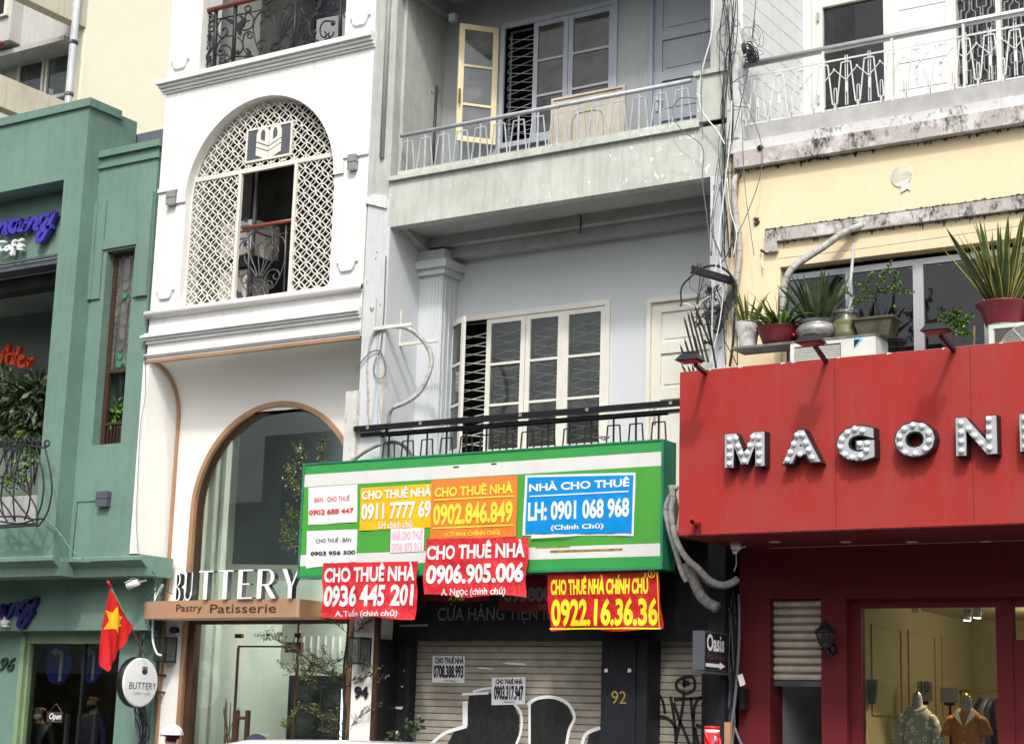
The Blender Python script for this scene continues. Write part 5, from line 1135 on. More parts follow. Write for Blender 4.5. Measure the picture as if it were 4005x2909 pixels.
g = MB(); g.add(bill_blue, [(0, 3, 2, 1)]); mk('blue_field', g, 'bblue', bb, fixn=False)
for (s, a, b, off) in (('NHÀ CHO THUÊ', (245, 458), (1055, 335), .03), ('LH: 0901 068 968', (235, 697), (1053, 500), .036), ('(Chính Chủ)', (420, 778), (845, 706), .025)): text('lettering', s, P(*zR(*a), Y1 - .012), P(*zR(*b), Y1 - .012), 'ink_white', bb, Y=Y1 - .012, off=off)
a, b = P(*zR(250, 482), Y1 - .012), P(*zR(1048, 468), Y1 - .012); mk('rule', MB().box(a.x, b.x, Y1 - .013, Y1 - .01, (a.z + b.z) / 2 - .006, (a.z + b.z) / 2 + .006), 'ink_white', bb)
g = MB(); pp = [P(*zR(*p), Y1 - .02) for p in ((255, 835), (620, 815), (560, 806), (265, 812))]; g.add(pp, [(0, 1, 2, 3)]); mk('torn_edge', g, 'paper', bb)
# hanging banners
zz_ = q(0, 0, 1)
bill('banner', 'red hanging banner with white number 0936 445 201, lowest at the left of the sign', zz_, (1265, 2201), (1637, 2194), (1626, 2419), (1259, 2413), 'bred', YS_ - .06,
     [('CHO THUÊ NHÀ', (1267, 2278), (1627, 2196), 'ink_white', .034), ('0936 445 201', (1266, 2374), (1621, 2281), 'ink_white', .036), ('A.Tuấn (chính chủ)', (1315, 2417), (1556, 2379), 'ink_white', .016)], 'banner', 'red banners hung from the green signboard', .024, .32, seed=11, bulge=.02)
bill('banner', 'red hanging banner with white number 0906.905.006 in the middle of the sign', zF, (435, 325), (1097, 315), (1086, 698), (433, 690), 'bred', YS_ - .075,
     [('CHO THUÊ NHÀ', (445, 462), (1080, 325), 'ink_white', .034), ('0906.905.006', (445, 620), (1076, 475), 'ink_white', .036), ('A. Ngọc (chính chủ)', (537, 703), (958, 633), 'ink_white', .016)], 'banner', 'red banners hung from the green signboard', .024, .4, seed=12, bulge=.02)
b3 = bill('banner', 'crimson hanging banner with yellow number 0922.16.36.36 and yellow edge line', zz_, (2136, 2237), (2572, 2231), (2592, 2462), (2152, 2464), 'bredy', YS_ + .05,
     [('CHO THUÊ NHÀ CHÍNH CHỦ', (2154, 2327), (2535, 2238), 'ink_yellow', .045), ('0922.16.36.36', (2156, 2450), (2571, 2335), 'ink_yellow', .036), ('---', (2152, 2459), (2585, 2455), 'ink_yellow', 0), ('R', (2545, 2252), (2555, 2234), 'ink_yellow', .036)], 'banner', 'red banners hung from the green signboard', .022, .45, seed=13)
g = MB(True); c = P(2549, 2243, YS_ + .036); g.tube([c + Vector((math.cos(i * .5236) * .037, -.004, math.sin(i * .5236) * .037)) for i in range(12)], .004, 5, True); mk('ring', g, 'ink_yellow', b3)
g = MB(); p1, p2 = P(2575, 2235, YS_ + .03), P(2584, 2458, YS_ + .03); g.bar(p1 + Vector((-.01, -.006, 0)), p2 + Vector((-.01, -.01, 0)), .006); mk('rule', g, 'ink_yellow', b3)
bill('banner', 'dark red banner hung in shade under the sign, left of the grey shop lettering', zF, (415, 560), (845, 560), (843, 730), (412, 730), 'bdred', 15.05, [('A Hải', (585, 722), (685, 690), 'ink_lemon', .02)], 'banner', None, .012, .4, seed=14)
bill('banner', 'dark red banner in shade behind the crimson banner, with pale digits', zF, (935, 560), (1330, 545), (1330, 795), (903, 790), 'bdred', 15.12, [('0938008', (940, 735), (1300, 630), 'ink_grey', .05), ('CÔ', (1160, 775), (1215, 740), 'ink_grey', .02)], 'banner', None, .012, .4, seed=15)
# letters on the black fascia
t = thing('shop_lettering', 'faded grey Vietnamese shop lettering on the black fascia under the banners', 'lettering', tuple(P(*zF(508, 858), 15.31)))
text('letters', 'CỬA HÀNG TIỆN ÍCH', P(*zF(508, 875), 15.31), P(*zF(1330, 728), 15.31), 'ink_grey', t, Y=15.318, off=.012)
g = MB(); a = P(*zF(270, 885), 15.2); b = P(*zF(450, 880), 15.2); g.bar(a, b, .02); solo('tube_light', g, 'lamp_grey', 'thin grey strip light fixed under the fascia left of the shop lettering', 'lamp')
for z_, l_, rect, ln, nm in ((zF, 'white bill with number 0708.388.993 pasted on the beige shutter', ((480, 1078), (690, 1080), (685, 1253), (478, 1250)), [('CHO THUÊ NHÀ', (497, 1127), (683, 1080), 'ink_black', .045), ('0708.388.993', (486, 1222), (682, 1138), 'ink_black', .05), ('( Anh Phụng )', (550, 1248), (635, 1231), 'ink_black', .01)], 0),
                             (zF, 'white bill with number 0903.317.947 pasted above the graffiti on the shutter', ((862, 1218), (1080, 1213), (1077, 1390), (860, 1395)), [('CHO THUÊ NHÀ', (888, 1259), (1060, 1222), 'ink_black', .045), ('0903.317.947', (876, 1363), (1068, 1270), 'ink_black', .05), ('( Anh Khánh )', (935, 1384), (1012, 1369), 'ink_black', .01)], 1)):
    bill('rental_bill', l_, z_, *rect, 'paper', YS - .02, ln, 'poster', None, seed=20 + nm, amp=.0)
# graffiti
def ribbon(z, pts, Y, w, mb, k=5, w1=None):
    P_ = smooth([P(*z(*p), Y) for p in pts], k); n = len(P_); vs = []
    for i, p in enumerate(P_):
        t = P_[min(i + 1, n - 1)] - P_[max(i - 1, 0)]; t.normalize(); nrm = Vector((t.z, 0, -t.x)); ww = w / 2
        vs += [p + nrm * ww, p - nrm * ww]
    mb.add(vs, [(2 * i, 2 * i + 1, 2 * i + 3, 2 * i + 2) for i in range(n - 1)])
gt = thing('graffiti', 'black and white bubble-letter graffiti across the wide beige shutter', 'graffiti', tuple(P(*zF(900, 1600), YS - .015)))
fill = [[(505, 1647), (620, 1560), (700, 1530), (715, 1335), (860, 1320), (1000, 1380), (1040, 1480), (1030, 1647)], [(1110, 1647), (1110, 1400), (1160, 1350), (1260, 1345), (1350, 1400), (1385, 1480), (1350, 1560), (1330, 1647)], [(1450, 1647), (1490, 1570), (1570, 1540), (1575, 1647)]]
g = MB()
for f in fill: g.prism([(P(*zF(*p), YS - .014).x, P(*zF(*p), YS - .014).z - (.25 if p[1] == 1647 else 0)) for p in f], YS - .0145, YS - .013)
mk('paint_fill', g, plain('black_spray_paint', (.02, .02, .02), .6, var=.3, scale=14.), gt)
g = MB()
for ln, w in (([(470, 1647), (560, 1575), (700, 1530)], .05), ([(690, 1530), (690, 1370)], .085), ([(670, 1325), (840, 1318)], .035), ([(740, 1310), (860, 1285), (980, 1340)], .03), ([(1000, 1380), (1050, 1450), (1050, 1560), (1020, 1647)], .04), ([(1105, 1700), (1105, 1390)], .04), ([(1090, 1390), (1160, 1350), (1260, 1345), (1350, 1385), (1395, 1470), (1360, 1560), (1335, 1700)], .045), ([(1440, 1660), (1470, 1580), (1560, 1540)], .05)): ribbon(zF, ln, YS - .016, w * .75, g)
mk('paint_line', g, 'ink_white', gt, fixn=False)
zX = q(2500, 2550, 4.5875)
g = MB()
for ln in ([(180, 730), (260, 690), (360, 760), (430, 900), (465, 1100)], [(180, 1120), (350, 1140), (500, 1180), (620, 1290), (690, 1400)], [(160, 1230), (200, 1450), (260, 1647)], [(560, 790), (600, 1000), (640, 1300), (660, 1647)], [(620, 900), (700, 1150), (820, 1440), (900, 1647)], [(620, 850), (900, 830), (1080, 820), (1220, 800)],
           [(800, 750), (780, 950), (740, 1200), (700, 1400), (650, 1647)], [(930, 800), (940, 1000), (970, 1300), (990, 1647)], [(990, 1647), (975, 1200), (1000, 950), (1080, 830), (1200, 800), (1290, 900), (1370, 1100), (1350, 1280), (1200, 1350), (1020, 1300)], [(1000, 1350), (1060, 1647)], [(1420, 560), (1400, 640), (1320, 720), (1340, 860), (1430, 1020)],
           [(850, 740), (720, 690), (660, 590), (700, 500), (850, 440), (960, 450), (1000, 560), (970, 680), (850, 740)], [(780, 560), (820, 610), (800, 500), (880, 580), (870, 500)]): ribbon(zX, ln, YS - .016, .032, g)
solo('graffiti', g, plain('black_marker_paint', (.012, .012, .012), .6, var=0), 'black scrawled tag with a looped circle on the narrow shutter by the red cooler', 'graffiti', fixn=False)
# house numbers
for s, z, a, b, Y, m, l, off, d in (('94', zC, (1297, 1352), (1388, 1275), 15.0, 'black', 'black house number 94 on the white pillar', .035, .02), ('92', zI, (315, 1385), (412, 1305), 15.18, 'gold_num', 'gold painted house number 92 on the black column', .0, .004), ('96', zO, (5, 1172), (105, 1090), yd, plain('dark_green_number', (.02, .05, .035), .5, var=0), 'dark green house number 96 beside the cafe door', .0, .03)):
    t = thing('house_number', l, 'number', tuple(P(*z(*a), Y))); text('numeral', s, P(*z(*a), Y), P(*z(*b), Y), m, t, Y=Y, off=off, depth=d, shear=.3 if s == '96' else 0)
# torn paper scraps on the black wall
sc_ = thing('paper_scraps', 'torn white paper scraps left on the black wall beside number 94', 'paper', tuple(P(*zF(200, 1270), 15.345)))
for (x0, y0, x1, y1) in ((145, 1265, 215, 1280), (275, 1268, 292, 1282), (293, 1162, 305, 1180), (165, 1145, 175, 1155), (195, 1405, 290, 1420), (170, 1562, 262, 1580)):
    a, b = P(*zF(x0, y1), 15.345), P(*zF(x1, y0), 15.345); g = MB(); g.prism([(a.x, a.z + .01), (b.x - .01, a.z), (b.x, b.z), (a.x + .03, b.z - .004)], 15.342, 15.348); mk('scrap', g, 'paper', sc_)
s2 = thing('paper_scraps', 'torn curled paper strips on the beige shutter above the graffiti', 'paper', tuple(P(*zF(900, 1150), YS - .02)))
for (x0, y0, x1, y1) in ((930, 1120, 1085, 1138), (752, 1152, 872, 1166)): a, b = P(*zF(x0, y1), YS - .02), P(*zF(x1, y0), YS - .02); g = MB(); g.prism([(a.x, a.z + .02), (a.x + .1, a.z + .008), (b.x, a.z), (b.x - .02, b.z - .01), (a.x + .05, b.z)], YS - .022, YS - .018); mk('scrap', g, 'paper', s2)
for x in (280, 430):
    a = P(*zI(x, 1172), 15.17); solo('paper_scrap', MB().prism([(a.x - .02, a.z - .02), (a.x + .02, a.z - .015), (a.x + .015, a.z + .02), (a.x - .018, a.z + .015)], 15.17, 15.178), 'paper', 'small white paper corner on the %s side of the black column' % ('left' if x == 280 else 'right'), 'paper')

# ================================================================= CAKE SHOP SIGNS
plan = [(-14.985, 15.56), (-14.95, 15.32), (-14.86, 15.18), (-14.68, 15.11), (-14.3, 15.07), (-13.5, 15.04), (-12.7, 15.05), (-12.42, 15.07), (-12.385, 15.12), (-12.375, 15.56)]
z0, z1 = P(1165, 2412, 15.05).z, P(1165, 2340, 15.05).z
cs = thing('canopy_sign', 'curved copper canopy band under the tall white shop lettering', 'sign', (-13.6, 15.3, z0))
g = MB(True); n = len(plan); pl2 = smooth([Vector((x, y, 0)) for x, y in plan[:-1]], 4) + [Vector(plan[-1] + (0,))]; n = len(pl2)
g.add([(p.x, p.y, z0) for p in pl2] + [(p.x, p.y, z1) for p in pl2], [(i, i + 1, n + i + 1, n + i) for i in range(n - 1)]); mk('copper_band', g, 'copper', cs)
g = MB(); g.add([(p.x, p.y + .001, z0 + .004) for p in pl2], [tuple(range(n))]); g.add([(p.x, p.y + .001, z1 - .004) for p in pl2], [tuple(range(n))]); mk('canopy_board', g, 'trimw', cs)
def onband(p):  # wrap onto the curve
    x = p.x; ys = 15.04
    for a, b in zip(pl2[:-1], pl2[1:]):
        if a.x <= x <= b.x and b.x - a.x > 1e-5: ys = a.y + (b.y - a.y) * (x - a.x) / (b.x - a.x)
    return Vector((x, ys - .006 + (p.y), p.z))
for s, a, b in (('Pastry', (690, 2400), (792, 2361)), ('Patisserie', (828, 2397), (1082, 2359))):
    A_, B_ = P(*a, 15.07), P(*b, 15.05)
    vs, fs = text2d(s, .0, 0)
    g = MB(); zlo_ = A_.z; zhi = B_.z
    g.add([onband(Vector((A_.x + u * (B_.x - A_.x), 0, zlo_ + v * (zhi - zlo_)))) for u, v, _ in vs], fs); mk('cut_letters', g, 'bronze_dk', cs, fixn=False)
# tall letters: B U T T E R Y, thick and thin strokes
def glyph(ch):
    st_, th = .26, .09; out = []
    R = lambda x0, y0, x1, y1: out.append([(x0, y0), (x1, y0), (x1, y1), (x0, y1)])
    def bowl(cx, cy, rx, ry, a0, a1, w0, w1, n=9):
        for i in range(n):
            t0, t1 = i / n, (i + 1) / n; A0, A1_ = a0 + (a1 - a0) * t0, a0 + (a1 - a0) * t1
            wf = lambda t: w0 + (w1 - w0) * math.sin(math.pi * t)
            o = lambda A, w: (cx + math.cos(A) * (rx - w), cy + math.sin(A) * (ry - w * .45))
            out.append([o(A0, 0), o(A1_, 0), o(A1_, wf(t1)), o(A0, wf(t0))])
    if ch == 'B': R(0, 0, st_, 1); R(st_, .95, .45, 1); R(st_, .5, .45, .55); R(st_, 0, .45, .05); bowl(.45, .775, .45, .225, -math.pi / 2, math.pi / 2, .1, .24); bowl(.45, .25, .55, .25, -math.pi / 2, math.pi / 2, .1, .26)
    if ch == 'U': R(0, .3, st_, 1); R(.9, .3, 1., 1); bowl(.5, .3, .5, .3, math.pi, 2 * math.pi, .2, .1)
    if ch == 'T': R(.36, 0, .64, .95); R(0, .95, 1, 1)
    if ch == 'E': R(0, 0, .3, 1); R(.3, .95, 1, 1); R(.3, .48, .8, .53); R(.3, 0, 1, .05)
    if ch == 'R': R(0, 0, .24, 1); R(.24, .95, .5, 1); R(.24, .44, .5, .49); bowl(.5, .72, .38, .28, -math.pi / 2, math.pi / 2, .08, .2); out.append([(.36, .44), (.60, .44), (1., 0), (.74, 0)])
    if ch == 'Y': R(.38, 0, .62, .4); out.append([(0, 1), (.26, 1), (.62, .4), (.38, .4)]); out.append([(.88, 1), (1, 1), (.62, .4), (.535, .4)])
    return out
bt_ = thing('shop_lettering', 'tall white letters with dark sides spelling the cake shop name on the copper canopy', 'lettering', (-13.6, 15.1, z1))
boxes = (('B', 135, 185, 560, 728, 2), ('U', 190, 262, 540, 715, 1), ('T', 275, 380, 528, 712, 0), ('T', 400, 512, 526, 710, 0), ('E', 532, 640, 522, 708, 0), ('R', 655, 790, 522, 706, 0), ('Y', 808, 930, 524, 706, 0))
for ch, a, b, t0, t1_, _ in boxes:
    pa_, pb_ = P(*zC(a, t1_), 14.99), P(*zC(b, t0), 14.99); zlo_, zhi = z1 + .004, P(*zC(600, 522), 14.99).z
    yy = onband(Vector(((pa_.x + pb_.x) / 2, 0, 0))).y - .03; 
    if ch == 'B': pa_, pb_ = P(*zC(133, 728), 15.2), P(*zC(181, 560), 15.2); yy = 15.2
    if ch == 'U': pa_, pb_ = P(*zC(193, 715), 15.12), P(*zC(256, 540), 15.12); yy = 15.12
    g = MB(); g.mi = 0
    for k, poly in enumerate(glyph(ch)):
        pp = [(pa_.x + u * (pb_.x - pa_.x), zlo_ + v * (zhi - zlo_)) for u, v in poly]
        k_ = len(pp); ar = sum(pp[i][0] * pp[(i + 1) % k_][1] - pp[(i + 1) % k_][0] * pp[i][1] for i in range(k_))
        if ar < 0: pp = pp[::-1]
        g.mi = 1; g.add([(p[0], yy, p[1]) for p in pp], [tuple(range(k_))]); g.mi = 0
        g.add([(p[0], yy, p[1]) for p in pp] + [(p[0], yy + .075, p[1]) for p in pp], [(i, i + k_, (i + 1) % k_ + k_, (i + 1) % k_) for i in range(k_)] + [tuple(range(2 * k_ - 1, k_ - 1, -1))])
    mk('letter', g, ['black', 'acrylic'], bt_, fixn=False)
# small print on the glass
t = thing('glass_lettering', 'small black cake and cafe lettering on the transom glass', 'lettering', tuple(P(*zC(648, 955), YP - .01)))
text('letters', 'cake', P(*zC(648, 955), YP - .01), P(*zC(723, 925), YP - .01), 'ink_black', t, Y=YP - .01, off=.0); text('letters', 'cafe', P(*zC(757, 955), YP - .01), P(*zC(828, 922), YP - .01), 'ink_black', t, Y=YP - .01, off=.0)
a = P(*zC(740, 945), YP - .01); g = MB(); g.prism([(a.x - .035, a.z + .02), (a.x, a.z - .02), (a.x + .035, a.z + .02), (a.x + .02, a.z + .025), (a.x, a.z + .012), (a.x - .02, a.z + .025)], YP - .012, YP - .009); mk('heart_mark', g, 'ink_black', t)
t = thing('glass_lettering', 'faint white opening hour lettering and frame low on the glass door', 'lettering', tuple(P(1000, 2877, YP - .01)))
text('letters', 'Opening hour', P(1002, 2877, YP - .01), P(1052, 2866, YP - .01), 'ink_white', t, Y=YP - .01, off=-.01)
# round hanging sign
XS = -14.78; c = PX(549, 2667, XS); rd = .30
rsn = thing('round_sign', 'round white double-sided cake shop sign with a black rim on a wall bracket', 'sign', tuple(c))
mk('rim', MB(True).lathe((XS - .10, c.y, c.z), [(rd * .99, 0), (rd, .01), (rd, .085), (rd * .97, .092)], 40, ax='x'), 'black', rsn)
mk('face', MB(True).lathe((XS - .008, c.y, c.z), [(rd * .965, -.01), (rd * .965, .006), (rd * .94, .016), (rd * .90, .018)], 40, ax='x'), 'acrylic', rsn)
fc = XS + .014
def pc(x, y): return PX(*zO(x, y), fc)
text('letters', 'BUTTERY', pc(832, 1290), pc(1008, 1254), 'ink_black', rsn, X=fc, off=-.005)
text('letters', 'cake • cafe', pc(860, 1327), pc(970, 1308), 'ink_grey', rsn, X=fc, off=-.01)
e_ = pc(933, 1175); emblem('emblem', e_.y, e_.z + .012, .085, 'ink_black', rsn, X=fc - .001, d=.003)
g = MB(); b1 = PX(*zO(1100, 1170), XS - .04); b2 = PX(*zO(1090, 1350), XS - .04); g.box(XS - .07, XS - .02, b1.y - .0, b1.y + .045, b2.z, b1.z)
for yy in (1202, 1312): p = PX(*zO(1030, yy), XS - .04); g.box(XS - .06, XS - .03, c.y + .2, b1.y, p.z - .012, p.z + .012)
mk('bracket', g, 'black', rsn)

# purple, white and orange letters of the cafe
def letters3d(name, label, parts):
    t = thing(name, label, 'lettering', tuple(parts[0][1]))
    for s, a, b, m, Y, off, d, shr in parts: text('letters', s, a, b, m, t, Y=Y, off=off, depth=d, shear=shr)
    return t
def script(name, label, z, strokes, Y, w, mat, d=.07):
    t = thing(name, label, 'lettering', tuple(P(*z(*strokes[0][0]), Y)))
    for sgm in strokes:
        P_ = smooth([P(*z(*p), Y) for p in sgm], 5); n = len(P_); vs = []
        for i, p in enumerate(P_):
            tt = P_[min(i + 1, n - 1)] - P_[max(i - 1, 0)]; tt.normalize(); nr = Vector((tt.z, 0, -tt.x)); ww = w / 2 * (1.0 + .35 * abs(tt.z))
            for s_, dy in ((1, 0), (-1, 0), (-1, d), (1, d)): vs.append(p + nr * ww * s_ + Vector((0, dy, 0)))
        fs = []
        for i in range(n - 1): a_, b_ = 4 * i, 4 * i + 4; fs += [(a_, a_ + 1, b_ + 1, b_), (a_ + 1, a_ + 2, b_ + 2, b_ + 1), (a_ + 2, a_ + 3, b_ + 3, b_ + 2), (a_ + 3, a_, b_, b_ + 3)]
        fs += [(3, 2, 1, 0), (4 * n - 4, 4 * n - 3, 4 * n - 2, 4 * n - 1)]
        g = MB(); g.add(vs, fs); mk('letter', g, mat, t)
    return t
NANG = [[(-30, 1500), (20, 1430), (35, 1460), (20, 1500), (45, 1495)], [(130, 1415), (80, 1420), (60, 1470), (85, 1490), (125, 1430), (115, 1475), (140, 1480), (160, 1440)],
        [(155, 1480), (175, 1400), (160, 1480), (215, 1405), (235, 1420), (220, 1465), (240, 1470), (260, 1430)], [(325, 1390), (280, 1385), (250, 1430), (270, 1460), (310, 1400), (345, 1370), (320, 1430), (290, 1500), (255, 1550), (235, 1535), (260, 1490), (330, 1455)]]
script('cafe_lettering', 'thick purple script letters on the cafe niche wall', zM, NANG, 14.98, .052, 'purple')
CAF = [[(30, 1555), (-10, 1560), (-10, 1610), (30, 1605)], [(60, 1580), (35, 1590), (40, 1615), (65, 1585), (62, 1612)], [(100, 1545), (80, 1560), (75, 1640), (65, 1625)], [(70, 1580), (105, 1578)], [(112, 1595), (140, 1580), (120, 1570), (112, 1600), (142, 1605)], [(118, 1552), (140, 1538)]]
script('cafe_lettering', 'small white script letters under the purple lettering', zM, CAF, 14.98, .022, 'acrylic', .05)
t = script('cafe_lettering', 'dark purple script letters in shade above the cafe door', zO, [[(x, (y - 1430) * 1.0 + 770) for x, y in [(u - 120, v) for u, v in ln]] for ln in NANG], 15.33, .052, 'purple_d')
script('cafe_lettering', 'small pale script letters in shade below the dark purple ones', zO, [[(x - 100, y - 720) for x, y in ln] for ln in CAF], 15.33, .03, 'acrylic', .05)
YO = 16.2
IDER = [[(0, 660), (20, 610), (5, 680), (20, 690)], [(80, 630), (40, 640), (45, 690), (75, 680), (100, 600), (85, 700)], [(120, 670), (155, 650), (130, 645), (115, 680), (130, 715), (160, 700)], [(185, 655), (175, 715), (180, 680), (215, 655)], [(30, 600), (50, 575), (45, 620)], [(95, 605), (120, 590), (105, 640)]]
script('cafe_lettering', 'orange serif letters above the loggia plants of the cafe', zN, IDER, YO, .036, 'orange')

# ================================================================= RED SIGN WITH BULB LETTERS
YM = 14.0; rx0 = (P(2661, 1454, YM).x + P(2652, 2097, YM).x) / 2; rz0 = P(2652, 2097, YM).z; rz1 = P(3300, 1397, YM).z
ms = thing('shop_sign', 'large red projecting fascia sign with white bulb letters', 'sign', (rx0, YM, rz0))
mk('panel', MB().box(rx0, XF, YM, 15.0, rz0 + .01, rz1).box(rx0, XF, 15.0, YR - .002, rz0 + .01, rz0 + .14), 'red', ms)
mk('soffit', MB().box(rx0, XF, YM + .004, YR - .004, rz0, rz0 + .01), 'red_d', ms)
for x in (3030, 3307, 3567, 3855): p = PZ(x, 2118, rz0); mk('downlight', MB().lathe((p.x, p.y, rz0 - .006), [(.05, 0), (.055, .006)], 18), 'downl', ms)
mk('roof_sheet', MB().box(rx0, XF, YM + .02, 14.995, rz1, rz1 + .006), 'conc', ms)  # unseen grey sheet added to stop red bounce onto the air conditioners
g = MB(); x = rx0 + .3
while x < XF: w_ = random.uniform(.01, .05); g.prism([(x, rz1 - random.uniform(.004, .014)), (x + w_, rz1 - .006), (x + w_, rz1 + .004), (x, rz1 + .004)], YM - .002, YM + .01); x += w_ + random.uniform(.02, .5)
mk('chipped_edge', g, 'lilac', ms, kind='stuff')
for x in (3264, 3795): p = P(x, 1500, YM).x; mk('panel_joint', MB().box(p, p + .004, YM - .001, YM + .001, rz0 + .01, rz1), 'red_d', ms)
BUL = {'M': [(.12, .1), (.12, .35), (.12, .6), (.12, .85), (.29, .87), (.35, .62), (.42, .4), (.5, .15), (.58, .4), (.65, .62), (.72, .87), (.88, .85), (.88, .6), (.88, .35), (.88, .1)],
       'A': [(.14, .1), (.22, .33), (.31, .58), (.4, .84), (.55, .84), (.63, .6), (.71, .38), (.8, .13), (.48, .25)],
       'G': [(.70, .85), (.50, .92), (.29, .83), (.15, .64), (.11, .42), (.22, .2), (.42, .1), (.64, .12), (.80, .28), (.82, .48), (.62, .48)],
       'O': [(.47, .91), (.7, .86), (.86, .66), (.87, .43), (.77, .2), (.52, .09), (.27, .14), (.14, .36), (.13, .60), (.25, .82)],
       'N': [(.13, .87), (.13, .62), (.13, .37), (.13, .11), (.33, .7), (.47, .5), (.62, .28), (.83, .92), (.83, .67), (.83, .42), (.83, .14)],
       'E': [(.15, .1), (.15, .35), (.15, .62), (.15, .88), (.4, .9), (.65, .9), (.4, .5), (.4, .1)]}
ML = [('M', zH(1043, 1535), zH(1305, 1293)), ('A', zK(85, 1512), zK(342, 1270)), ('G', zK(435, 1500), zK(690, 1246)), ('O', zK(810, 1475), zK(1078, 1218)), ('N', zK(1208, 1458), zK(1473, 1188)), ('E', zK(1620, 1430), zK(1850, 1165))]
YL2 = YM - .11
lh = None
PG = {'M': [(0, 0), (0, 1), (.3, 1), (.5, .4), (.7, 1), (1, 1), (1, 0), (.76, 0), (.76, .62), (.59, .07), (.41, .07), (.24, .62), (.24, 0)],
      'N': [(0, 0), (0, 1), (.27, 1), (.72, .40), (.72, 1), (1, 1), (1, 0), (.74, 0), (.27, .62), (.27, 0)],
      'E': [(0, 0), (0, 1), (1, 1), (1, .78), (.3, .78), (.3, .62), (.85, .62), (.85, .4), (.3, .4), (.3, .22), (1, .22), (1, 0)]}
def inset(pts, d):
    n = len(pts); ar = sum(pts[i][0] * pts[(i + 1) % n][1] - pts[(i + 1) % n][0] * pts[i][1] for i in range(n)); sg_ = 1 if ar > 0 else -1; out = []
    for i in range(n):
        p0, p1, p2 = Vector(pts[i - 1]), Vector(pts[i]), Vector(pts[(i + 1) % n]); e1 = (p1 - p0).normalized(); e2 = (p2 - p1).normalized()
        n1 = Vector((-e1.y, e1.x)) * sg_; n2 = Vector((-e2.y, e2.x)) * sg_; m = n1 + n2; k = d / max(.35, m.length_squared / 2) if m.length else d
        out.append(tuple(p1 + m * .5 * k * 1.0 * (2 / max(m.length, .1)) * (m.length / 2)))
    return out
for ch, a, b in ML:
    A_, B_ = P(*a, YL2), P(*b, YL2); g = MB(); g2 = MB(); W_, H2 = B_.x - A_.x, B_.z - A_.z; m_ = .011
    if ch in PG:
        pw = [(A_.x + u * W_, A_.z + v * H2) for u, v in PG[ch]]; g.prism(pw, YL2, YM); g2.prism(inset(pw, m_), YL2 - .004, YL2 + .002)
    else:
        o_ = .085 if ch == 'A' else .095
        vs, fs = text2d(ch, o_, 1.); g.add([(A_.x + u * W_, YL2 + .055 - z * .055, A_.z + v * H2) for u, v, z in vs], fs)
        vs, fs = text2d(ch, o_ - .035, 0); g2.add([(A_.x + m_ + u * (W_ - 2 * m_), YL2 - .004, A_.z + m_ + v * (H2 - 2 * m_)) for u, v, z in vs], fs)
    L_ = mk('letter', g, 'black', ms, fixn=False)
    mk('letter_face', g2, plain('letter_face', (.40, .42, .44), .35, var=.05) if ch == 'M' else 'letter_face', L_, fixn=False)
    if ch == 'M': MT['letter_face'] = bpy.data.materials['letter_face']
    for i, (u, v) in enumerate(BUL[ch]):
        p = Vector((A_.x + .01 + u * (B_.x - A_.x - .02), YL2 - .012, A_.z + .01 + v * (B_.z - A_.z - .02)))
        if i == 0: b0 = mk('bulb', MB(True).sphere(p, .0255, 12), 'acrylic', L_); pp0 = p
        else: rep(b0, [p - pp0])
# floodlights with arms
def flood(label, hx, hy, bx, by):
    base = P(bx, by, YM + .02); base.z = rz1; tipz = P(hx, hy, YM - .42).z
    t = thing('floodlight', label, 'floodlight', tuple(base), 'floodlights on arms over the red sign')
    hd = Vector((P(hx, hy, YM - .42).x, YM - .44, tipz))
    mk('arm', MB().bar(base + Vector((0, .0, -.03)), hd + Vector((.0, .1, -.01)), .035, .035), 'black', t)
    g = MB(); w, d, h = .12, .085, .03
    g.add([hd + Vector(v) for v in ((-w, -d, 0), (w, -d, .0), (w, d, 0), (-w, d, 0), (-w * .6, -d * .6, h + .03), (w * .6, -d * .6, h + .03), (w * .6, d * .6, h + .03), (-w * .6, d * .6, h + .03))], [(0, 3, 2, 1), (4, 5, 6, 7), (0, 1, 5, 4), (1, 2, 6, 5), (2, 3, 7, 6), (3, 0, 4, 7)])
    hb = mk('housing', g, 'black', t)
    mk('lens', MB().box(hd.x - w * .8, hd.x + w * .8, hd.y - d * .8, hd.y + d * .8, hd.z - .012, hd.z - .001), plain('red_lens_film', (.3, .03, .03), .3), hb)
    f0 = mk('cooling_fin', MB().box(hd.x - .055, hd.x - .05, hd.y - d * .55, hd.y + d * .55, hd.z + .06, hd.z + .078), 'black', hb); rep(f0, [(.018 * i, 0, 0) for i in range(1, 7)])
flood('black floodlight at the left corner of the red sign, below the spikes', *zH(830, 845), *zH(925, 893)); flood('black floodlight in front of the left outdoor air conditioner', *zK(280, 730), *zK(375, 820)); flood('black floodlight beside the small bright green shrub', *zK(1090, 655), *zK(1200, 752))

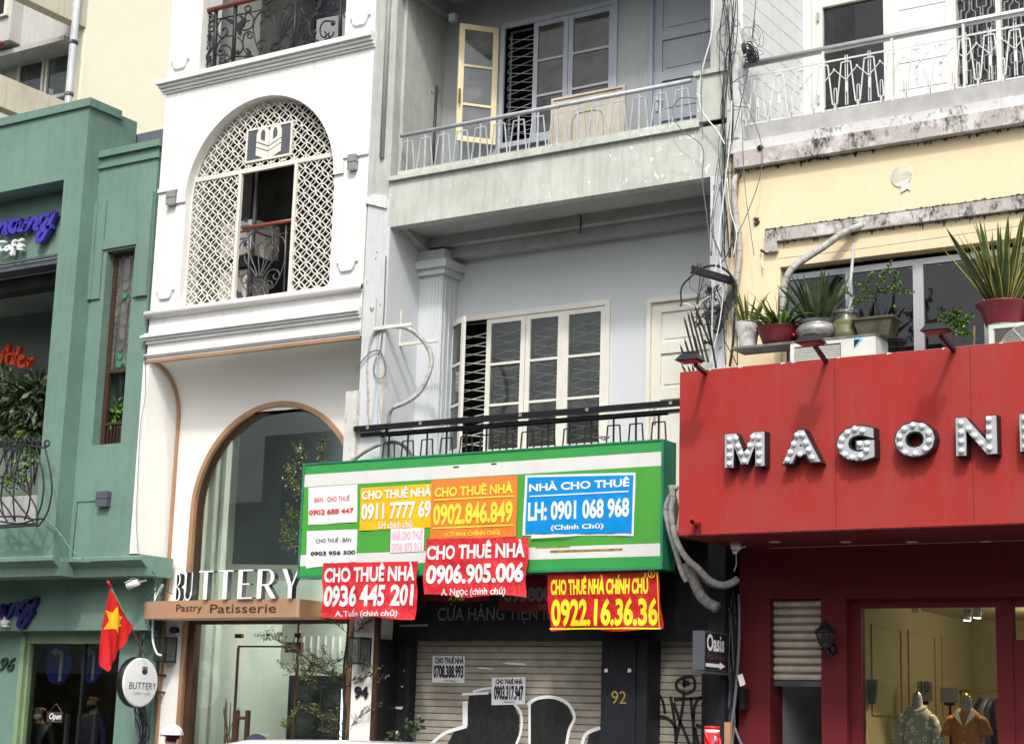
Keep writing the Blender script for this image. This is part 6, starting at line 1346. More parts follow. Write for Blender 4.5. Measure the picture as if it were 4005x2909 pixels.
# ================================================================= ROOF CLUTTER: AIR CONDITIONERS, SHELF, POTS
YF = 14.3; z_ = P(*zH(1155, 797), YF + .0).z
sl_ = P(*zH(1085, 762), YF); XSf = sl_.x; zsb = sl_.z - .008
bk = None
for k in range(60):
    yy = YF + k * .01; pt = P(*zH(1155, 795), yy)
    if pt.x >= XSf - 1e9 and abs(PX(*zH(1155, 797), XSf).y - yy) < .012: bk = yy
bk = PX(*zH(1155, 797), XSf).y; bk = min(max(bk, YF + .3), 14.85)
xr2 = P(*zK(808, 680), 14.75).x
solo('shelf', MB().box(XSf, xr2, YF, bk, zsb, zsb + .02), 'slab_dk', 'grey slab shelf carrying the row of pots above the red sign', 'shelf')
def acunit(label, x0, x1, y0, y1, z0, z1, fan):
    t = thing('outdoor_air_conditioner', label, 'air conditioner', ((x0 + x1) / 2, y0, z0))
    mk('casing', MB().box(x0, x1, y0 + .012, y1, z0, z1), 'ac', t); xg = x0 + (x1 - x0) * .60
    g = MB(); g.box(x0, x0 + .04, y0, y0 + .012, z0, z1); g.box(xg, x1, y0, y0 + .012, z0, z1); g.box(x0 + .04, xg, y0, y0 + .012, z1 - .035, z1); mk('front_frame', g, 'ac', t)
    if fan:
        g = MB(True); cx, cz = x0 + .34, z0 + .22
        mk('fan_recess', MB().box(x0 + .05, x1 - .05, y0 + .006, y0 + .0119, z0 + .02, z1 - .04), 'ac_dark', t)
        for k in range(14): rr = .03 + k * .018; g.tube([(cx + math.cos(a) * rr, y0 - .004, cz + math.sin(a) * rr) for a in [i * math.pi / 14 for i in range(28)]], .0032, 4, True)
        for k in range(12): a = k * math.pi / 6; g.tube([(cx + math.cos(a) * .03, y0 - .006, cz + math.sin(a) * .03), (cx + math.cos(a + .35) * .15, y0 - .006, cz + math.sin(a + .35) * .15), (cx + math.cos(a + .5) * .27, y0 - .006, cz + math.sin(a + .5) * .27)], .0032, 4)
        mk('fan_guard', g, 'ac', t)
    else:
        mk('grille_recess', MB().box(x0 + .04, xg, y0 + .006, y0 + .0119, z0, z1 - .035), 'ac_dark', t)
        l0 = mk('grille_bar', MB().box(x0 + .045, xg - .005, y0 - .003, y0 + .004, z0 + .02, z0 + .029), 'ac', t); rep(l0, [(0, 0, .0175 * i) for i in range(1, int((z1 - z0 - .05) / .0175))])
    return t, xg
ax0, ax1 = P(*zK(140, 780), 14.3).x, P(*zK(690, 700), 14.3).x; az1 = zsb - .003
ac1, xg = acunit('off-white outdoor air conditioner under the shelf of pots', ax0, ax1, 14.305, 14.62, rz1 - .12, az1, False)
a = P(*zK(552, 700), 14.3); b = P(*zK(608, 700), 14.3); c = P(*zK(555, 760), 14.3)
mk('brand_mark', MB().prism([(a.x, a.z), (b.x, b.z + .0), (a.x, c.z)], 14.300, 14.306), 'sky_blue', ac1); mk('brand_mark', MB().prism([(a.x, a.z - .01), (a.x + .06, a.z - .01), (a.x, a.z - .08)], 14.298, 14.3), 'black', ac1)
text('letters', 'DAIKIN', Vector((a.x, 0, a.z + .006)), Vector((b.x, 0, a.z + .026)), 'sky_blue', ac1, Y=14.302, off=.02)
bx = P(3868, 1340, 14.4).x; bzt = P(3868, 1272, 14.4).z
acunit('off-white outdoor air conditioner with round fan guard at the right edge', bx, bx + .8, 14.4, 14.7, rz1 - .25, bzt, True)
# plants
def blade(g, base, d, L, w, curl, twist=0., marg=.28, n=7):
    base = Vector(base); d = Vector(d).normalized(); side = d.cross(Vector((0, 0, 1)));
    if side.length < .05: side = Vector((math.cos(twist), math.sin(twist), 0))
    side.normalize(); side = (Matrix.Rotation(twist, 3, d) @ side); vs = []; dr_ = Vector((d.x, d.y, 0)); p = base.copy(); dd = d.copy()
    for i in range(n + 1):
        t = i / n; ww = w * (.55 + 1.2 * t - 1.75 * t ** 2.6) if t < 1 else .002; ww = max(ww, .002)
        m = ww * (1 - marg); cup = side.cross(dd).normalized() * ww * .22
        vs += [p - side * ww + cup, p - side * m + cup * .5, p, p + side * m + cup * .5, p + side * ww + cup]
        dd = (dd + Vector((0, 0, -curl)) / n + dr_ * curl * .3 / n).normalized(); p = p + dd * (L / n)
    k = len(g.v)
    for i in range(n):
        for j in range(4): g.mi = 1 if j in (0, 3) else 0; g.add([], []); g.f.append(tuple(k + x for x in (i * 5 + j, i * 5 + j + 1, (i + 1) * 5 + j + 1, (i + 1) * 5 + j))); g.m.append(g.mi)
    g.v += vs
def potted(label, c, pot, n, L, w, spread, curl, mats, marg=.28, seed=0, potmat='pot_red', cat='plant', twistr=1.5, soilr=None, sc=1.0):
    pot = [(a * sc, b * sc) for a, b in pot]
    t = thing('potted_plant', label, cat, tuple(c)); rnd = random.Random(seed)
    mk('pot', MB(True).lathe(c, pot, 28, cap=False), potmat, t); top = pot[-1][1]; r0 = soilr or pot[-1][0] * .85
    mk('soil', MB().lathe((c[0], c[1], c[2] + top - .035), [(r0 * .98, 0), (.001, .006)], 16, cap=False), 'soil', t)
    for i in range(n):
        a = rnd.uniform(0, 6.283); rr = rnd.uniform(0, r0 * .6); tl = rnd.uniform(.1, 1) ** .8 * spread; g = MB(True)
        blade(g, (c[0] + math.cos(a) * rr, c[1] + math.sin(a) * rr, c[2] + top - .04), (math.cos(a) * tl, math.sin(a) * tl, 1), L * rnd.uniform(.55, 1.1), w * rnd.uniform(.75, 1.25), curl * rnd.uniform(.3, 1.3), rnd.uniform(-twistr, twistr), marg)
        mk('leaf', g, mats, t, fixn=False)
    return t
zp_ = zsb + .02; YPp = 14.48
def onshelf(x, y): p = P(x, y, YPp); return Vector((p.x, YPp, zp_))
prw = [(.055 + .035 * i / 16 + (.003 if i % 2 else 0), .0 + .19 * i / 16) for i in range(17)]
potted('snake plant in a tall white wavy-ribbed pot at the left end of the shelf', onshelf(*zH(1195, 735)), [(a * .9, b * .95) for a, b in prw], 20, .36, .021, .55, .1, ['leaf', 'leaf_y'], seed=1, potmat='pot_white', sc=1.45)
potted('arching bright green leafy plant in a wide maroon bowl on the shelf', onshelf(*zH(1395, 705)), [(.09, 0), (.125, .03), (.15, .1), (.165, .135), (.175, .14), (.165, .145)], 85, .46, .014, 1.1, 1.2, ['leaf_l', 'leaf'], seed=2, marg=.4, sc=1.25)
potted('dense dark snake plant in a silver-grey bulging bowl on the shelf', onshelf(*zK(320, 660)), [(.08, 0), (.15, .04), (.175, .09), (.15, .13), (.13, .145), (.155, .165), (.16, .168)], 60, .50, .024, .85, .25, ['leaf', 'leaf'], seed=3, potmat='pot_grey', sc=1.2)
# crooked little tree in an olive bonsai tray
c = onshelf(*zK(700, 635)); t = thing('potted_plant', 'small crooked citrus tree with green fruit in an olive tray pot', 'plant', tuple(c))
g = MB(); g.add([c + Vector(v) for v in ((-.14, -.09, 0), (.14, -.09, 0), (.14, .09, 0), (-.14, .09, 0), (-.18, -.12, .15), (.18, -.12, .15), (.18, .12, .15), (-.18, .12, .15))], [(0, 3, 2, 1), (4, 5, 6, 7), (0, 1, 5, 4), (1, 2, 6, 5), (2, 3, 7, 6), (3, 0, 4, 7)]); g.box(c.x - .2, c.x + .2, c.y - .135, c.y + .135, c.z + .15, c.z + .168); mk('pot', g, 'pot_olive', t)
br_ = MB(True); lf_ = MB()
rnd = random.Random(5)
def leafq(mb, p, s, rnd, nrm=None, k=2.2):
    d = Vector((rnd.uniform(-1, 1), rnd.uniform(-1, 1), rnd.uniform(-.9, .5))).normalized(); u = d.cross(Vector((rnd.uniform(-1, 1), rnd.uniform(-1, 1), rnd.uniform(-1, 1)))).normalized()
    mb.add([p, p + d * s * .5 + u * s / k, p + d * s * 1.1, p + d * s * .5 - u * s / k], [(0, 1, 2, 3)])
def grow(p, d, L, r, depth, mb, lb, rnd, leaf, ls, bend=.5, up=.1, kk=2.2, dens=1.0):
    pts = [p]; n = 4
    for i in range(n): d = (d + Vector((rnd.uniform(-bend, bend), rnd.uniform(-bend, bend), rnd.uniform(-bend, bend) + up)) * .5).normalized(); p = p + d * L / n; pts.append(p)
    mb.tube(pts, r, 5, r1=r * .6)
    if depth <= leaf:
        for q_ in pts[1:]:
            for _ in range(int(3 * dens + rnd.random())): leafq(lb, q_ + Vector((rnd.uniform(-1, 1), rnd.uniform(-1, 1), rnd.uniform(-1, 1))) * ls, ls * rnd.uniform(.7, 1.3), rnd, k=kk)
    if depth > 0:
        for _ in range(rnd.choice([2, 3])): grow(rnd.choice(pts[2:]), (d + Vector((rnd.uniform(-1, 1), rnd.uniform(-1, 1), rnd.uniform(-.5, .8))) * .9).normalized(), L * .68, r * .6, depth - 1, mb, lb, rnd, leaf, ls, bend, up, kk, dens)
st0 = c + Vector((0, 0, .16)); top_ = st0 + Vector((.0, 0, .28)); br_.tube(smooth([st0, st0 + Vector((.02, 0, .08)), st0 + Vector((-.01, .01, .16)), top_], 4), .014, 7, r1=.009)
for dv in ((-.9, 0, .55), (.9, -.1, .35), (.1, .3, .9), (-.7, -.3, .1), (.75, .2, .0)): grow(top_ - Vector((0, 0, rnd.uniform(0, .12))), Vector(dv).normalized(), .2, .007, 1, br_, lf_, rnd, 1, .022, .5, .1, 2.0, 2.6)
mk('trunk', br_, 'bark', t); mk('foliage', lf_, 'leaf_l', t, kind='stuff', fixn=False); mk('fruit', MB(True).sphere(P(*zK(812, 492), YPp), .014, 10), 'leaf_l', t)
# bright shrub
c = P(*zK(1185, 745), 14.5); c.z = rz1; t = thing('shrub', 'small bright green shrub growing up from behind the red sign', 'plant', tuple(c)); br_ = MB(True); lf_ = MB(); rnd = random.Random(9)
top_ = P(*zK(1190, 640), 14.5); br_.tube([c - Vector((0, 0, .1)), top_], .006, 6)
for dv in ((.8, 0, .5), (-.5, 0, .3), (.2, .2, .8), (.5, -.2, -.2)): grow(top_, Vector(dv).normalized(), .12, .004, 1, br_, lf_, rnd, 1, .024, .4, .1, 1.7, 4)
grow(c + Vector((0, 0, .03)), Vector((-.3, 0, 1)), .1, .004, 0, br_, lf_, rnd, 1, .022, .4, 0, 1.7, 5)
mk('stem', br_, 'bark', t); mk('foliage', lf_, 'leaf_l', t, kind='stuff', fixn=False)
# big variegated snake plant on the right unit
c = P(*zK(1515, 600), 14.55); c.z = bzt + .02
solo('pot_saucer', MB(True).lathe((c.x, c.y, bzt + .001), [(.13, 0), (.15, .015), (.14, .018)], 24), 'conc', 'grey stone slab under the maroon pot on the right air conditioner', 'saucer')
potted('tall variegated snake plant in a maroon plastic pot at the right edge', c, [(.14, 0), (.145, .02), (.18, .13), (.215, .165), (.215, .175), (.19, .175)], 64, .78, .036, .75, .1, ['leaf', 'leaf_y'], seed=8, marg=.16, soilr=.19, sc=1.1)
# jar
c = onshelf(*zK(500, 655)); t = thing('jar', 'cloudy yellow-green plastic jar with a screw top between the silver bowl and olive tray', 'jar', tuple(c))
mk('jar_body', MB(True).lathe(c, [(a * 1.2, b * 1.2) for a, b in [(.085, 0), (.098, .02), (.1, .06), (.092, .075), (.1, .09), (.092, .105), (.1, .12), (.1, .15), (.085, .175), (.085, .2), (.083, .201)]], 24), 'jar', t); mk('jar_liquid', MB(True).lathe(c, [(.1, .004), (.11, .02), (.11, .18), (.01, .181)], 20), plain('murky_green_liquid', (.28, .28, .09), .4), t)
mk('jar_lid', MB(True).lathe((c.x, c.y, c.z + .241), [(.108, 0), (.11, .004), (.11, .03), (.105, .032)], 24), 'glass_side', t)
mk('stick', MB(True).tube([P(*zK(505, 500), YPp), P(*zK(530, 330), YPp + .1), P(*zK(552, 90), YPp + .1)], .014, 8), 'pvc', t)
c = P(*zK(1325, 735), 14.5); c2_ = P(*zK(1327, 618), 14.5); solo('bamboo_stick', MB(True).tube([c - Vector((0, 0, .05)), c2_], .010, 8), 'wood', 'short upright bamboo stick left of the right air conditioner', 'stick')
c = P(*zK(165, 675), 14.4); solo('red_ball', MB(True).sphere(c, .016, 10), 'redplastic', 'tiny red ball on the shelf between the maroon and silver bowls', 'ball')

# ================================================================= PIPES, CABLES, BRACKETS
def pipe(name, label, pts, r, mat, rings=0, cat='pipe', n=10, k=6):
    t = thing(name, label, cat, tuple(pts[0])); s_ = smooth(pts, k); mk('pipe_run', MB(True).tube(s_, r, n), mat, t)
    if rings:
        acc = 0; g = MB(True)
        for a, b in zip(s_[:-1], s_[1:]):
            acc += (b - a).length
            if acc > rings: acc = 0; d = (b - a).normalized(); g.tube([a - d * .004, a, a + d * .004], r * 1.09, n)
        if g.v: mk('tape_band', g, 'lamp_grey', t, kind='stuff')
    return t
pipe('insulated_pipe', 'white taped insulated pipe looping over the left wall of the lower balcony', [P(*zE(x, y), Y) for x, y, Y in ((250, 1110, 15.02), (238, 1000, 15.02), (240, 900, 15.02), (232, 780, 15.02), (240, 640, 15.02), (262, 520, 15.0), (310, 468, 14.98), (420, 455, 15.0), (500, 475, 15.05), (570, 530, 15.1), (625, 610, 15.15), (638, 690, 15.15), (615, 780, 15.12), (560, 880, 15.1), (480, 940, 15.05), (390, 978, 15.0))], .026, 'insul', .1)
pipe('insulated_pipe', 'dark-tipped stub of taped pipe hanging below the pipe loop', [P(*zE(x, y), 15.0) for x, y in ((385, 980), (365, 1030), (360, 1090), (340, 1160))], .02, 'insul_d')
pipe('insulated_pipe', 'short taped pipe arching behind the black railing bars', [P(*zE(x, y), 15.12) for x, y in ((350, 1210), (400, 1200), (460, 1225), (510, 1290), (530, 1340))], .02, 'insul_d', .06)
pipe('insulated_pipe', 'dirty white pipe lying behind the left end of the green sign', [P(*zE(x, y), 14.9) for x, y in ((130, 1320), (200, 1270), (270, 1230), (310, 1215))], .02, 'insul_d')
for i, pts in enumerate(([(700, -20), (712, 60), (700, 150), (715, 260), (740, 350), (800, 450), (880, 520), (950, 590), (1030, 620), (1100, 600), (1130, 580)], [(735, -10), (690, 60), (665, 140), (680, 230), (710, 340), (740, 440), (770, 540), (800, 600)], [(728, 60), (738, 120), (732, 180), (722, 250)])):
    base = [zI(a, b) for a, b in pts]
    pipe('insulated_pipe', ['thick taped white pipe sagging from the red sign to the dark corner', 'taped white pipe hugging the right end of the green sign', 'thin white pipe behind the taped pipes by the red sign'][i], [P(x, y, 14.55 + .03 * i + (.25 * k_ / len(base))) for k_, (x, y) in enumerate(base)], [.03, .026, .016][i], 'insul', .12 if i < 2 else 0)
P0 = [zI(a, b) for a, b in ((790, 490), (840, 580), (880, 670), (930, 730), (1000, 770))]; pipe('insulated_pipe', 'fat grey bandaged pipe elbow hanging in the dark gap under the red sign', [P(x, y, 14.8) for x, y in P0], .052, 'insul_d', .07)
P0 = [zI(a, b) for a, b in ((840, 530), (900, 560), (950, 610), (1050, 625), (1125, 590))]; pipe('insulated_pipe', 'grey bandaged pipe running right into the dark corner under the red sign', [P(x, y, 14.86) for x, y in P0], .034, 'insul_d', .09)
pipe('insulated_pipe', 'grey bandaged pipe slanting down from the yellow wall to the shelf pots', [P(*zK(650, -40), 14.99), P(*zK(500, 10), 14.9), P(*zK(350, 112), 14.8), P(*zK(200, 210), 14.7), P(*zK(140, 265), 14.66), P(*zK(108, 340), 14.66), P(*zK(95, 430), 14.66), P(*zK(95, 520), 14.66)], .034, 'insul', .09)
pipe('insulated_pipe', 'white peeling pipe running down the left edge of the yellow wall', [P(*zG(1130, 1125), 14.98), P(*zG(1105, 1180), 14.94), P(*zG(1112, 1350), 14.94), P(*zG(1130, 1500), 14.94), P(*zH(1135, 20), 14.94), P(*zH(1140, 160), 14.94), P(*zH(1120, 330), 14.94), P(*zH(1105, 480), 14.94), P(*zH(1115, 650), 14.94)], .03, 'insul', .2)
a = zI(820, 215); p = P(a[0], a[1], YM - .1); p2 = P(*zI(862, 225), YM); t = thing('pipe_stub', 'short open red pipe stub sticking out low on the left of the red sign', 'pipe', tuple(p))
mk('stub', MB(True).lathe((p.x + .03, YM - .12, p.z - .01), [(.03, 0), (.03, .12)], 16, ax='y', cap=False).lathe((p.x + .03, YM - .12, p.z - .01), [(.025, .12), (.025, 0.0), (.03, 0)], 16, ax='y', cap=False), 'red', t); mk('stub_leg', MB().bar((p.x + .05, YM - .02, p.z), (p.x + .05, YM - .02, rz0), .03), 'red_d', t)
# wall brackets for a removed unit
for lab, v0, v1, h0, h1 in (('pale steel bracket behind the pipe loop on the balcony side wall', (282, 275), (275, 480), (290, 495), (515, 483)), ('rusty-holed cream steel bracket on the balcony side wall, right of the pipe loop', (448, 350), (440, 582), (430, 575), (680, 550))):
    t = thing('wall_bracket', lab, 'bracket', tuple(PX(*zE(*v1), XA + .03))); a, b = PX(*zE(*v0), XA + .04), PX(*zE(*v1), XA + .04); mk('upright', MB().box(XA + .03, XA + .04, b.y - .018, b.y + .018, b.z, a.z), 'cream_frame', t)
    c, d = PX(*zE(*h0), XA + .05), P(*zE(*h1), b.y); mk('arm', MB().box(XA + .04, d.x, b.y - .018, b.y + .018, b.z, b.z + .008).box(XA + .04, d.x, b.y - .018, b.y - .012, b.z + .008, b.z + .035), 'cream_frame', t)
def cable(label, pts, r=.005, mat='cable', k=6, name='cable', n=5):
    return solo(name, MB(True).tube(smooth(pts, k), r, n), mat, label, 'cable')
cable('grey cable hanging beside the left pier and looped at its end', tr(zE, [(345, 0), (340, 150), (330, 400), (315, 560), (308, 610), (275, 680), (265, 740), (290, 790), (330, 780), (345, 720), (320, 640), (300, 612), (250, 620), (190, 680), (150, 750)], 14.97), .007, 'cable_g')
for i, xs in enumerate(([(290, 640), (285, 750), (270, 900), (262, 1000), (240, 1090)], [(300, 640), (305, 760), (330, 900), (310, 1000), (320, 1090)], [(318, 650), (322, 800), (300, 950), (320, 1060)])): cable(['yellow cord knotted on the grey cable loop', 'second thin yellow cord dangling by the pipe loop', 'third thin yellow cord beside the blue wire'][i], tr(zE, xs, 14.96), .003, 'cable_y')
cable('thin blue wire hanging straight beside the pipe loop', tr(zE, [(292, 640), (292, 900), (290, 1090)], 14.96), .003, 'sky_blue')
# bundle of wires running down the right party pier
rnd = random.Random(21)
WL = [([(1085, -20), (1060, 120), (1005, 200), (1000, 290), (1060, 350), (1120, 330)], .006, 'cable_g'), ([(1120, -20), (1095, 200), (1045, 420), (1030, 700), (1040, 1000), (1045, 1647)], .006, 'cable'), ([(1065, -20), (1045, 300), (1035, 800), (1000, 1150), (960, 1450), (1010, 1647)], .004, 'cable_g'), ([(1250, -20), (1220, 250), (1190, 480), (1130, 750), (1070, 1000), (980, 1350), (960, 1647)], .005, 'cable_g'),
      ([(975, -20), (960, 220), (900, 450), (880, 600), (900, 720), (1000, 850), (1045, 930)], .008, 'cable_w'), ([(870, 640), (830, 630), (750, 640), (710, 720), (760, 830), (880, 920), (910, 1000), (900, 1150), (930, 1400), (955, 1647)], .005, 'cable_g'), ([(920, 150), (900, 300), (895, 600), (905, 900)], .004, 'cable_g'),
      ([(1190, 480), (1100, 530), (1070, 600), (1100, 680), (1190, 690)], .005, 'cable_g'), ([(1130, 560), (1240, 800), (1285, 960), (1270, 1150), (1180, 1400), (1060, 1647)], .005, 'cable_g'), ([(1145, 520), (1160, 900), (1180, 1250), (1235, 1647)], .004, 'cable_g'), ([(1090, 650), (1080, 900), (1045, 1200), (1010, 1500), (1005, 1647)], .007, 'cable_w'), ([(1060, 1150), (1080, 1350), (1120, 1500), (1100, 1647)], .006, 'cable_w'), ([(955, 1480), (1020, 1647)], .004, 'cable'),
      ([(1030, 230), (1100, 215), (1130, 240)], .004, 'cable_g'), ([(1030, 160), (1090, 150), (1120, 170)], .004, 'cable_g'), ([(1010, 1000), (985, 1150), (970, 1400), (990, 1647)], .004, 'cable_g')]
for i, (pts, r, m) in enumerate(WL):
    cable(['looped', 'long dark', 'slack grey', 'slanting grey', 'white', 'coiled grey', 'short hanging', 'curled', 'right-bending', 'straight thin', 'lower white', 'white bent', 'short crossing', 'tie', 'upper tie', 'left thin'][i] + ' cable on the pier between the grey and yellow buildings', tr(zG, pts, 14.93 - .012 * i), r, m)
rnd = random.Random(77)
for i in range(9):
    xx = 1025 + i * 11; pts = [(xx + rnd.uniform(-25, 25), -20 + k * 240) for k in range(8)]
    cable('thin dark cable strand %s in the pier bundle' % ['leftmost', 'second', 'third', 'fourth', 'middle', 'sixth', 'seventh', 'eighth', 'rightmost'][i], tr(zG, pts, 14.9 + .006 * i), rnd.choice([.003, .004, .006]), rnd.choice(['cable', 'cable_g']))
# cable tangle with coils at the end of the white railing
t = thing('cable_tangle', 'tangled coil of black and white cables tied above the left end of the white railing', 'cable tangle', tuple(P(*zG(1190, 330), 14.85)))
zY = q(2780, 80, 4.843); rnd = random.Random(4)
for i in range(26):
    cx, cy, rx_, ry_ = rnd.uniform(640, 860), rnd.uniform(460, 760), rnd.uniform(40, 90), rnd.uniform(50, 130)
    if i % 3 == 0: cx, cy, rx_, ry_ = rnd.uniform(740, 860), 680, rnd.uniform(40, 70), rnd.uniform(90, 130)
    mk('coil', MB(True).tube([P(*zY(cx + math.cos(a) * rx_, cy + math.sin(a + .4) * ry_), 14.86 + .05 * math.sin(a + i)) for a in [k * math.pi / 8 for k in range(16)]], .0045, 5, True), 'cable', t)
for cx, cy, rx_, ry_ in ((830, 250, 110, 130), (760, 330, 170, 200), (850, 600, 150, 60), (900, 300, 100, 210)): mk('coil', MB(True).tube([P(*zY(cx + math.cos(a) * rx_, cy + math.sin(a + .4) * ry_), 14.84) for a in [k * math.pi / 12 for k in range(24)]], .0032, 5, True), 'cable_g', t)
mk('core', MB(True).sphere(P(*zY(620, 540), 14.86), .035, 10, .9, .6, 1.9), 'cable', t)
for i in range(9): mk('strand', MB(True).tube(smooth([P(*zY(550, 100), 14.86), P(*zY(560 + i * 14, 250), 14.84), P(*zY(600 + i * 30, 420), 14.84)], 4), .004, 5), 'insul', t)
for i in range(6): mk('strand', MB(True).tube(smooth([P(*zY(540 + i * 5, 440), 14.83), P(*zY(520 + i * 12, 580), 14.82), P(*zY(590 + i * 9, 740), 14.82), P(*zY(620, 830), 14.83)], 4), .007, 5), 'insul', t)
cable('dark cable dropping across the white railing from the tangle', tr(zY, [(835, -10), (810, 200), (780, 420)], 14.85), .006, 'cable_g'); cable('dark loop of cable above the left end of the white railing', tr(zY, [(560, 90), (480, -10), (440, 120), (420, 350), (470, 600)], 14.86), .005, 'cable_g')
cable('grey cable falling from the tangle in front of the railing', tr(zY, [(700, 820), (690, 1000), (640, 1250), (560, 1647)], 14.86), .005, 'cable_g')
# steel arm for cables with thick black cable
wl_ = P(*zS(855, 470), 14.98); ne = PZ(*zS(330, 320), wl_.z); yn_ = max(min(ne.y, 14.8), 13.9); nx = P(*zS(330, 320), yn_)
t = thing('wall_bracket', 'rusty black steel angle arm reaching out of the pier above the spikes', 'bracket', tuple(wl_))
mk('angle_bar', MB().bar(nx, wl_, .02, .075, up=(0, 0, 1)).bar(nx - Vector((0, 0, .03)), wl_ - Vector((0, 0, .03)), .06, .01, up=(0, 0, 1)), 'iron', t)
for (x, y) in ((402, 165), (440, 185)): a = P(*zS(x, y), yn_ + .12); mk('pin', MB(True).tube([a, Vector((a.x, a.y, nx.z))], .011, 6), 'iron_grey', t)
cable('thick black cable curving over the steel arm and down beside the shelf', [P(*zS(x, y), 14.86) for x, y in ((470, 300), (560, 280), (650, 285), (740, 330), (810, 400), (850, 480), (865, 620), (850, 850), (840, 1100), (820, 1300), (790, 1500))], .013, 'cable')
cable('black cable drooping left from the steel arm', [P(*zS(x, y), 14.6) for x, y in ((370, 360), (310, 420), (230, 500), (195, 600), (205, 740), (185, 765))], .009, 'cable')
cable('white wire with clip left of the cable knots', [P(*zS(x, y), 14.6) for x, y in ((215, 745), (270, 740), (330, 770), (400, 780), (470, 700), (540, 650))], .006, 'cable_w'); cable('grey wire under the steel arm', [P(*zS(x, y), 14.62) for x, y in ((305, 430), (310, 530), (380, 600), (430, 680))], .005, 'cable_g')
t = thing('cable_tangle', 'knotted tangle of black wires and insulators on the pier under the steel arm', 'cable tangle', tuple(P(*zS(600, 740), 14.85))); rnd = random.Random(33)
for i in range(30):
    x, y = rnd.uniform(480, 720), rnd.uniform(460, 800); pts = [(x, y)]
    for k in range(4): x += rnd.uniform(-70, 70); y += rnd.uniform(10, 120); pts.append((x, y))
    mk('wire', MB(True).tube(smooth([P(*zS(*p), 14.86 + rnd.uniform(-.05, .05)) for p in pts], 4), rnd.choice([.003, .004, .006]), 5), rnd.choice(['cable', 'cable', 'cable_g']), t)
for i in range(9):
    x0_ = 700 + i * 14; mk('wire', MB(True).tube(smooth([P(*zS(*p), 14.88) for p in ((x0_ + 60, 440), (x0_ + 60 - i * 3, 650), (x0_ - 60, 900), (600 + i * 8, 1100))], 4), .004, 5), 'cable', t)
mk('insulator', MB(True).lathe(P(*zS(600, 750), 14.84), [(.035, -.02), (.038, 0), (.02, .015), (.03, .03)], 16, ax='y'), 'pvc', t)
for (x, y) in ((405, 900), (415, 985), (640, 830), (540, 580), (520, 1210)):
    g = MB()
    for _ in range(9): p = P(*zS(x, y), 14.83); d = Vector((rnd.uniform(-1, 1), rnd.uniform(-1, 1), rnd.uniform(-1, 1))).normalized() * .05; g.bar(p - d, p + d, .008)
    mk('wire_knot', g, 'cable', t)
for i, pts in enumerate(([(650, -20), (620, 300), (590, 450), (575, 900), (575, 1500)], [(655, 0), (690, 370), (710, 600), (690, 800), (660, 1000), (590, 1300), (540, 1510)])): cable(['straight white wire down the lilac pier', 'long curving white wire down the lilac pier'][i], [P(*zS(*p), 14.8) for p in pts], .006, 'cable_w')
for i, pts in enumerate(([(720, 440), (715, 900), (740, 1480)], [(560, 460), (545, 700), (560, 1000)], [(880, 500), (880, 1000), (885, 1480)], [(720, 1180), (830, 1380), (880, 1490)], [(700, 0), (760, 300), (860, 480)], [(820, 0), (740, 180), (640, 280)], [(500, 330), (430, 600), (400, 740)], [(440, 330), (415, 560), (390, 740)])):
    cable('thin dark wire %s' % ['right of the lilac pier', 'left of the lilac pier', 'beside the white ribbed pot', 'crossing toward the red sign corner', 'slanting to the steel arm', 'curving onto the steel arm', 'hanging from the middle of the steel arm', 'hanging from the end of the steel arm'][i], [P(*zS(*p), 14.82) for p in pts], .005, 'cable')
t = thing('security_spikes', 'fan of rusty iron spikes between the balcony and the red sign', 'spikes', tuple(P(*zS(400, 1450), 14.45)), None)
for a, b in (((230, 890), (365, 1400)), ((278, 840), (420, 1430)), ((312, 815), (480, 1440)), ((355, 740), (540, 1200)), ((182, 1225), (250, 1420)), ((235, 1150), (310, 1400)), ((475, 800), (580, 1250)), ((502, 820), (625, 1520)), ((410, 980), (530, 1450)), ((195, 1460), (248, 1560)), ((275, 1480), (305, 1560)), ((330, 1460), (350, 1555)), ((385, 1470), (405, 1555)), ((350, 1100), (440, 1470))):
    A_, B_ = P(*zS(*a), 14.42), P(*zS(*b), 14.42); g = MB(); dd = (A_ - B_).normalized(); g.bar(B_, A_ - dd * .05, .016); g.tube([A_ - dd * .05, A_], .010, 5, r1=.001); mk('spike', g, 'iron', t)
# wires below the cafe cornice
t = thing('cable_bundle', 'hanging bundle of black wires at the corner post behind the round sign', 'cable bundle', tuple(P(*zO(900, 800), 15.1))); rnd = random.Random(8)
for i in range(24):
    x0_ = rnd.uniform(815, 900); m = rnd.choice(['cable', 'cable', 'cable_g'])
    pts = [(x0_, 460 + rnd.uniform(0, 20)), (x0_ + rnd.uniform(20, 70), 560 + rnd.uniform(-20, 30)), (925 + rnd.uniform(-25, 25), 700), (940 + rnd.uniform(-14, 14), 780), (930 + rnd.uniform(-20, 20), 900), (905 + rnd.uniform(-12, 12), 1000), (895 + rnd.uniform(-15, 15), 1100), (905 + rnd.uniform(-45, 40), 1400), (920 + rnd.uniform(-50, 50), 1550), (910 + rnd.uniform(-40, 40), 1700)]
    mk('wire', MB(True).tube(smooth([P(*zO(*p), 15.44 + rnd.uniform(-.03, .03)) for p in pts], 4), rnd.choice([.004, .006, .008]), 5), m, t)
for i in range(12):
    cx, cy = rnd.uniform(960, 1030), rnd.uniform(830, 890); rr = rnd.uniform(20, 55); mk('wire', MB(True).tube([P(*zO(cx + math.cos(a) * rr * .8, cy + math.sin(a) * rr), 15.4) for a in [k * math.pi / 8 for k in range(14)]], .005, 5), 'cable', t)
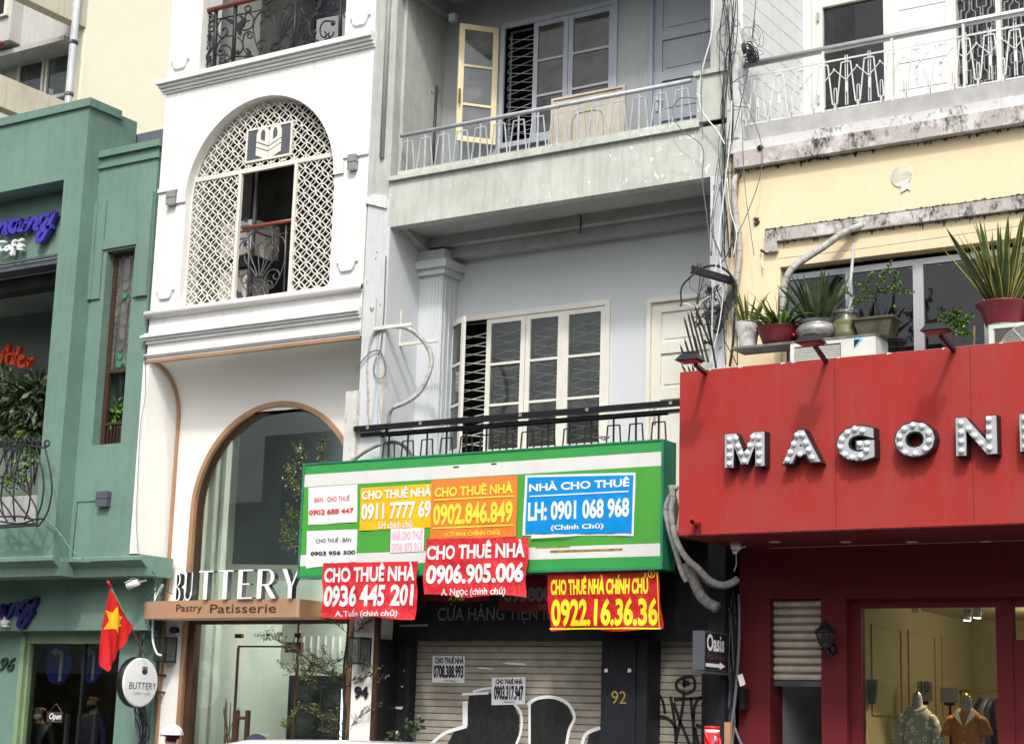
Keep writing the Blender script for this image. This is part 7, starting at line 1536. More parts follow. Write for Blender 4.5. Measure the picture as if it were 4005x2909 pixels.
for pts in (((850, 460), (930, 490), (1000, 560), (1010, 640), (960, 720)), ((1050, 620), (1020, 680), (990, 760)), ((1030, 700), (1060, 660), (1110, 680))): mk('wire', MB(True).tube(smooth([P(*zO(*p), 15.15) for p in pts], 4), .006, 5), 'cable', t)
for pts, r, m in ((((1050, 620), (1000, 720), (985, 850), (985, 980), (1010, 1060), (1040, 1075)), .014, 'cable_w'), (((1000, 640), (995, 760)), .008, 'cable_w')): mk('conduit', MB(True).tube(smooth([P(*zO(*p), 15.3) for p in pts], 5), r, 7), m, t)
cable('long thin grey wire running down the edge of the white fin wall', [P(*zN(*p), 14.96) for p in ((1020, 390), (950, 420), (935, 600), (935, 900), (905, 1100), (885, 1500))] + [P(*zO(*p), 14.96) for p in ((878, 200), (885, 350), (895, 450))], .004, 'cable_g')
cable('green-painted cable crossing the lower cafe wall', [P(*zO(*p), 14.68) for p in ((285, 200), (340, 240), (400, 310), (460, 400), (530, 445), (570, 465))], .008, 'green')
g = MB()
for i in range(7): a_, b_ = P(*zO(385, 452 + i * 3), 14.65), P(*zO(580, 466 + i * 1.5), 14.65); g.tube([a_, (a_ + b_) / 2 + Vector((0, 0, .01 * (i % 3))), b_], .004, 4)
solo('wire_bunch', g, 'green', 'flat bunch of green-painted wires on the cafe cornice', 'cable bundle')
# wires in the dark corner beside the small black sign
t = thing('cable_bundle', 'dark bundle of wires hanging beside the red shopfront corner', 'cable bundle', tuple(P(*zI(1120, 1100), 15.0))); rnd = random.Random(18)
for i in range(20):
    x0_ = rnd.uniform(1050, 1135); pts = [(x0_ - rnd.uniform(0, 60), 640 + rnd.uniform(0, 100)), (x0_, 850), (x0_ + rnd.uniform(-15, 15), 1050), (x0_ + rnd.uniform(-25, 20), 1300), (x0_ - 20 + rnd.uniform(-20, 20), 1500), (x0_ - 20 + rnd.uniform(-30, 30), 1750)]
    mk('wire', MB(True).tube(smooth([P(*zI(*p), 15.1 + rnd.uniform(-.05, .05)) for p in pts], 4), rnd.choice([.005, .007, .010]), 5), rnd.choice(['cable', 'cable', 'cable_g']), t)
mk('wire', MB(True).tube(smooth([P(*zI(*p), 15.0) for p in ((1135, 680), (1140, 900), (1125, 1200), (1100, 1450), (1070, 1600), (1080, 1700))], 5), .014, 6), 'cable_g', t)
mk('wire', MB(True).tube(smooth([P(*zI(*p), 15.0) for p in ((1110, 1540), (1140, 1620), (1160, 1660))], 5), .014, 6), 'cable_g', t)
mk('wire_tag', MB().fbox(P(*zI(1145, 1275), 14.95), (.05, 0, .02), (0, .01, 0), (-.03, 0, .1)), 'cable_w', t)
mk('meter_box', MB().box(P(*zI(1145, 1400), 15.1).x, P(*zI(1175, 1400), 15.1).x, 15.08, 15.2, P(*zI(1150, 1420), 15.1).z, P(*zI(1150, 1290), 15.1).z), 'black', t)

# ================================================================= SMALL FIXTURES
def boxlamp(label, a, b, Y0, Y1, mat):
    A_, B_ = P(*a, Y0), P(*b, Y0); t = thing('wall_lamp', label, 'wall lamp', (A_.x, Y1, B_.z))
    mk('lamp_body', MB().box(A_.x, B_.x, Y0, Y1, B_.z, A_.z), mat, t); mk('lamp_joint', MB().box(A_.x - .002, B_.x + .002, Y0 - .002, Y1, (A_.z + B_.z) / 2 - .004, (A_.z + B_.z) / 2 + .004), 'black', t); mk('lamp_glass', MB().box(A_.x + .015, B_.x - .015, Y0 + .01, Y1 - .03, B_.z - .004, B_.z + .001), 'acrylic', t)
boxlamp('small grey box lamp left of the lattice arch', zA(83, 1232), zA(127, 1312), 14.93, 15.0, 'lamp_grey'); boxlamp('small grey box lamp right of the lattice arch', zA(1251, 998), zA(1294, 1085), 14.93, 15.0, 'lamp_grey')
boxlamp('dark charcoal box lamp on the green side wall', zO(620, 20), zO(682, 110), 14.92, 15.0, 'plate')
a, b = P(*zO(498, 85), 14.99), P(*zO(615, 82), 14.99); cable('green conduit run on the green side wall below the dark lamp', [P(*zO(465, 440), 14.99), Vector((a.x, 14.99, a.z)), Vector((b.x, 14.99, a.z))], .006, 'green', k=1)
def camera_(label, c, d, L, r, mat='acrylic'):
    t = thing('security_camera', label, 'camera', tuple(c)); c = Vector(c); d = Vector(d).normalized(); mk('camera_body', MB(True).tube([c, c + d * L], r, 14), mat, t); mk('camera_lens', MB(True).tube([c + d * L, c + d * (L + .006)], r * .7, 12), 'black', t); mk('mount', MB(True).tube([c + d * L * .2, c + d * L * .2 + Vector((.06, .1, .04))], r * .35, 8), mat, t); return t
cc = camera_('white bullet security camera under the green cornice', P(*zO(895, 600), 15.15), (-1, -.35, -.45), .16, .042)
mk('camera_hood', MB().fbox(P(*zO(800, 620), 15.1) + Vector((0, 0, .02)), (.13, .02, .06), (-.03, .09, 0), (0, 0, .006)), 'acrylic', cc)
t = thing('security_camera', 'white dome security camera under the left end of the red sign', 'camera', tuple(P(*zI(1118, 385), 14.6))); c = P(*zI(1118, 388), 14.7)
mk('dome_base', MB(True).lathe((c.x, c.y, rz0 - .07), [(.03, 0), (.05, .02), (.055, .07)], 18), 'acrylic', t); mk('dome_eye', MB(True).sphere((c.x + .0, c.y - .02, rz0 - .075), .03, 12), 'acrylic', t); mk('antenna', MB(True).tube([(c.x + .03, c.y, rz0 - .05), (c.x + .1, c.y, rz0 - .03)], .006, 6), 'acrylic', t); mk('lead', MB(True).tube([(c.x, c.y, rz0 - .07), (c.x + .005, c.y, rz0 - .2), (c.x - .02, c.y, rz0 - .26)], .006, 6), 'cable_w', t)
c = P(*zC(130, 912), YB - .06); t = thing('security_camera', 'small black camera on the white pillar above the left lantern', 'camera', tuple(c)); mk('camera_body', MB(True).lathe((c.x, YB - .1, c.z), [(.03, 0), (.04, .02), (.04, .1)], 14, ax='y'), 'black', t); mk('mount', MB().box(c.x - .04, c.x + .03, YB - .04, YB, c.z - .06, c.z - .035), 'acrylic', t)
def lantern(label, x0, x1, yt, yb, YB=YB):
    A_, B_ = P(x0, yt, YB - .1), P(x1, yb, YB - .1); t = thing('lantern', label, 'lantern', (A_.x, YB, B_.z)); g = MB(); y0, y1 = YB - .2, YB - .01; th = .012
    for x in (A_.x, B_.x - th):
        for y in (y0, y1 - th): g.box(x, x + th, y, y + th, B_.z, A_.z)
    g.box(A_.x, B_.x, y0, y1, A_.z - .005, A_.z + .012); g.box(A_.x, B_.x, y0, y1, B_.z - .012, B_.z + .004); mk('lantern_frame', g, 'black', t)
    g = MB(); g.box(A_.x + th, B_.x - th, y0 + .003, y0 + .006, B_.z, A_.z); g.box(B_.x - .006, B_.x - .003, y0 + th, y1 - th, B_.z, A_.z); mk('lantern_glass', g, 'glass_teal', t)
    mk('candle_tube', MB(True).lathe(((A_.x + B_.x) / 2, (y0 + y1) / 2, B_.z), [(.022, 0), (.022, (A_.z - B_.z) * .55)], 12), 'plate', t); return t
lantern('glazed box lantern on the left white pillar beside the round sign', 628, 668, 2494, 2585); lantern('glazed box lantern on the right white pillar above number 94', 1382, 1430, 2496, 2592, 15.0)
# cone lantern on the red pillar
c = P(*zL(375, 1030), 15.05); t = thing('lantern', 'tapered dark carriage lantern on the red pillar', 'lantern', tuple(c)); zt0 = P(*zL(375, 925), 15.05).z; zb0 = P(*zL(375, 1005), 15.05).z; xc_ = P(*zL(368, 960), 15.05).x
mk('lantern_glass', MB().lathe((xc_, 15.05, 0), [(.055, zb0), (.095, zt0)], 6), 'glass_teal', t); g = MB(True)
for k in range(6): a = k * math.pi / 3; g.tube([(xc_ + math.cos(a) * .057, 15.05 + math.sin(a) * .057, zb0), (xc_ + math.cos(a) * .098, 15.05 + math.sin(a) * .098, zt0)], .006, 5)
mk('lantern_frame', g, 'black', t); mk('lantern_roof', MB().lathe((xc_, 15.05, zt0), [(.115, 0), (.11, .012), (.04, .07), (.02, .1), (.004, .12)], 6), 'black', t); mk('lantern_base', MB(True).lathe((xc_, 15.05, zb0 - .05), [(.02, 0), (.045, .03), (.058, .05)], 12), 'black', t); mk('wall_plate', MB(True).lathe((P(*zL(400, 1035), 15.15).x, 15.12, P(*zL(400, 1035), 15.15).z), [(.04, 0), (.05, .04), (.055, .08)], 16, ax='y'), 'black', t)
mk('bracket', MB(True).tube([(xc_, 15.05, zb0 - .05), (xc_ + .04, 15.09, zb0 - .1), (P(*zL(400, 1035), 15.15).x, 15.13, P(*zL(400, 1035), 15.15).z)], .014, 8), 'black', t)
# black projecting sign
XO_ = -7.03; a = PX(*zI(915, 918), XO_); b = PX(*zI(1062, 1170), XO_); oy0, oy1 = a.y, b.y; oz1 = PX(*zI(990, 925), XO_).z; oz0_ = PX(*zI(990, 1175), XO_).z
os_ = thing('projecting_sign', 'black projecting nail and spa sign with a white arrow beside the wires', 'sign', (XO_, (oy0 + oy1) / 2, oz0_))
mk('sign_box', MB().box(XO_ - .12, XO_, oy0, oy1, oz0_, oz1), 'plate', os_); mk('sign_face', MB().box(XO_, XO_ + .006, oy0 + .015, oy1 - .015, oz0_ + .015, oz1 - .015), 'black', os_); mk('sign_rail', MB().box(XO_ - .13, XO_ + .01, oy0 - .01, oy1 + .08, oz0_ - .03, oz0_ - .01), 'iron_grey', os_)
for s, p1, p2, m in (('Oasis', (930, 1045), (1042, 948), 'ink_white'), ('Nail & Spa', (935, 1112), (1042, 1068), 'ink_red')): A_, B_ = PX(*zI(*p1), XO_ + .008), PX(*zI(*p2), XO_ + .008); text('letters', s, A_, B_, 'ink_white' if m == 'ink_white' else plain('faded_red_lettering', (.16, .09, .09), .6), os_, X=XO_ + .009, off=.03 if m == 'ink_white' else 0)
A_, B_ = PX(*zI(925, 1135), XO_ + .008), PX(*zI(1048, 1142), XO_ + .008); L0 = B_.y - A_.y
mk('arrow', MB().prismx([(A_.y, A_.z - .016), (A_.y + L0 * .72, A_.z - .016), (A_.y + L0 * .72, A_.z - .034), (B_.y, A_.z), (A_.y + L0 * .72, A_.z + .034), (A_.y + L0 * .72, A_.z + .016), (A_.y, A_.z + .016)], XO_ + .0065, XO_ + .009), 'acrylic', os_)
# flag
XFg = -14.72; a = PX(*zO(693, 597), XFg); b = PX(*zO(935, 1075), XFg)
fl = thing('flag', 'red national flag with a yellow star on a slanting pole', 'flag', tuple(b)); mk('pole', MB(True).tube([a, b], .011, 8), 'wood', fl); mk('pole_sleeve', MB(True).tube([a, a + (b - a) * .08], .016, 8), 'flag', fl)
def pg(x, y): return PX(*zO(x, y), XFg)
tp = [(708, 640), (745, 720), (790, 790), (830, 850), (855, 893)]; bt2 = [(650, 1125), (683, 1180), (735, 1105), (800, 1010), (845, 905)]
NT, NV = 24, 22
def lerpl(l, t): t *= len(l) - 1; i = min(int(t), len(l) - 2); f = t - i; return (l[i][0] * (1 - f) + l[i + 1][0] * f, l[i][1] * (1 - f) + l[i + 1][1] * f)
def flx(x, y): v = max(0, (y - 640) / 540); return .035 * v * math.sin(x * .055 + y * .006) + .02 * math.sin(x * .11 + 1) * v
vs = []
for j in range(NV + 1):
    for i in range(NT + 1):
        A_, B_ = lerpl(tp, i / NT), lerpl(bt2, i / NT); v = j / NV; x = A_[0] * (1 - v) + B_[0] * v; y = A_[1] * (1 - v) + B_[1] * v
        if i == 0: x -= 26 * math.sin(v * 3.1) * .5
        p = pg(x, y); vs.append(p + Vector((flx(x, y), 0, 0)))
g = MB(True); g.add(vs, [(j * (NT + 1) + i, j * (NT + 1) + i + 1, (j + 1) * (NT + 1) + i + 1, (j + 1) * (NT + 1) + i) for j in range(NV) for i in range(NT)]); mk('cloth', g, 'flag', fl, fixn=False)
star = [(750, 757), (765, 815), (790, 830), (775, 865), (787, 885), (763, 900), (755, 948), (735, 905), (672, 907), (700, 850), (682, 785), (722, 800)]
bm = bmesh.new(); bv = [bm.verts.new((x, y, 0)) for x, y in star]; bm.faces.new(bv); bmesh.ops.triangulate(bm, faces=bm.faces[:])
for i in range(1, 12): bmesh.ops.bisect_plane(bm, geom=bm.verts[:] + bm.edges[:] + bm.faces[:], plane_co=(670 + i * 10, 0, 0), plane_no=(1, 0, 0))
for i in range(1, 14): bmesh.ops.bisect_plane(bm, geom=bm.verts[:] + bm.edges[:] + bm.faces[:], plane_co=(0, 757 + i * 14, 0), plane_no=(0, 1, 0))
bm.verts.index_update(); g = MB(); g.add([pg(v.co.x, v.co.y) + Vector((flx(v.co.x, v.co.y) + .006, 0, 0)) for v in bm.verts], [tuple(v.index for v in f.verts) for f in bm.faces]); bm.free(); mk('star', g, 'star', fl, fixn=False)
# cartons behind the lattice doorway
for i, (x0, x1, y0, y1, Y, l) in enumerate(((925, 985, 858, 905, 15.45, 'pale carton on top of the stack behind the lattice doorway'), (920, 985, 905, 1000, 15.45, 'middle pale carton of the stack behind the doorway'), (912, 967, 1052, 1195, 15.38, 'large pale carton at the bottom of the doorway stack'), (992, 1015, 862, 992, 15.7, 'narrow white box standing behind the carton stack'))):
    A_, B_ = P(x0, y1, Y), P(x1, y0, Y); t = thing('carton', l, 'box', (A_.x, Y, A_.z)); mk('carton_body', MB().box(A_.x - .25, B_.x, Y, Y + .4, A_.z, B_.z), 'carton', t)
    if i in (1, 2, 0): text('letters', 'Panasonic', Vector((B_.x - .21, 0, B_.z - .09)), Vector((B_.x - .03, 0, B_.z - .055)), 'blueprint', t, Y=Y - .003, off=.03); mk('printed_mark', MB().box(B_.x - .12, B_.x - .07, Y - .003, Y, A_.z + .1, A_.z + .16), 'blueprint', t)
solo('shelf_rack', MB().box(P(905, 1200, 15.3).x - .1, P(975, 1200, 15.3).x, 15.32, 15.75, P(940, 1052, 15.4).z, P(940, 1040, 15.4).z + .08), 'black', 'black rack board between the cartons behind the doorway', 'rack')
c = P(*zW(780, 540), 15.5); solo('rack_post', MB().box(P(985, 900, 15.35).x, P(990, 900, 15.35).x + .02, 15.35, 15.38, zSl, P(985, 650, 15.35).z), 'iron_grey', 'grey rack post beside the cartons', 'rack')
# things on the upper balcony
Yt = 15.45; a, b = P(*zD(1240, 930), Yt), P(*zG(415, 850), Yt); za_, zb2 = P(*zD(1235, 940), Yt).z, P(*zD(1255, 640), Yt).z
t = thing('table_top', 'pale wooden board leaning behind the upper balcony railing', 'board', (a.x, Yt, z3b + .3)); xx0, xx1 = P(*zD(1245, 800), Yt).x, P(*zG(405, 700), Yt).x
g = MB(); g.box(xx0, xx1, Yt, Yt + .03, z3b + .3, zb2); mk('board', g, 'beige', t); g = MB(); g.box(xx0, xx1, Yt - .015, Yt, zb2 - .025, zb2); g.box(xx0, xx0 + .03, Yt - .015, Yt, z3b + .3, zb2 - .025); g.box(xx1 - .03, xx1, Yt - .015, Yt, z3b + .3, zb2 - .025); mk('edge_batten', g, 'beige', t)
g = MB(True); cx_ = (xx0 + xx1) / 2; hz = (zb2 + z3b + .3) / 2; g.tube([(cx_ + (math.copysign(abs(math.cos(a)) ** .45, math.cos(a))) * .2, Yt - .002, hz + .05 + math.copysign(abs(math.sin(a)) ** .45, math.sin(a)) * .26) for a in [k * math.pi / 16 for k in range(32)]], .006, 4, True); mk('routed_ring', g, plain('dark_groove', (.33, .29, .21), .8), t)
c = P(*zD(480, 1060), 15.55); t = thing('pole_rack', 'thin dark pole with small hooks standing in the upper balcony corner', 'pole', tuple(c)); zt5 = P(*zD(485, 560), 15.55).z
mk('pole', MB(True).tube([(c.x, 15.55, z3b + .3), (c.x + .015, 15.55, zt5)], .018, 8), 'iron', t)
for s_ in (-1, 1): mk('hook', MB(True).tube([(c.x + .012, 15.55, zt5 - .09), (c.x + s_ * .05, 15.55, zt5 - .08), (c.x + s_ * .06, 15.55, zt5 - .05)], .005, 5), 'iron', t)
solo('junction_box', MB().box(P(*zD(598, 140), 15.6).x, P(*zD(638, 100), 15.6).x, 15.55, 15.62, P(*zD(615, 142), 15.6).z, P(*zD(615, 98), 15.6).z), 'pvc', 'small grey box on the beam above the open yellow window leaf', 'box')
for x, y in ((540, 940), (560, 960)): pass
a = P(*zD(545, 900), 15.7); solo('leaning_slats', MB().bar((a.x, 15.7, z3b + .3), (a.x - .06, 15.75, z3b + .85), .03).bar((a.x + .06, 15.7, z3b + .3), (a.x - .04, 15.75, z3b + .8), .02), 'beige', 'two thin pale sticks leaning in the upper balcony corner', 'sticks')
g = MB(); a = PZ(*zD(1380, 1340), z3b + .02); g.tube(smooth(tr(zD, [(1250, 1345), (1380, 1340), (1435, 1400), (1435, 1505)], 15.6), 1), .01, 6); solo('conduit', g, 'iron_grey', 'thin dark conduit bent under the stained upper balcony', 'pipe')
# hidden weeds on top of the green sign
g = MB(); rnd = random.Random(2); c = P(*zH(265, 1355), 14.9)
for i in range(16): g.tube(smooth([c, c + Vector((rnd.uniform(-.06, .06), rnd.uniform(-.03, .03), .04)), c + Vector((rnd.uniform(-.13, .13), rnd.uniform(-.05, .05), rnd.uniform(-.0, .05)))], 3), .002, 4)
solo('dry_weed', g, 'cable_g', 'small tuft of dry weed on top of the green sign', 'plant')
for (u, v, w_) in ((1275, 130, 0),):
    a = P(*zH(u, v), 14.96); t = thing('pipe_stub', 'rusty pipe stub and dangling white wire on the yellow wall', 'pipe', tuple(a)); mk('stub', MB(True).tube([a, a + Vector((.06, .05, -.03))], .014, 8), 'iron', t); mk('wire', MB(True).tube(smooth([P(*zH(1290, 150), 14.95), P(*zH(1285, 200), 14.95), P(*zH(1293, 250), 14.95)], 4), .008, 6), 'cable_w', t)
for (x, y, l) in ((1125, 1130, 'at the top of the white wall pipe'), (1270, 950, 'in the mouldy band under the white balcony')): c = P(*zG(x, y), 14.97 if y > 1000 else 14.88); solo('pipe_hole', MB(True).lathe((c.x, c.y, c.z), [(.03, 0), (.034, .03)], 14, ax='y', sq=.8), 'black', 'dark drilled pipe hole ' + l, 'hole')
c = P(*zG(1245, 1425), 14.99); g = MB()
for k in range(10): a = rnd.uniform(0, 6.28); g.prism([(c.x, c.z), (c.x + math.cos(a) * .03, c.z + math.sin(a) * .03), (c.x + math.cos(a + .5) * .045, c.z + math.sin(a + .5) * .045)], 14.985 - k * .0005, 15)
solo('wall_scar', g, 'black_mold', 'star-shaped broken plaster scar high on the yellow wall', 'hole')
cable('thin wire stretched along the yellow wall above the window', [P(*zK(60, 185), 14.93), P(*zK(600, 120), 14.93), P(*zK(1230, 30), 14.93), P(*zK(1640, -30), 14.93)], .003, 'cable_g')
# ================================================================= LOGGIA PLANTS, STREET TREE
def shrub(label, base, crowns, ls, mat, seed, k=5.0, name='potted_plant', n=240, stem='bark'):
    rnd = random.Random(seed); t = thing(name, label, 'plant', tuple(base)); s_ = MB(True); l_ = MB()
    for (c, r) in crowns:
        c = Vector(c); s_.tube(smooth([Vector(base), (Vector(base) + c) / 2 + Vector((rnd.uniform(-.06, .06), 0, 0)), c + Vector((0, 0, r * .4))], 4), .008, 5)
        for _ in range(n):
            d = Vector((rnd.gauss(0, 1), rnd.gauss(0, 1) * .6, rnd.gauss(0, 1))); p = c + d * r * .42
            out = Vector((d.x, d.y, d.z - .7)).normalized() + Vector((rnd.uniform(-.4, .4), rnd.uniform(-.4, .4), rnd.uniform(-.5, .2))); out.normalize(); u = out.cross(Vector((rnd.uniform(-1, 1), rnd.uniform(-1, 1), 1))).normalized(); L = ls * rnd.uniform(.6, 1.3)
            l_.add([p, p + out * L * .5 + u * L / k, p + out * L, p + out * L * .5 - u * L / k], [(0, 1, 2, 3)])
    mk('stem', s_, stem, t); mk('foliage', l_, mat, t, kind='stuff', fixn=False); return t
def pz(x, y, Y): return P(*zN(x, y), Y)
shrub('dark long-leaved shrub filling the left of the cafe loggia', pz(60, 1500, 15.35), [(pz(50, 900, 15.3), .28), (pz(100, 960, 15.35), .3), (pz(0, 860, 15.3), .25), (pz(60, 1060, 15.35), .35), (pz(120, 1050, 15.35), .3), (pz(150, 930, 15.3), .2)], .16, 'leaf', 1, 7)
shrub('dark pointed-leaf shrub at the right of the cafe loggia', pz(220, 1480, 15.3), [(pz(240, 880, 15.3), .18), (pz(225, 960, 15.3), .28), (pz(200, 1050, 15.3), .3), (pz(240, 1100, 15.3), .25)], .17, 'leaf', 2, 6)
shrub('small light green seedling in front of the loggia shrubs', pz(120, 1420, 15.0), [(pz(115, 1140, 15.0), .1)], .05, 'leaf_l', 3, 2.2, n=60)
shrub('bushy light green creeper behind the iron basket', pz(190, 1540, 15.05), [(pz(170, 1310, 15.05), .17), (pz(210, 1290, 15.05), .15), (pz(150, 1420, 15.05), .12), (pz(60, 1430, 15.05), .14)], .045, 'leaf_l', 4, 2.2, n=90)
g = MB(); rnd = random.Random(6)
for i in range(500):
    x = rnd.uniform(-18.6, XO - .02); y = rnd.uniform(14.85, 15.15); z = P(132, 1945, 14.95).z
    d = Vector((rnd.uniform(-.08, .08), rnd.uniform(-.05, .05), rnd.uniform(.03, .1))); u = Vector((.006, .003, 0)); g.add([Vector((x, y, z)) - u, Vector((x, y, z)) + u, Vector((x, y, z)) + d], [(0, 1, 2)])
solo('grass_tuft', g, 'leaf_l', 'row of short light green grass in the concrete planter', 'grass', kind='stuff', fixn=False)
yv = 15.3; c = P(*zN(755, 1110), yv); shrub('glossy green pot plant behind the narrow leaded window', P(*zN(750, 1195), yv), [(P(*zN(745, 950), yv), .09), (P(*zN(735, 1010), yv), .10), (P(*zN(750, 1070), yv), .09)], .11, 'leaf_l', 7, 3.2, n=26)
# thin street tree
tz = q(1050, 2350, 2.947); YTr = 15.12; rnd = random.Random(12)
tb_ = P(*tz(858, 1647), YTr); tb_.z = .12; t = thing('street_tree', 'thin bare-stemmed young tree with sparse olive leaves before the cake shop', 'tree', tuple(tb_))
trk = MB(True); lf_ = MB(); trunk = smooth([tb_, P(*tz(866, 1500), YTr), P(*tz(884, 1300), YTr), P(*tz(866, 1100), YTr), P(*tz(866, 980), YTr), P(*tz(875, 700), YTr), P(*tz(905, 450), YTr), P(*tz(915, 100), YTr), P(1340, 2100, YTr), P(1300, 1850, YTr)], 5)
trk.tube(trunk, .022, 8, r1=.006); 
def limb(pts, r=.009, n=14, dens=3., ls=.017, spread=.22):
    ps = smooth([P(*tz(*p[:2]), YTr + (p[2] if len(p) > 2 else 0)) for p in pts], 5); trk.tube(ps, r, 6, r1=r * .3)
    for i in range(2, len(ps)):
        for _ in range(2):
            if rnd.random() < .62: grow(ps[i], (ps[i] - ps[i - 1]).normalized() + Vector((rnd.uniform(-.9, .9), rnd.uniform(-.9, .9), rnd.uniform(-.3, .8))), spread * rnd.uniform(.35, 1), .0028, 1 if rnd.random() < .4 else 0, trk, lf_, rnd, 1, ls, .5, .05, 1.9, dens)
limb([(866, 980), (780, 880), (610, 770), (480, 690), (350, 580), (200, 500), (90, 440)], .013, dens=1.0)
limb([(870, 900), (720, 850), (600, 820), (450, 800), (330, 800), (240, 810)], .008, dens=.8)
limb([(866, 990, 0), (960, 960, -.1), (1060, 910, -.15), (1190, 840, -.2)], .008, dens=.8, spread=.16)
limb([(870, 800), (960, 740, -.1), (1060, 700, -.1), (1150, 760, -.1)], .006, dens=.7)
limb([(880, 640), (800, 700, .1), (700, 720, .1), (600, 680, .1)], .006, dens=.9)
limb([(860, 1580), (760, 1520), (640, 1480)], .007, dens=.5, spread=.15); limb([(868, 1520), (780, 1440), (650, 1340), (560, 1290)], .007, dens=1.2, spread=.2)
limb([(884, 1640, 0), (930, 1480, -.1), (1030, 1350, -.15), (1150, 1260, -.2)], .006, dens=.25, spread=.18)
limb([(905, 450), (980, 380, -.1), (1100, 270, -.15), (1200, 230, -.2)], .005, dens=.4, spread=.15); limb([(900, 360), (800, 280), (730, 220), (680, 190)], .005, dens=.3, spread=.14)
limb([(480, 690), (460, 760), (440, 850), (520, 940)], .004, dens=2.2, spread=.1); limb([(330, 1330), (230, 1390), (300, 1290)], .003, dens=1.4, spread=.12)
for pts in ([(1300, 1850), (1245, 1880), (1190, 1840), (1170, 1800), (1165, 1760)], [(1320, 1950), (1230, 1980), (1180, 1930), (1150, 1900), (1135, 1850)], [(1320, 2050), (1220, 2080), (1170, 2050), (1140, 2010)], [(1330, 2120), (1230, 2150), (1160, 2150), (1120, 2110), (1115, 2070)], [(1300, 1850), (1260, 1790), (1255, 1745)]):
    ps = smooth([P(x, y, YTr) for x, y in pts], 5); trk.tube(ps, .007, 6, r1=.002)
    for i in range(3, len(ps)): 
        for _ in range(2): grow(ps[i], Vector((rnd.uniform(-.6, .4), rnd.uniform(-.5, .5), rnd.uniform(-.3, 1))), .12, .002, 0, trk, lf_, rnd, 1, .02, .4, .1, 1.9, 1.3)
mk('trunk', trk, 'bark', t); mk('crown', lf_, 'leaf_tree', t, kind='stuff', fixn=False)
c = P(*zF(330, 1560), 15.1); c.z = .12; shrub('small dark green sapling in front of the black wall beside the shutter', c, [(P(*zF(320, 1530), 15.1), .12), (P(*zF(240, 1580), 15.1), .09), (P(*zF(380, 1530), 15.1), .08)], .06, 'leaf', 31, 2.4, n=26)
c = P(*zF(215, 1150), 15.15); c.z = .12
# ================================================================= INSIDE THE SHOPS
def pyx(x, y, Y): return P(x, y, Y)
c0 = P(1130, 2909, 16.4); t = thing('display_fridge', 'glass-fronted grey display fridge seen through the cake shop window', 'fridge', (c0.x, 16.3, .1))
fx0, fx1, fz1 = P(1128, 2700, 16.3).x, P(1345, 2700, 16.3).x + .3, P(1200, 2640, 16.3).z
fm = P(1250, 2700, 16.3).x
g = MB(); g.box(fx0, fx0 + .05, 16.3, 16.85, .1, fz1); g.box(fx1 - .05, fx1, 16.3, 16.85, .1, fz1); g.box(fx0 + .05, fx1 - .05, 16.3, 16.85, fz1 - .12, fz1); g.box(fx0 + .05, fx1 - .05, 16.8, 16.85, .1, fz1 - .12); g.box(fm - .03, fm + .03, 16.28, 16.33, .1, fz1 - .12); mk('cabinet', g, plain('dark_fridge_steel', (.1, .11, .12), .3, .6), t)
for a, b in ((fx0 + .05, fm - .03), (fm + .03, fx1 - .05)): mk('fridge_door', MB().box(a, b, 16.30, 16.31, .1, fz1 - .12), 'glass_side', t)
zsh_ = P(1200, 2770, 16.5).z
for zz in (zsh_, zsh_ - .3, zsh_ - .6): mk('shelf', MB().box(fx0 + .05, fx1 - .05, 16.34, 16.8, zz - .012, zz), 'acrylic', t)
cx_ = P(1182, 2740, 16.5).x; solo('vase', MB(True).lathe((cx_, 16.5, zsh_), [(.05, 0), (.08, .05), (.075, .14), (.045, .2), (.06, .23)], 20), 'acrylic', 'white vase on the upper fridge shelf', 'vase')
g = MB(True); rnd = random.Random(3)
for i in range(26): g.sphere((cx_ + .12 + rnd.uniform(-.09, .09), 16.5 + rnd.uniform(-.05, .05), zsh_ + .12 + rnd.uniform(-.1, .12)), rnd.uniform(.015, .03), 7)
solo('flower_bunch', g, 'pvc', 'pale flower bunch beside the white vase', 'flowers')
cx_ = P(1280, 2740, 16.5).x; g = MB(True)
for i in range(4): g.lathe((cx_, 16.5, zsh_ + i * .055), [(.055, 0), (.06, .015), (.04, .022)], 16); g.sphere((cx_ - .02, 16.5, zsh_ + i * .055 + .03), .02, 8)
solo('pastry_stand', g, 'wood', 'tiered stand of brown pastries in the right side of the fridge', 'pastries')
a = P(1340, 2700, YP + .05); solo('led_strip', MB().box(a.x - .006, a.x + .006, YP + .04, YP + .06, .5, P(1348, 2694, YP + .05).z), 'led', 'bright white vertical light strip at the right of the cake shop window', 'light')
# dried branches by the door
g = MB(True); c = P(885, 2909, 16.2); rnd = random.Random(14)
for i in range(9): g.tube(smooth([(c.x, 16.2, .9), (c.x + rnd.uniform(-.05, .08), 16.2, 1.3), (c.x + rnd.uniform(-.15, .3), 16.2, rnd.uniform(1.55, 1.95))], 4), .006, 5)
solo('dried_branches', g, 'wood', 'dried brown branches standing inside the cake shop door', 'plant')
solo('wall_switch', MB().box(P(1045, 2720, 17.9).x, P(1058, 2720, 17.9).x, 18.56, 18.6, P(1050, 2730, 18.5).z, P(1050, 2708, 18.5).z), 'acrylic', 'small square switch plate on the pale shop wall', 'switch')
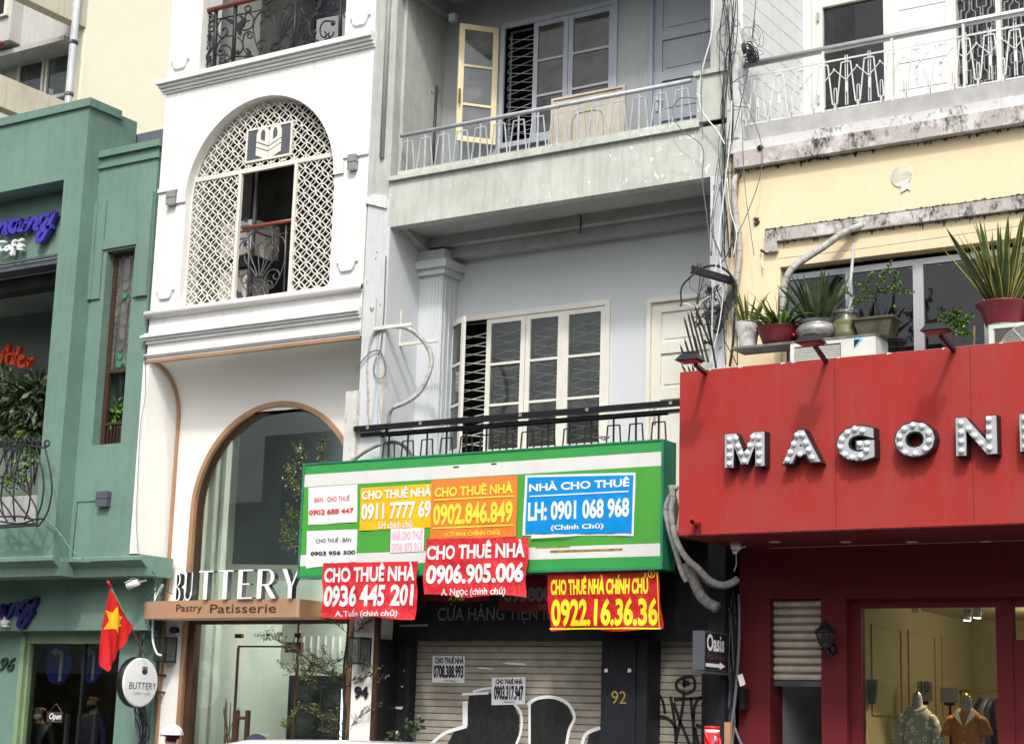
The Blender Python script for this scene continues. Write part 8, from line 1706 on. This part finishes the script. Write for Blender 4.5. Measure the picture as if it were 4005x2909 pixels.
# mannequins
def mannequin(label, x, y0, Y, dress, sleeve, s=1.0, collar='collar', longs=True):
    b = P(x, y0, Y); t = thing('mannequin', label, 'mannequin', (b.x, Y, .15)); zt = b.z   # top of the neck
    R = lambda pr, sq=.62: MB(True).lathe((b.x, Y, 0), [(r * s, z) for r, z in pr], 26, sq=sq)
    mk('neck', R([(.09, zt - .25), (.078, zt - .16), (.062, zt - .08), (.054, zt - .015), (.052, zt)], 1), 'mann', t); mk('neck_cap', R([(.05, zt), (.052, zt + .012), (.03, zt + .03), (.012, zt + .045)], 1), 'gold', t)
    zs = zt - .105
    pr = [(.30, zs - 1.15), (.24, zs - .85), (.20, zs - .62), (.155, zs - .46), (.16, zs - .38), (.185, zs - .26), (.19, zs - .16), (.18, zs - .1), (.155, zs - .045), (.11, zs - .01), (.072, zs + .015)]
    mk('bodice', R(pr), dress, t)
    for sd in (-1, 1):
        sh = Vector((b.x + sd * .155 * s, Y, zs - .085)); 
        if longs: pts = [sh, sh + Vector((sd * .035, -.01, -.06)), sh + Vector((sd * .07, -.02, -.25)), sh + Vector((sd * .12, -.05, -.5))]; rs = [.036, .05, .055, .075]
        else: pts = [sh, sh + Vector((sd * .03, -.01, -.03)), sh + Vector((sd * .07, -.01, -.15))]; rs = [.038, .05, .058]
        g = MB(True); P2 = smooth(pts, 4)
        for i in range(len(P2) - 1): pass
        g.tube(P2, rs[0], 14, r1=rs[-1]); mk('sleeve', g, dress, t)
    g = MB(True)
    if longs: g.tube([(b.x + math.cos(a) * .078, Y + math.sin(a) * .06 - .01, zs + .005 - .05 * max(0, -math.sin(a))) for a in [k * math.pi / 10 for k in range(20)]], .016, 6, True)
    else:
        for sd in (-1, 1): g.add([(b.x + sd * .01, Y - .118, zs - .15), (b.x + sd * .105, Y - .085, zs - .05), (b.x + sd * .075, Y - .03, zs + .02), (b.x + sd * .055, Y - .075, zs - .02)], [(0, 1, 2, 3)]); g.add([(b.x + sd * .01, Y - .112, zs - .15), (b.x + sd * .105, Y - .08, zs - .05), (b.x + sd * .075, Y - .023, zs + .02)], [(0, 1, 2)])
    mk('collar', g, collar, t)
    b0 = mk('button', MB(True).sphere((b.x, Y - .125 * s, zs - .2), .008, 8), 'acrylic', t); rep(b0, [(0, .0 + .004 * i, -.1 * i) for i in range(1, 3)])
    mk('stand', MB(True).lathe((b.x, Y, 0), [(.16, .15), (.16, .165), (.02, .18), (.02, zs - 1.1)], 20), 'gold', t)
mannequin('headless mannequin in a floral print long-sleeved blouse', 3588, 2720, 16.1, 'dress1', True, .82, 'dress1', True)
mannequin('headless mannequin in an orange dotted blouse with a cream collar', 3780, 2730, 16.1, 'dress2', False, .82, 'collar', False)
# signs, rack, clothes
for l, x0, x1, y0, y1, txt in (('grey price card reading 10 behind the floral mannequin', 3587, 3645, 2664, 2740, '10'), ('blank grey card sign between the two mannequins', 3678, 3747, 2688, 2745, None)):
    A_, B_ = P(x0, y1, 16.9), P(x1, y0, 16.9); t = thing('card_sign', l, 'sign', (A_.x, 16.9, .9)); mk('card', MB().box(A_.x, B_.x, 16.9, 16.91, A_.z, B_.z), 'pvc', t); mk('stem', MB().bar(((A_.x + B_.x) / 2, 16.92, .9), ((A_.x + B_.x) / 2, 16.92, A_.z), .02), 'red_d', t); mk('clip', MB().box(A_.x + .04, B_.x - .04, 16.89, 16.92, A_.z - .03, A_.z), 'red_d', t)
    if txt: text('letters', txt, Vector((A_.x + .04, 0, A_.z + .08)), Vector((B_.x - .03, 0, A_.z + .2)), 'ink_grey', t, Y=16.896, off=.02)
YK2 = 17.2; za_ = P(3860, 2702, YK2).z; t = thing('clothes_rail', 'brass clothes rail with hangers behind the orange mannequin', 'clothes rail', (P(3900, 2700, YK2).x, YK2, .15))
x0_ = P(3750, 2700, YK2).x; mk('rail', MB(True).tube([(x0_, YK2, za_), (x0_ + 1.4, YK2, za_)], .014, 8), 'gold', t); mk('upright', MB(True).tube([(x0_ + .02, YK2, .15), (x0_ + .02, YK2, za_)], .014, 8), 'gold', t); mk('upright', MB(True).tube([(x0_ + 1.38, YK2, .15), (x0_ + 1.38, YK2, za_)], .014, 8), 'gold', t)
for i in range(9):
    x = x0_ + .2 + i * .055; m = ['navy', 'pvc', 'shirt', 'navy', 'dress2', 'hair', 'paper', 'navy', 'collar'][i]; g = MB(True); h = .7
    g.add([(x, YK2 - .2, za_ - .18), (x + .01, YK2 - .04, za_ - .07), (x + .01, YK2 + .04, za_ - .07), (x, YK2 + .2, za_ - .18), (x + .03, YK2 + .19, za_ - h), (x + .03, YK2 - .19, za_ - h), (x + .05, YK2 - .2, za_ - .18), (x + .045, YK2 - .04, za_ - .07), (x + .045, YK2 + .04, za_ - .07), (x + .05, YK2 + .2, za_ - .18), (x + .06, YK2 + .19, za_ - h), (x + .06, YK2 - .19, za_ - h)], [(0, 1, 2, 3, 4, 5), (11, 10, 9, 8, 7, 6), (0, 6, 7, 1), (1, 7, 8, 2), (2, 8, 9, 3), (3, 9, 10, 4), (4, 10, 11, 5), (5, 11, 6, 0)])
    solo('garment', g, m, ['navy top at the left end of the brass clothes rail', 'pale grey top second on the brass rail', 'grey shirt third on the brass rail', 'navy top fourth on the brass rail', 'orange dotted top fifth on the brass rail', 'black top sixth on the brass rail', 'white top seventh on the brass rail', 'navy top eighth on the brass rail', 'cream top at the right end of the brass rail'][i], 'clothes', 'clothes on the brass rail')
solo('stool', MB(True).lathe((P(3700, 2850, 16.7).x, 16.7, .15), [(.2, 0), (.2, .02), (.06, .1), (.06, .6), (.2, .68), (.22, .9)], 18), 'red_d', 'dark red round stool between the mannequins', 'stool')
a = P(*zL(660, 1300), 15.9); g = MB(); g.prism([(a.x - .06, P(0, 2660, 15.9).z), (a.x + .06, P(0, 2660, 15.9).z), (a.x + .05, a.z - .2), (a.x - .05, a.z - .2)], 15.9, 15.93)
solo('scarf', MB().prism([(P(3394, 2660, 16).x, P(3394, 2655, 16).z), (P(3430, 2660, 16).x, P(3430, 2655, 16).z), (P(3422, 2750, 16).x, P(3422, 2750, 16).z), (P(3399, 2750, 16).x, P(3399, 2750, 16).z)], 16.0, 16.04), 'shirt', 'folded grey-blue garment hung on the left wall of the clothes shop', 'clothes')
# lit spotlights in the clothes shop
for i, (x, y, lit) in enumerate(((3585, 2395, False), (3782, 2425, True), (3822, 2415, True))):
    p = P(x, y, 16.4); t = thing('spotlight', ['unlit white ceiling spotlight left in the clothes shop', 'lit ceiling spotlight above the orange mannequin', 'lit ceiling spotlight rightmost in the clothes shop'][i], 'spotlight', tuple(p)); d = Vector((-.15 + .05 * i, .0, -1)).normalized() if lit else Vector((0, 0, -1))
    mk('spot_body', MB(True).tube([p - d * .0, p - d * .11], .04, 14), 'acrylic', t); mk('stem', MB(True).tube([p - d * .1, Vector((p.x, p.y, 3.0))], .008, 6), 'acrylic', t)
    if lit:
        mk('lens', MB(True).tube([p, p + d * .004], .033, 14), 'spot', t)
        l = bpy.data.lights.new('spot_lamp', 'SPOT'); l.energy = 55; l.spot_size = math.radians(60); l.spot_blend = .4; l.color = (1, .78, .5); l.shadow_soft_size = .03
        o = bpy.data.objects.new('spot_lamp', l); C.objects.link(o); tgt = (Vector((P(3590, 2760, 16.1).x, 16.0, 1.5)) if i == 1 else Vector((P(3780, 2760, 16.1).x, 16.0, 1.5))); dd = tgt - p; o.location = p + d * .02 - OFF[t.name]; o.parent = t; o.rotation_euler = dd.to_track_quat('-Z', 'Y').to_euler()
l = bpy.data.lights.new('spot_lamp', 'POINT'); l.energy = 22; l.color = (1, .82, .55); l.shadow_soft_size = .1  # unseen point fill added to brighten the clothes shop
o = bpy.data.objects.new('spot_lamp', l); C.objects.link(o); o.location = (-4.6, 17.6, 2.8)
# behind the cafe glass: solid copies of reflected road signs, then the Open board
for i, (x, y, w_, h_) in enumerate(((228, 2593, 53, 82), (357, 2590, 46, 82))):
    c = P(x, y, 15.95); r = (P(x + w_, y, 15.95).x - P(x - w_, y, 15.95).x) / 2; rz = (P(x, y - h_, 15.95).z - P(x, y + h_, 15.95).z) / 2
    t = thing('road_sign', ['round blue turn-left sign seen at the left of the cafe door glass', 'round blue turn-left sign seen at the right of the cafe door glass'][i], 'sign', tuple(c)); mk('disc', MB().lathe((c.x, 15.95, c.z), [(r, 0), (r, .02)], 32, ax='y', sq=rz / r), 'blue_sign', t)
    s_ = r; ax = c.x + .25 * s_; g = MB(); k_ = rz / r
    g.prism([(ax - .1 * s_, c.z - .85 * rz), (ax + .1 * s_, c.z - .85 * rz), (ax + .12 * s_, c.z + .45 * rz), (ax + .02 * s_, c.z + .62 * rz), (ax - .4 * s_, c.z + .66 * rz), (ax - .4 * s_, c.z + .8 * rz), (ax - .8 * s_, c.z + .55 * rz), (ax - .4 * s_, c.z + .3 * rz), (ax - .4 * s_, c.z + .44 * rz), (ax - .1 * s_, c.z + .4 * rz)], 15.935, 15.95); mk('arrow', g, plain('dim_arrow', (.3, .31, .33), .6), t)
p = P(*zO(355, 1470), 15.66); t = thing('open_board', 'small brown hanging board reading Open in the cafe door', 'sign', tuple(p)); A_, B_ = P(*zO(300, 1505), 15.67), P(*zO(405, 1440), 15.67)
mk('board', MB().box(A_.x, B_.x, 15.665, 15.68, A_.z, B_.z), plain('dark_brown_board', (.06, .045, .035), .6), t); text('letters', 'Open', P(*zO(315, 1497), 15.66), P(*zO(397, 1448), 15.66), 'ink_white', t, Y=15.66, off=.02, shear=.25)
tp_ = P(*zO(363, 1385), 15.67); mk('cord', MB(True).tube([Vector((A_.x + .03, 15.67, B_.z)), tp_, Vector((B_.x - .02, 15.67, B_.z))], .003, 4), 'lamp_grey', t)
# door handles of the cafe
for i, x in enumerate((262, 310, 372)):
    a = P(x, 2790, yd - .02); solo('door_handle', MB().box(a.x - .02, a.x + .02, yd - .03, yd + .02, .9, a.z), 'black', ['leftmost', 'middle', 'rightmost'][i] + ' tall black door bar of the cafe door', 'door handle')
# ================================================================= PEOPLE
def person(label, x, Y, ztop, face, shirt, trousers, hairm='hair', cap=None, mask=None, yaw=0.):
    """standing figure; face = unit direction the person looks"""
    b = Vector((x, Y, 0)); Hh = ztop - .12; s = Hh / 1.7; fw = Vector(face).normalized(); rt = Vector((fw.y, -fw.x, 0))
    t = thing('person', label, 'person', (x, Y, .12)); o0 = Vector((x, Y, .12))
    J = []; E_ = []; R_ = []
    def j(f, r, u, rad, par=None):
        J.append(o0 + fw * f * s + rt * r * s + Vector((0, 0, u * s))); R_.append(rad * s); 
        if par is not None: E_.append((par, len(J) - 1))
        return len(J) - 1
    pel = j(0, 0, .93, .135); wa = j(0, 0, 1.08, .12, pel); ch = j(.01, 0, 1.27, .15, wa); nk0 = j(-.01, 0, 1.42, .075, ch); nk = j(.0, 0, 1.48, .055, nk0)
    jaw = j(.025, 0, 1.545, .062, nk); hd = j(.0, 0, 1.61, .085, jaw); tp = j(-.012, 0, 1.655, .075, hd)
    nose = j(.115, 0, 1.58, .012, jaw)
    for sd in (-1, 1):
        sh = j(0, sd * .17, 1.39, .062, ch); el = j(-.03, sd * .22, 1.12, .045, sh); wr_ = j(.06, sd * .21, .88, .03, el); hn = j(.08, sd * .205, .80, .034, wr_); j(.1, sd * .2, .73, .014, hn); j(.12, sd * .18, .77, .012, hn)
        hp = j(0, sd * .1, .86, .095, pel); kn = j(.01, sd * .11, .48, .062, hp); an = j(-.01, sd * .11, .08, .042, kn); j(.13, sd * .12, .035, .035, an)
        j(-.01, sd * .088, 1.60, .018, hd)
    me = bpy.data.meshes.new('body'); me.from_pydata(J, E_, []); o = bpy.data.objects.new('tmp', me); C.objects.link(o)
    sk = o.modifiers.new('s', 'SKIN'); 
    for i, v in enumerate(me.skin_vertices[0].data): v.radius = (R_[i], R_[i]); v.use_root = (i == 0)
    ss = o.modifiers.new('u', 'SUBSURF'); ss.levels = 2; ss.render_levels = 2
    ev = o.evaluated_get(bpy.context.evaluated_depsgraph_get()); m2 = bpy.data.meshes.new_from_object(ev)
    g = MB(True); g.v = [v.co.copy() for v in m2.vertices]; g.f = [tuple(p.vertices) for p in m2.polygons]; hair_n = []
    for p in m2.polygons:
        c = p.center - o0; zz = c.z / s; f_ = c.dot(fw) / s; r_ = abs(c.dot(rt)) / s
        if zz > 1.44: k = 3 if (zz > 1.64 or (f_ < .01 and zz > 1.54 and r_ < .082) ) else 0
        elif zz > .9 and not (r_ > .17 and zz < 1.05): k = 1
        elif r_ > .165 and zz < 1.12 and zz > .6: k = 0
        elif zz > .09: k = 2
        else: k = 3
        g.m.append(k)
    bpy.data.objects.remove(o); mk('body', g, ['skin', shirt, trousers, hairm], t)
    hc = o0 + Vector((0, 0, 1.62 * s)) + fw * .0
    if cap:
        g = MB(True); vs = []; n = 24; m = 8
        for i in range(m + 1):
            a = math.pi / 2 * i / m
            for k in range(n):
                bb_ = 2 * math.pi * k / n; rr = .124 * s; vs.append(hc + fw * (math.cos(bb_) * math.cos(a) * rr * 1.12 - .005) + rt * math.sin(bb_) * math.cos(a) * rr + Vector((0, 0, math.sin(a) * .118 * s + .0)))
        g.add(vs, [(i * n + k, i * n + (k + 1) % n, (i + 1) * n + (k + 1) % n, (i + 1) * n + k) for i in range(m) for k in range(n)]); cp = mk('cap', g, cap, t)
        g = MB(True); vs = []
        for i in range(9):
            a = -1.0 + 2.0 * i / 8; d = fw * math.cos(a) + rt * math.sin(a); vs += [hc + d * .115 * s + Vector((0, 0, .006)), hc + fw * (.21 * math.cos(a * .9)) * s + rt * math.sin(a) * .10 * s + Vector((0, 0, -.012 - .01 * a * a))]
        vs += [v - Vector((0, 0, .004)) for v in vs]; g.add(vs, [(2 * i, 2 * i + 1, 2 * i + 3, 2 * i + 2) for i in range(8)] + [(18 + 2 * i, 18 + 2 * i + 2, 18 + 2 * i + 3, 18 + 2 * i + 1) for i in range(8)] + [(2 * i + 1, 18 + 2 * i + 1, 18 + 2 * i + 3, 2 * i + 3) for i in range(8)]); mk('brim', g, cap, cp)
        g = MB(True); g.tube([hc - fw * .128 * s + rt * .055 * s * math.cos(a) + Vector((0, 0, .012 + .05 * math.sin(a))) + fw * .018 * math.sin(a) for a in [k * math.pi / 10 for k in range(11)]], .005, 6); mk('cap_opening', g, 'navy', cp)
        for k in range(4): a = k * math.pi / 4; mk('seam', MB(True).tube([hc + (fw * math.cos(a) * 1.12 + rt * math.sin(a)) * .113 * s * math.cos(bb_) + Vector((0, 0, math.sin(bb_) * .1095 * s + .005)) for bb_ in [math.pi * q_ / 14 for q_ in range(15)]], .0015, 4), 'pvc', cp)
    if mask: mk('mask', MB(True).sphere(o0 + Vector((0, 0, 1.525 * s)) + fw * .055 * s, .065 * s, 12, .8 + .2 * abs(fw.y), .8 + .2 * abs(fw.x), .75), mask, t)
    g = MB(True)
    for sd in (-1, 1): g.sphere(o0 + fw * .088 * s + rt * sd * .032 * s + Vector((0, 0, 1.612 * s)), .011 * s, 8)
    mk('eyes', g, 'hair', t); mk('mouth', MB(True).sphere(o0 + fw * .092 * s + Vector((0, 0, 1.535 * s)), .02 * s, 8, .5, .9, .25), 'pot_red', t)
    return t
cp_ = P(658, 2843, 12.6); person('person in a white baseball cap walking left past the cake shop, seen from behind', P(672, 2870, 12.6).x, 12.6, cp_.z + .0, (-.93, .32, 0), 'shirt', 'navy', cap='cap')
cp_ = P(997, 2880, 12.9); person('person in a navy cap standing in front of the cake shop door', P(1000, 2890, 12.9).x, 12.9, cp_.z, (-.5, -.85, 0), 'navy', 'shirt', cap='navy')
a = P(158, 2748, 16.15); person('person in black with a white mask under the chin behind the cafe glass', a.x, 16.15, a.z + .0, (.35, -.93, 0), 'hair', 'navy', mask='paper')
a = P(375, 2705, 16.5); person('person with a dark face mask standing in the dark cafe interior', a.x, 16.5, a.z, (-.2, -.98, 0), 'navy', 'navy', mask='hair')  # both figures behind the cafe glass stand in for reflected people

# ================================================================= CAR AND KERBSIDE THINGS
YCAR = 9.6; zrf = P(1400, 2893, YCAR).z; xa_, xb_ = P(1060, 2909, YCAR).x, P(1900, 2909, YCAR).x
car = thing('parked_car', 'white parked car whose pale roof line shows at the bottom of the photo', 'car', ((xa_ + xb_) / 2, YCAR, 0))
Lc = xb_ - xa_ + 2.6; x0 = xa_ - 1.5; x1 = xb_ + 1.0; y0, y1 = YCAR - .85, YCAR + .85
prof = [(x0, .35), (x0 - .05, .6), (x0 + .1, .82), (x0 + .95, .95), (x0 + 1.45, zrf - .06), (x0 + 1.75, zrf - .01), (x0 + 2.3, zrf), (x1 - 1.2, zrf - .015), (x1 - .55, zrf - .12), (x1 - .2, .98), (x1 - .02, .85), (x1 + .03, .5), (x1, .35)]
g = MB(True); n = len(prof); secs = [(y0, .0, .97), (y0 + .06, 0, .985), (y0 + .2, 0, 1.), (YCAR, 0, 1.004), (y1 - .2, 0, 1.), (y1 - .06, 0, .985), (y1, 0, .97)]
vs = []
for (yy, _, k_) in secs:
    for (x, z) in prof:
        tuck = max(0, z - .95) / (zrf - .95); yc = YCAR + (yy - YCAR) * (1 - .16 * tuck); vs.append((x, yc, z if z < .9 else .9 + (z - .9) * (1 if abs(yy - YCAR) < .6 else (.99 if abs(yy - YCAR) < .7 else .93 if abs(yy - YCAR) < .82 else .86))))
g.add(vs, [(i * n + k, i * n + (k + 1) % n, (i + 1) * n + (k + 1) % n, (i + 1) * n + k) for i in range(len(secs) - 1) for k in range(n)] + [tuple(range(n)), tuple(range(len(secs) * n - 1, (len(secs) - 1) * n - 1, -1))]); mk('car_body', g, 'car', car)
for sd, yy in ((-1, y0), (1, y1)):
    g = MB(); g.prism([(x0 + 1.15, .98), (x0 + 1.62, zrf - .13), (x0 + 2.5, zrf - .1), (x0 + 2.5, .98)], yy - .004 + .06 * -sd * 0, yy + .004); g.prism([(x0 + 2.56, .98), (x0 + 2.56, zrf - .1), (x1 - 1.15, zrf - .12), (x1 - .6, .98)], yy - .004, yy + .004); mk('side_window', g, 'glass_dark', car)
    for xw in (x0 + .8, x1 - .8):
        wl = mk('wheel', MB(True).lathe((xw, yy - .1 if sd < 0 else yy - .08, .32), [(.2, 0), (.31, .0), (.32, .03), (.32, .16), (.31, .18), (.2, .18)], 24, ax='y'), 'tyre', car); mk('rim', MB(True).lathe((xw, yy - .105 if sd < 0 else yy + .09, .32), [(.19, 0), (.05, .01)], 10, ax='y'), 'chrome', wl)
    mk('headlight', MB().fbox((x0 + .0, yy - .0 - (.3 if sd > 0 else 0), .66), (.06, 0, 0), (0, .3, 0), (0, 0, .12)), 'acrylic', car)
c = P(2785, 2840, 13.6); t = thing('water_cooler_jug', 'bright red drink cooler jug with a white band and tilted handle', 'cooler', (c.x, 13.6, .9)); r = .5 * (P(2812, 2860, 13.6).x - P(2757, 2860, 13.6).x); zt6 = P(2785, 2838, 13.6).z
mk('body', MB(True).lathe((c.x, 13.6, 0), [(r * .95, zt6 - .42), (r, zt6 - .40), (r, zt6 - .06)], 28), 'redplastic', t); mk('white_band', MB(True).lathe((c.x, 13.6, 0), [(r * 1.005, zt6 - .06), (r * 1.005, zt6 - .028)], 28), 'acrylic', t); mk('lid', MB(True).lathe((c.x, 13.6, 0), [(r * 1.02, zt6 - .028), (r * 1.02, zt6 - .005), (r * .95, zt6)], 28), 'redplastic', t)
mk('handle', MB(True).tube(smooth([(c.x - r * .6, 13.6 - r * .85, zt6 - .04), (c.x - r * .1, 13.6 - r * 1.15, zt6 - .1), (c.x + r * .6, 13.6 - r * 1.0, zt6 - .17), (c.x + r * 1.25, 13.6 - r * .3, zt6 - .16), (c.x + r * 1.05, 13.6, zt6 - .1)], 5), .012, 8), 'redplastic', t)
mk('badge', MB(True).lathe((c.x + r * .7, 13.6 - r * .72, zt6 - .11), [(.02, 0), (.02, .01)], 12, ax='y', sq=1.6), 'sky_blue', t)
mug = P(2742, 2905, 13.6); solo('mug', MB(True).lathe((mug.x, 13.6, zt6 - .42), [(.04, 0), (.045, .25)], 16), 'pvc', 'pale grey cup standing left of the red cooler jug', 'cup')
cart = MB(); cart.box(c.x - .5, c.x + .35, 13.35, 13.85, zt6 - .46, zt6 - .42)
for sx in (-.46, .3):
    for sy in (13.38, 13.8): cart.box(c.x + sx, c.x + sx + .03, sy, sy + .03, .12, zt6 - .46)
solo('stall_table', cart, 'iron_grey', 'small metal table under the red cooler jug', 'table')
a = P(2833, 2822, 14.0); solo('wooden_post', MB().box(a.x - .0, a.x + .055, 14.0, 14.05, .12, a.z), plain('pale_brown_post', (.45, .25, .16), .7, var=.15), 'pale brown square post right of the red cooler jug', 'post')

for (x, y, z, e, c) in ((-12.25, 16.0, 4.9, 110, (1, .99, .93)), (-12.55, 16.2, 3.12, 50, (1, .98, .92)), (-14.0, 17.6, 2.9, 30, (1, .98, .92))):  # unseen fill lamps with discs, added to brighten the cake shop
    t = thing('ceiling_lamp', 'small round ceiling lamp %s inside the cake shop' % ('high' if z > 4 else 'near the window' if y < 17 else 'at the back'), 'lamp', (x, y, z)); mk('lamp_disc', MB().lathe((x, y, z), [(.1, 0), (.1, .03)], 20), 'acrylic', t)
    l = bpy.data.lights.new('lamp_light', 'POINT'); l.energy = e; l.color = c; l.shadow_soft_size = .12; o = bpy.data.objects.new('lamp_light', l); C.objects.link(o); o.parent = t; o.location = (0, 0, -.15)

c = P(370, 2618, 17.0); t = thing('pendant_lamp', 'small glowing amber pendant lamp deep inside the dark cafe', 'lamp', tuple(c)); mk('bulb', MB(True).sphere(c, .03, 10), plain('amber_bulb', (1, .6, .15), .5, var=0, emis=12), t); mk('cord', MB(True).tube([c, (c.x, c.y, 3.19)], .004, 5), 'cable', t)  # stands in for a reflected lamp and brightens the room
l = bpy.data.lights.new('bulb_light', 'POINT'); l.energy = 14; l.color = (1, .75, .45); l.shadow_soft_size = .05; o = bpy.data.objects.new('bulb_light', l); C.objects.link(o); o.parent = t; o.location = (0, -.5, 0)
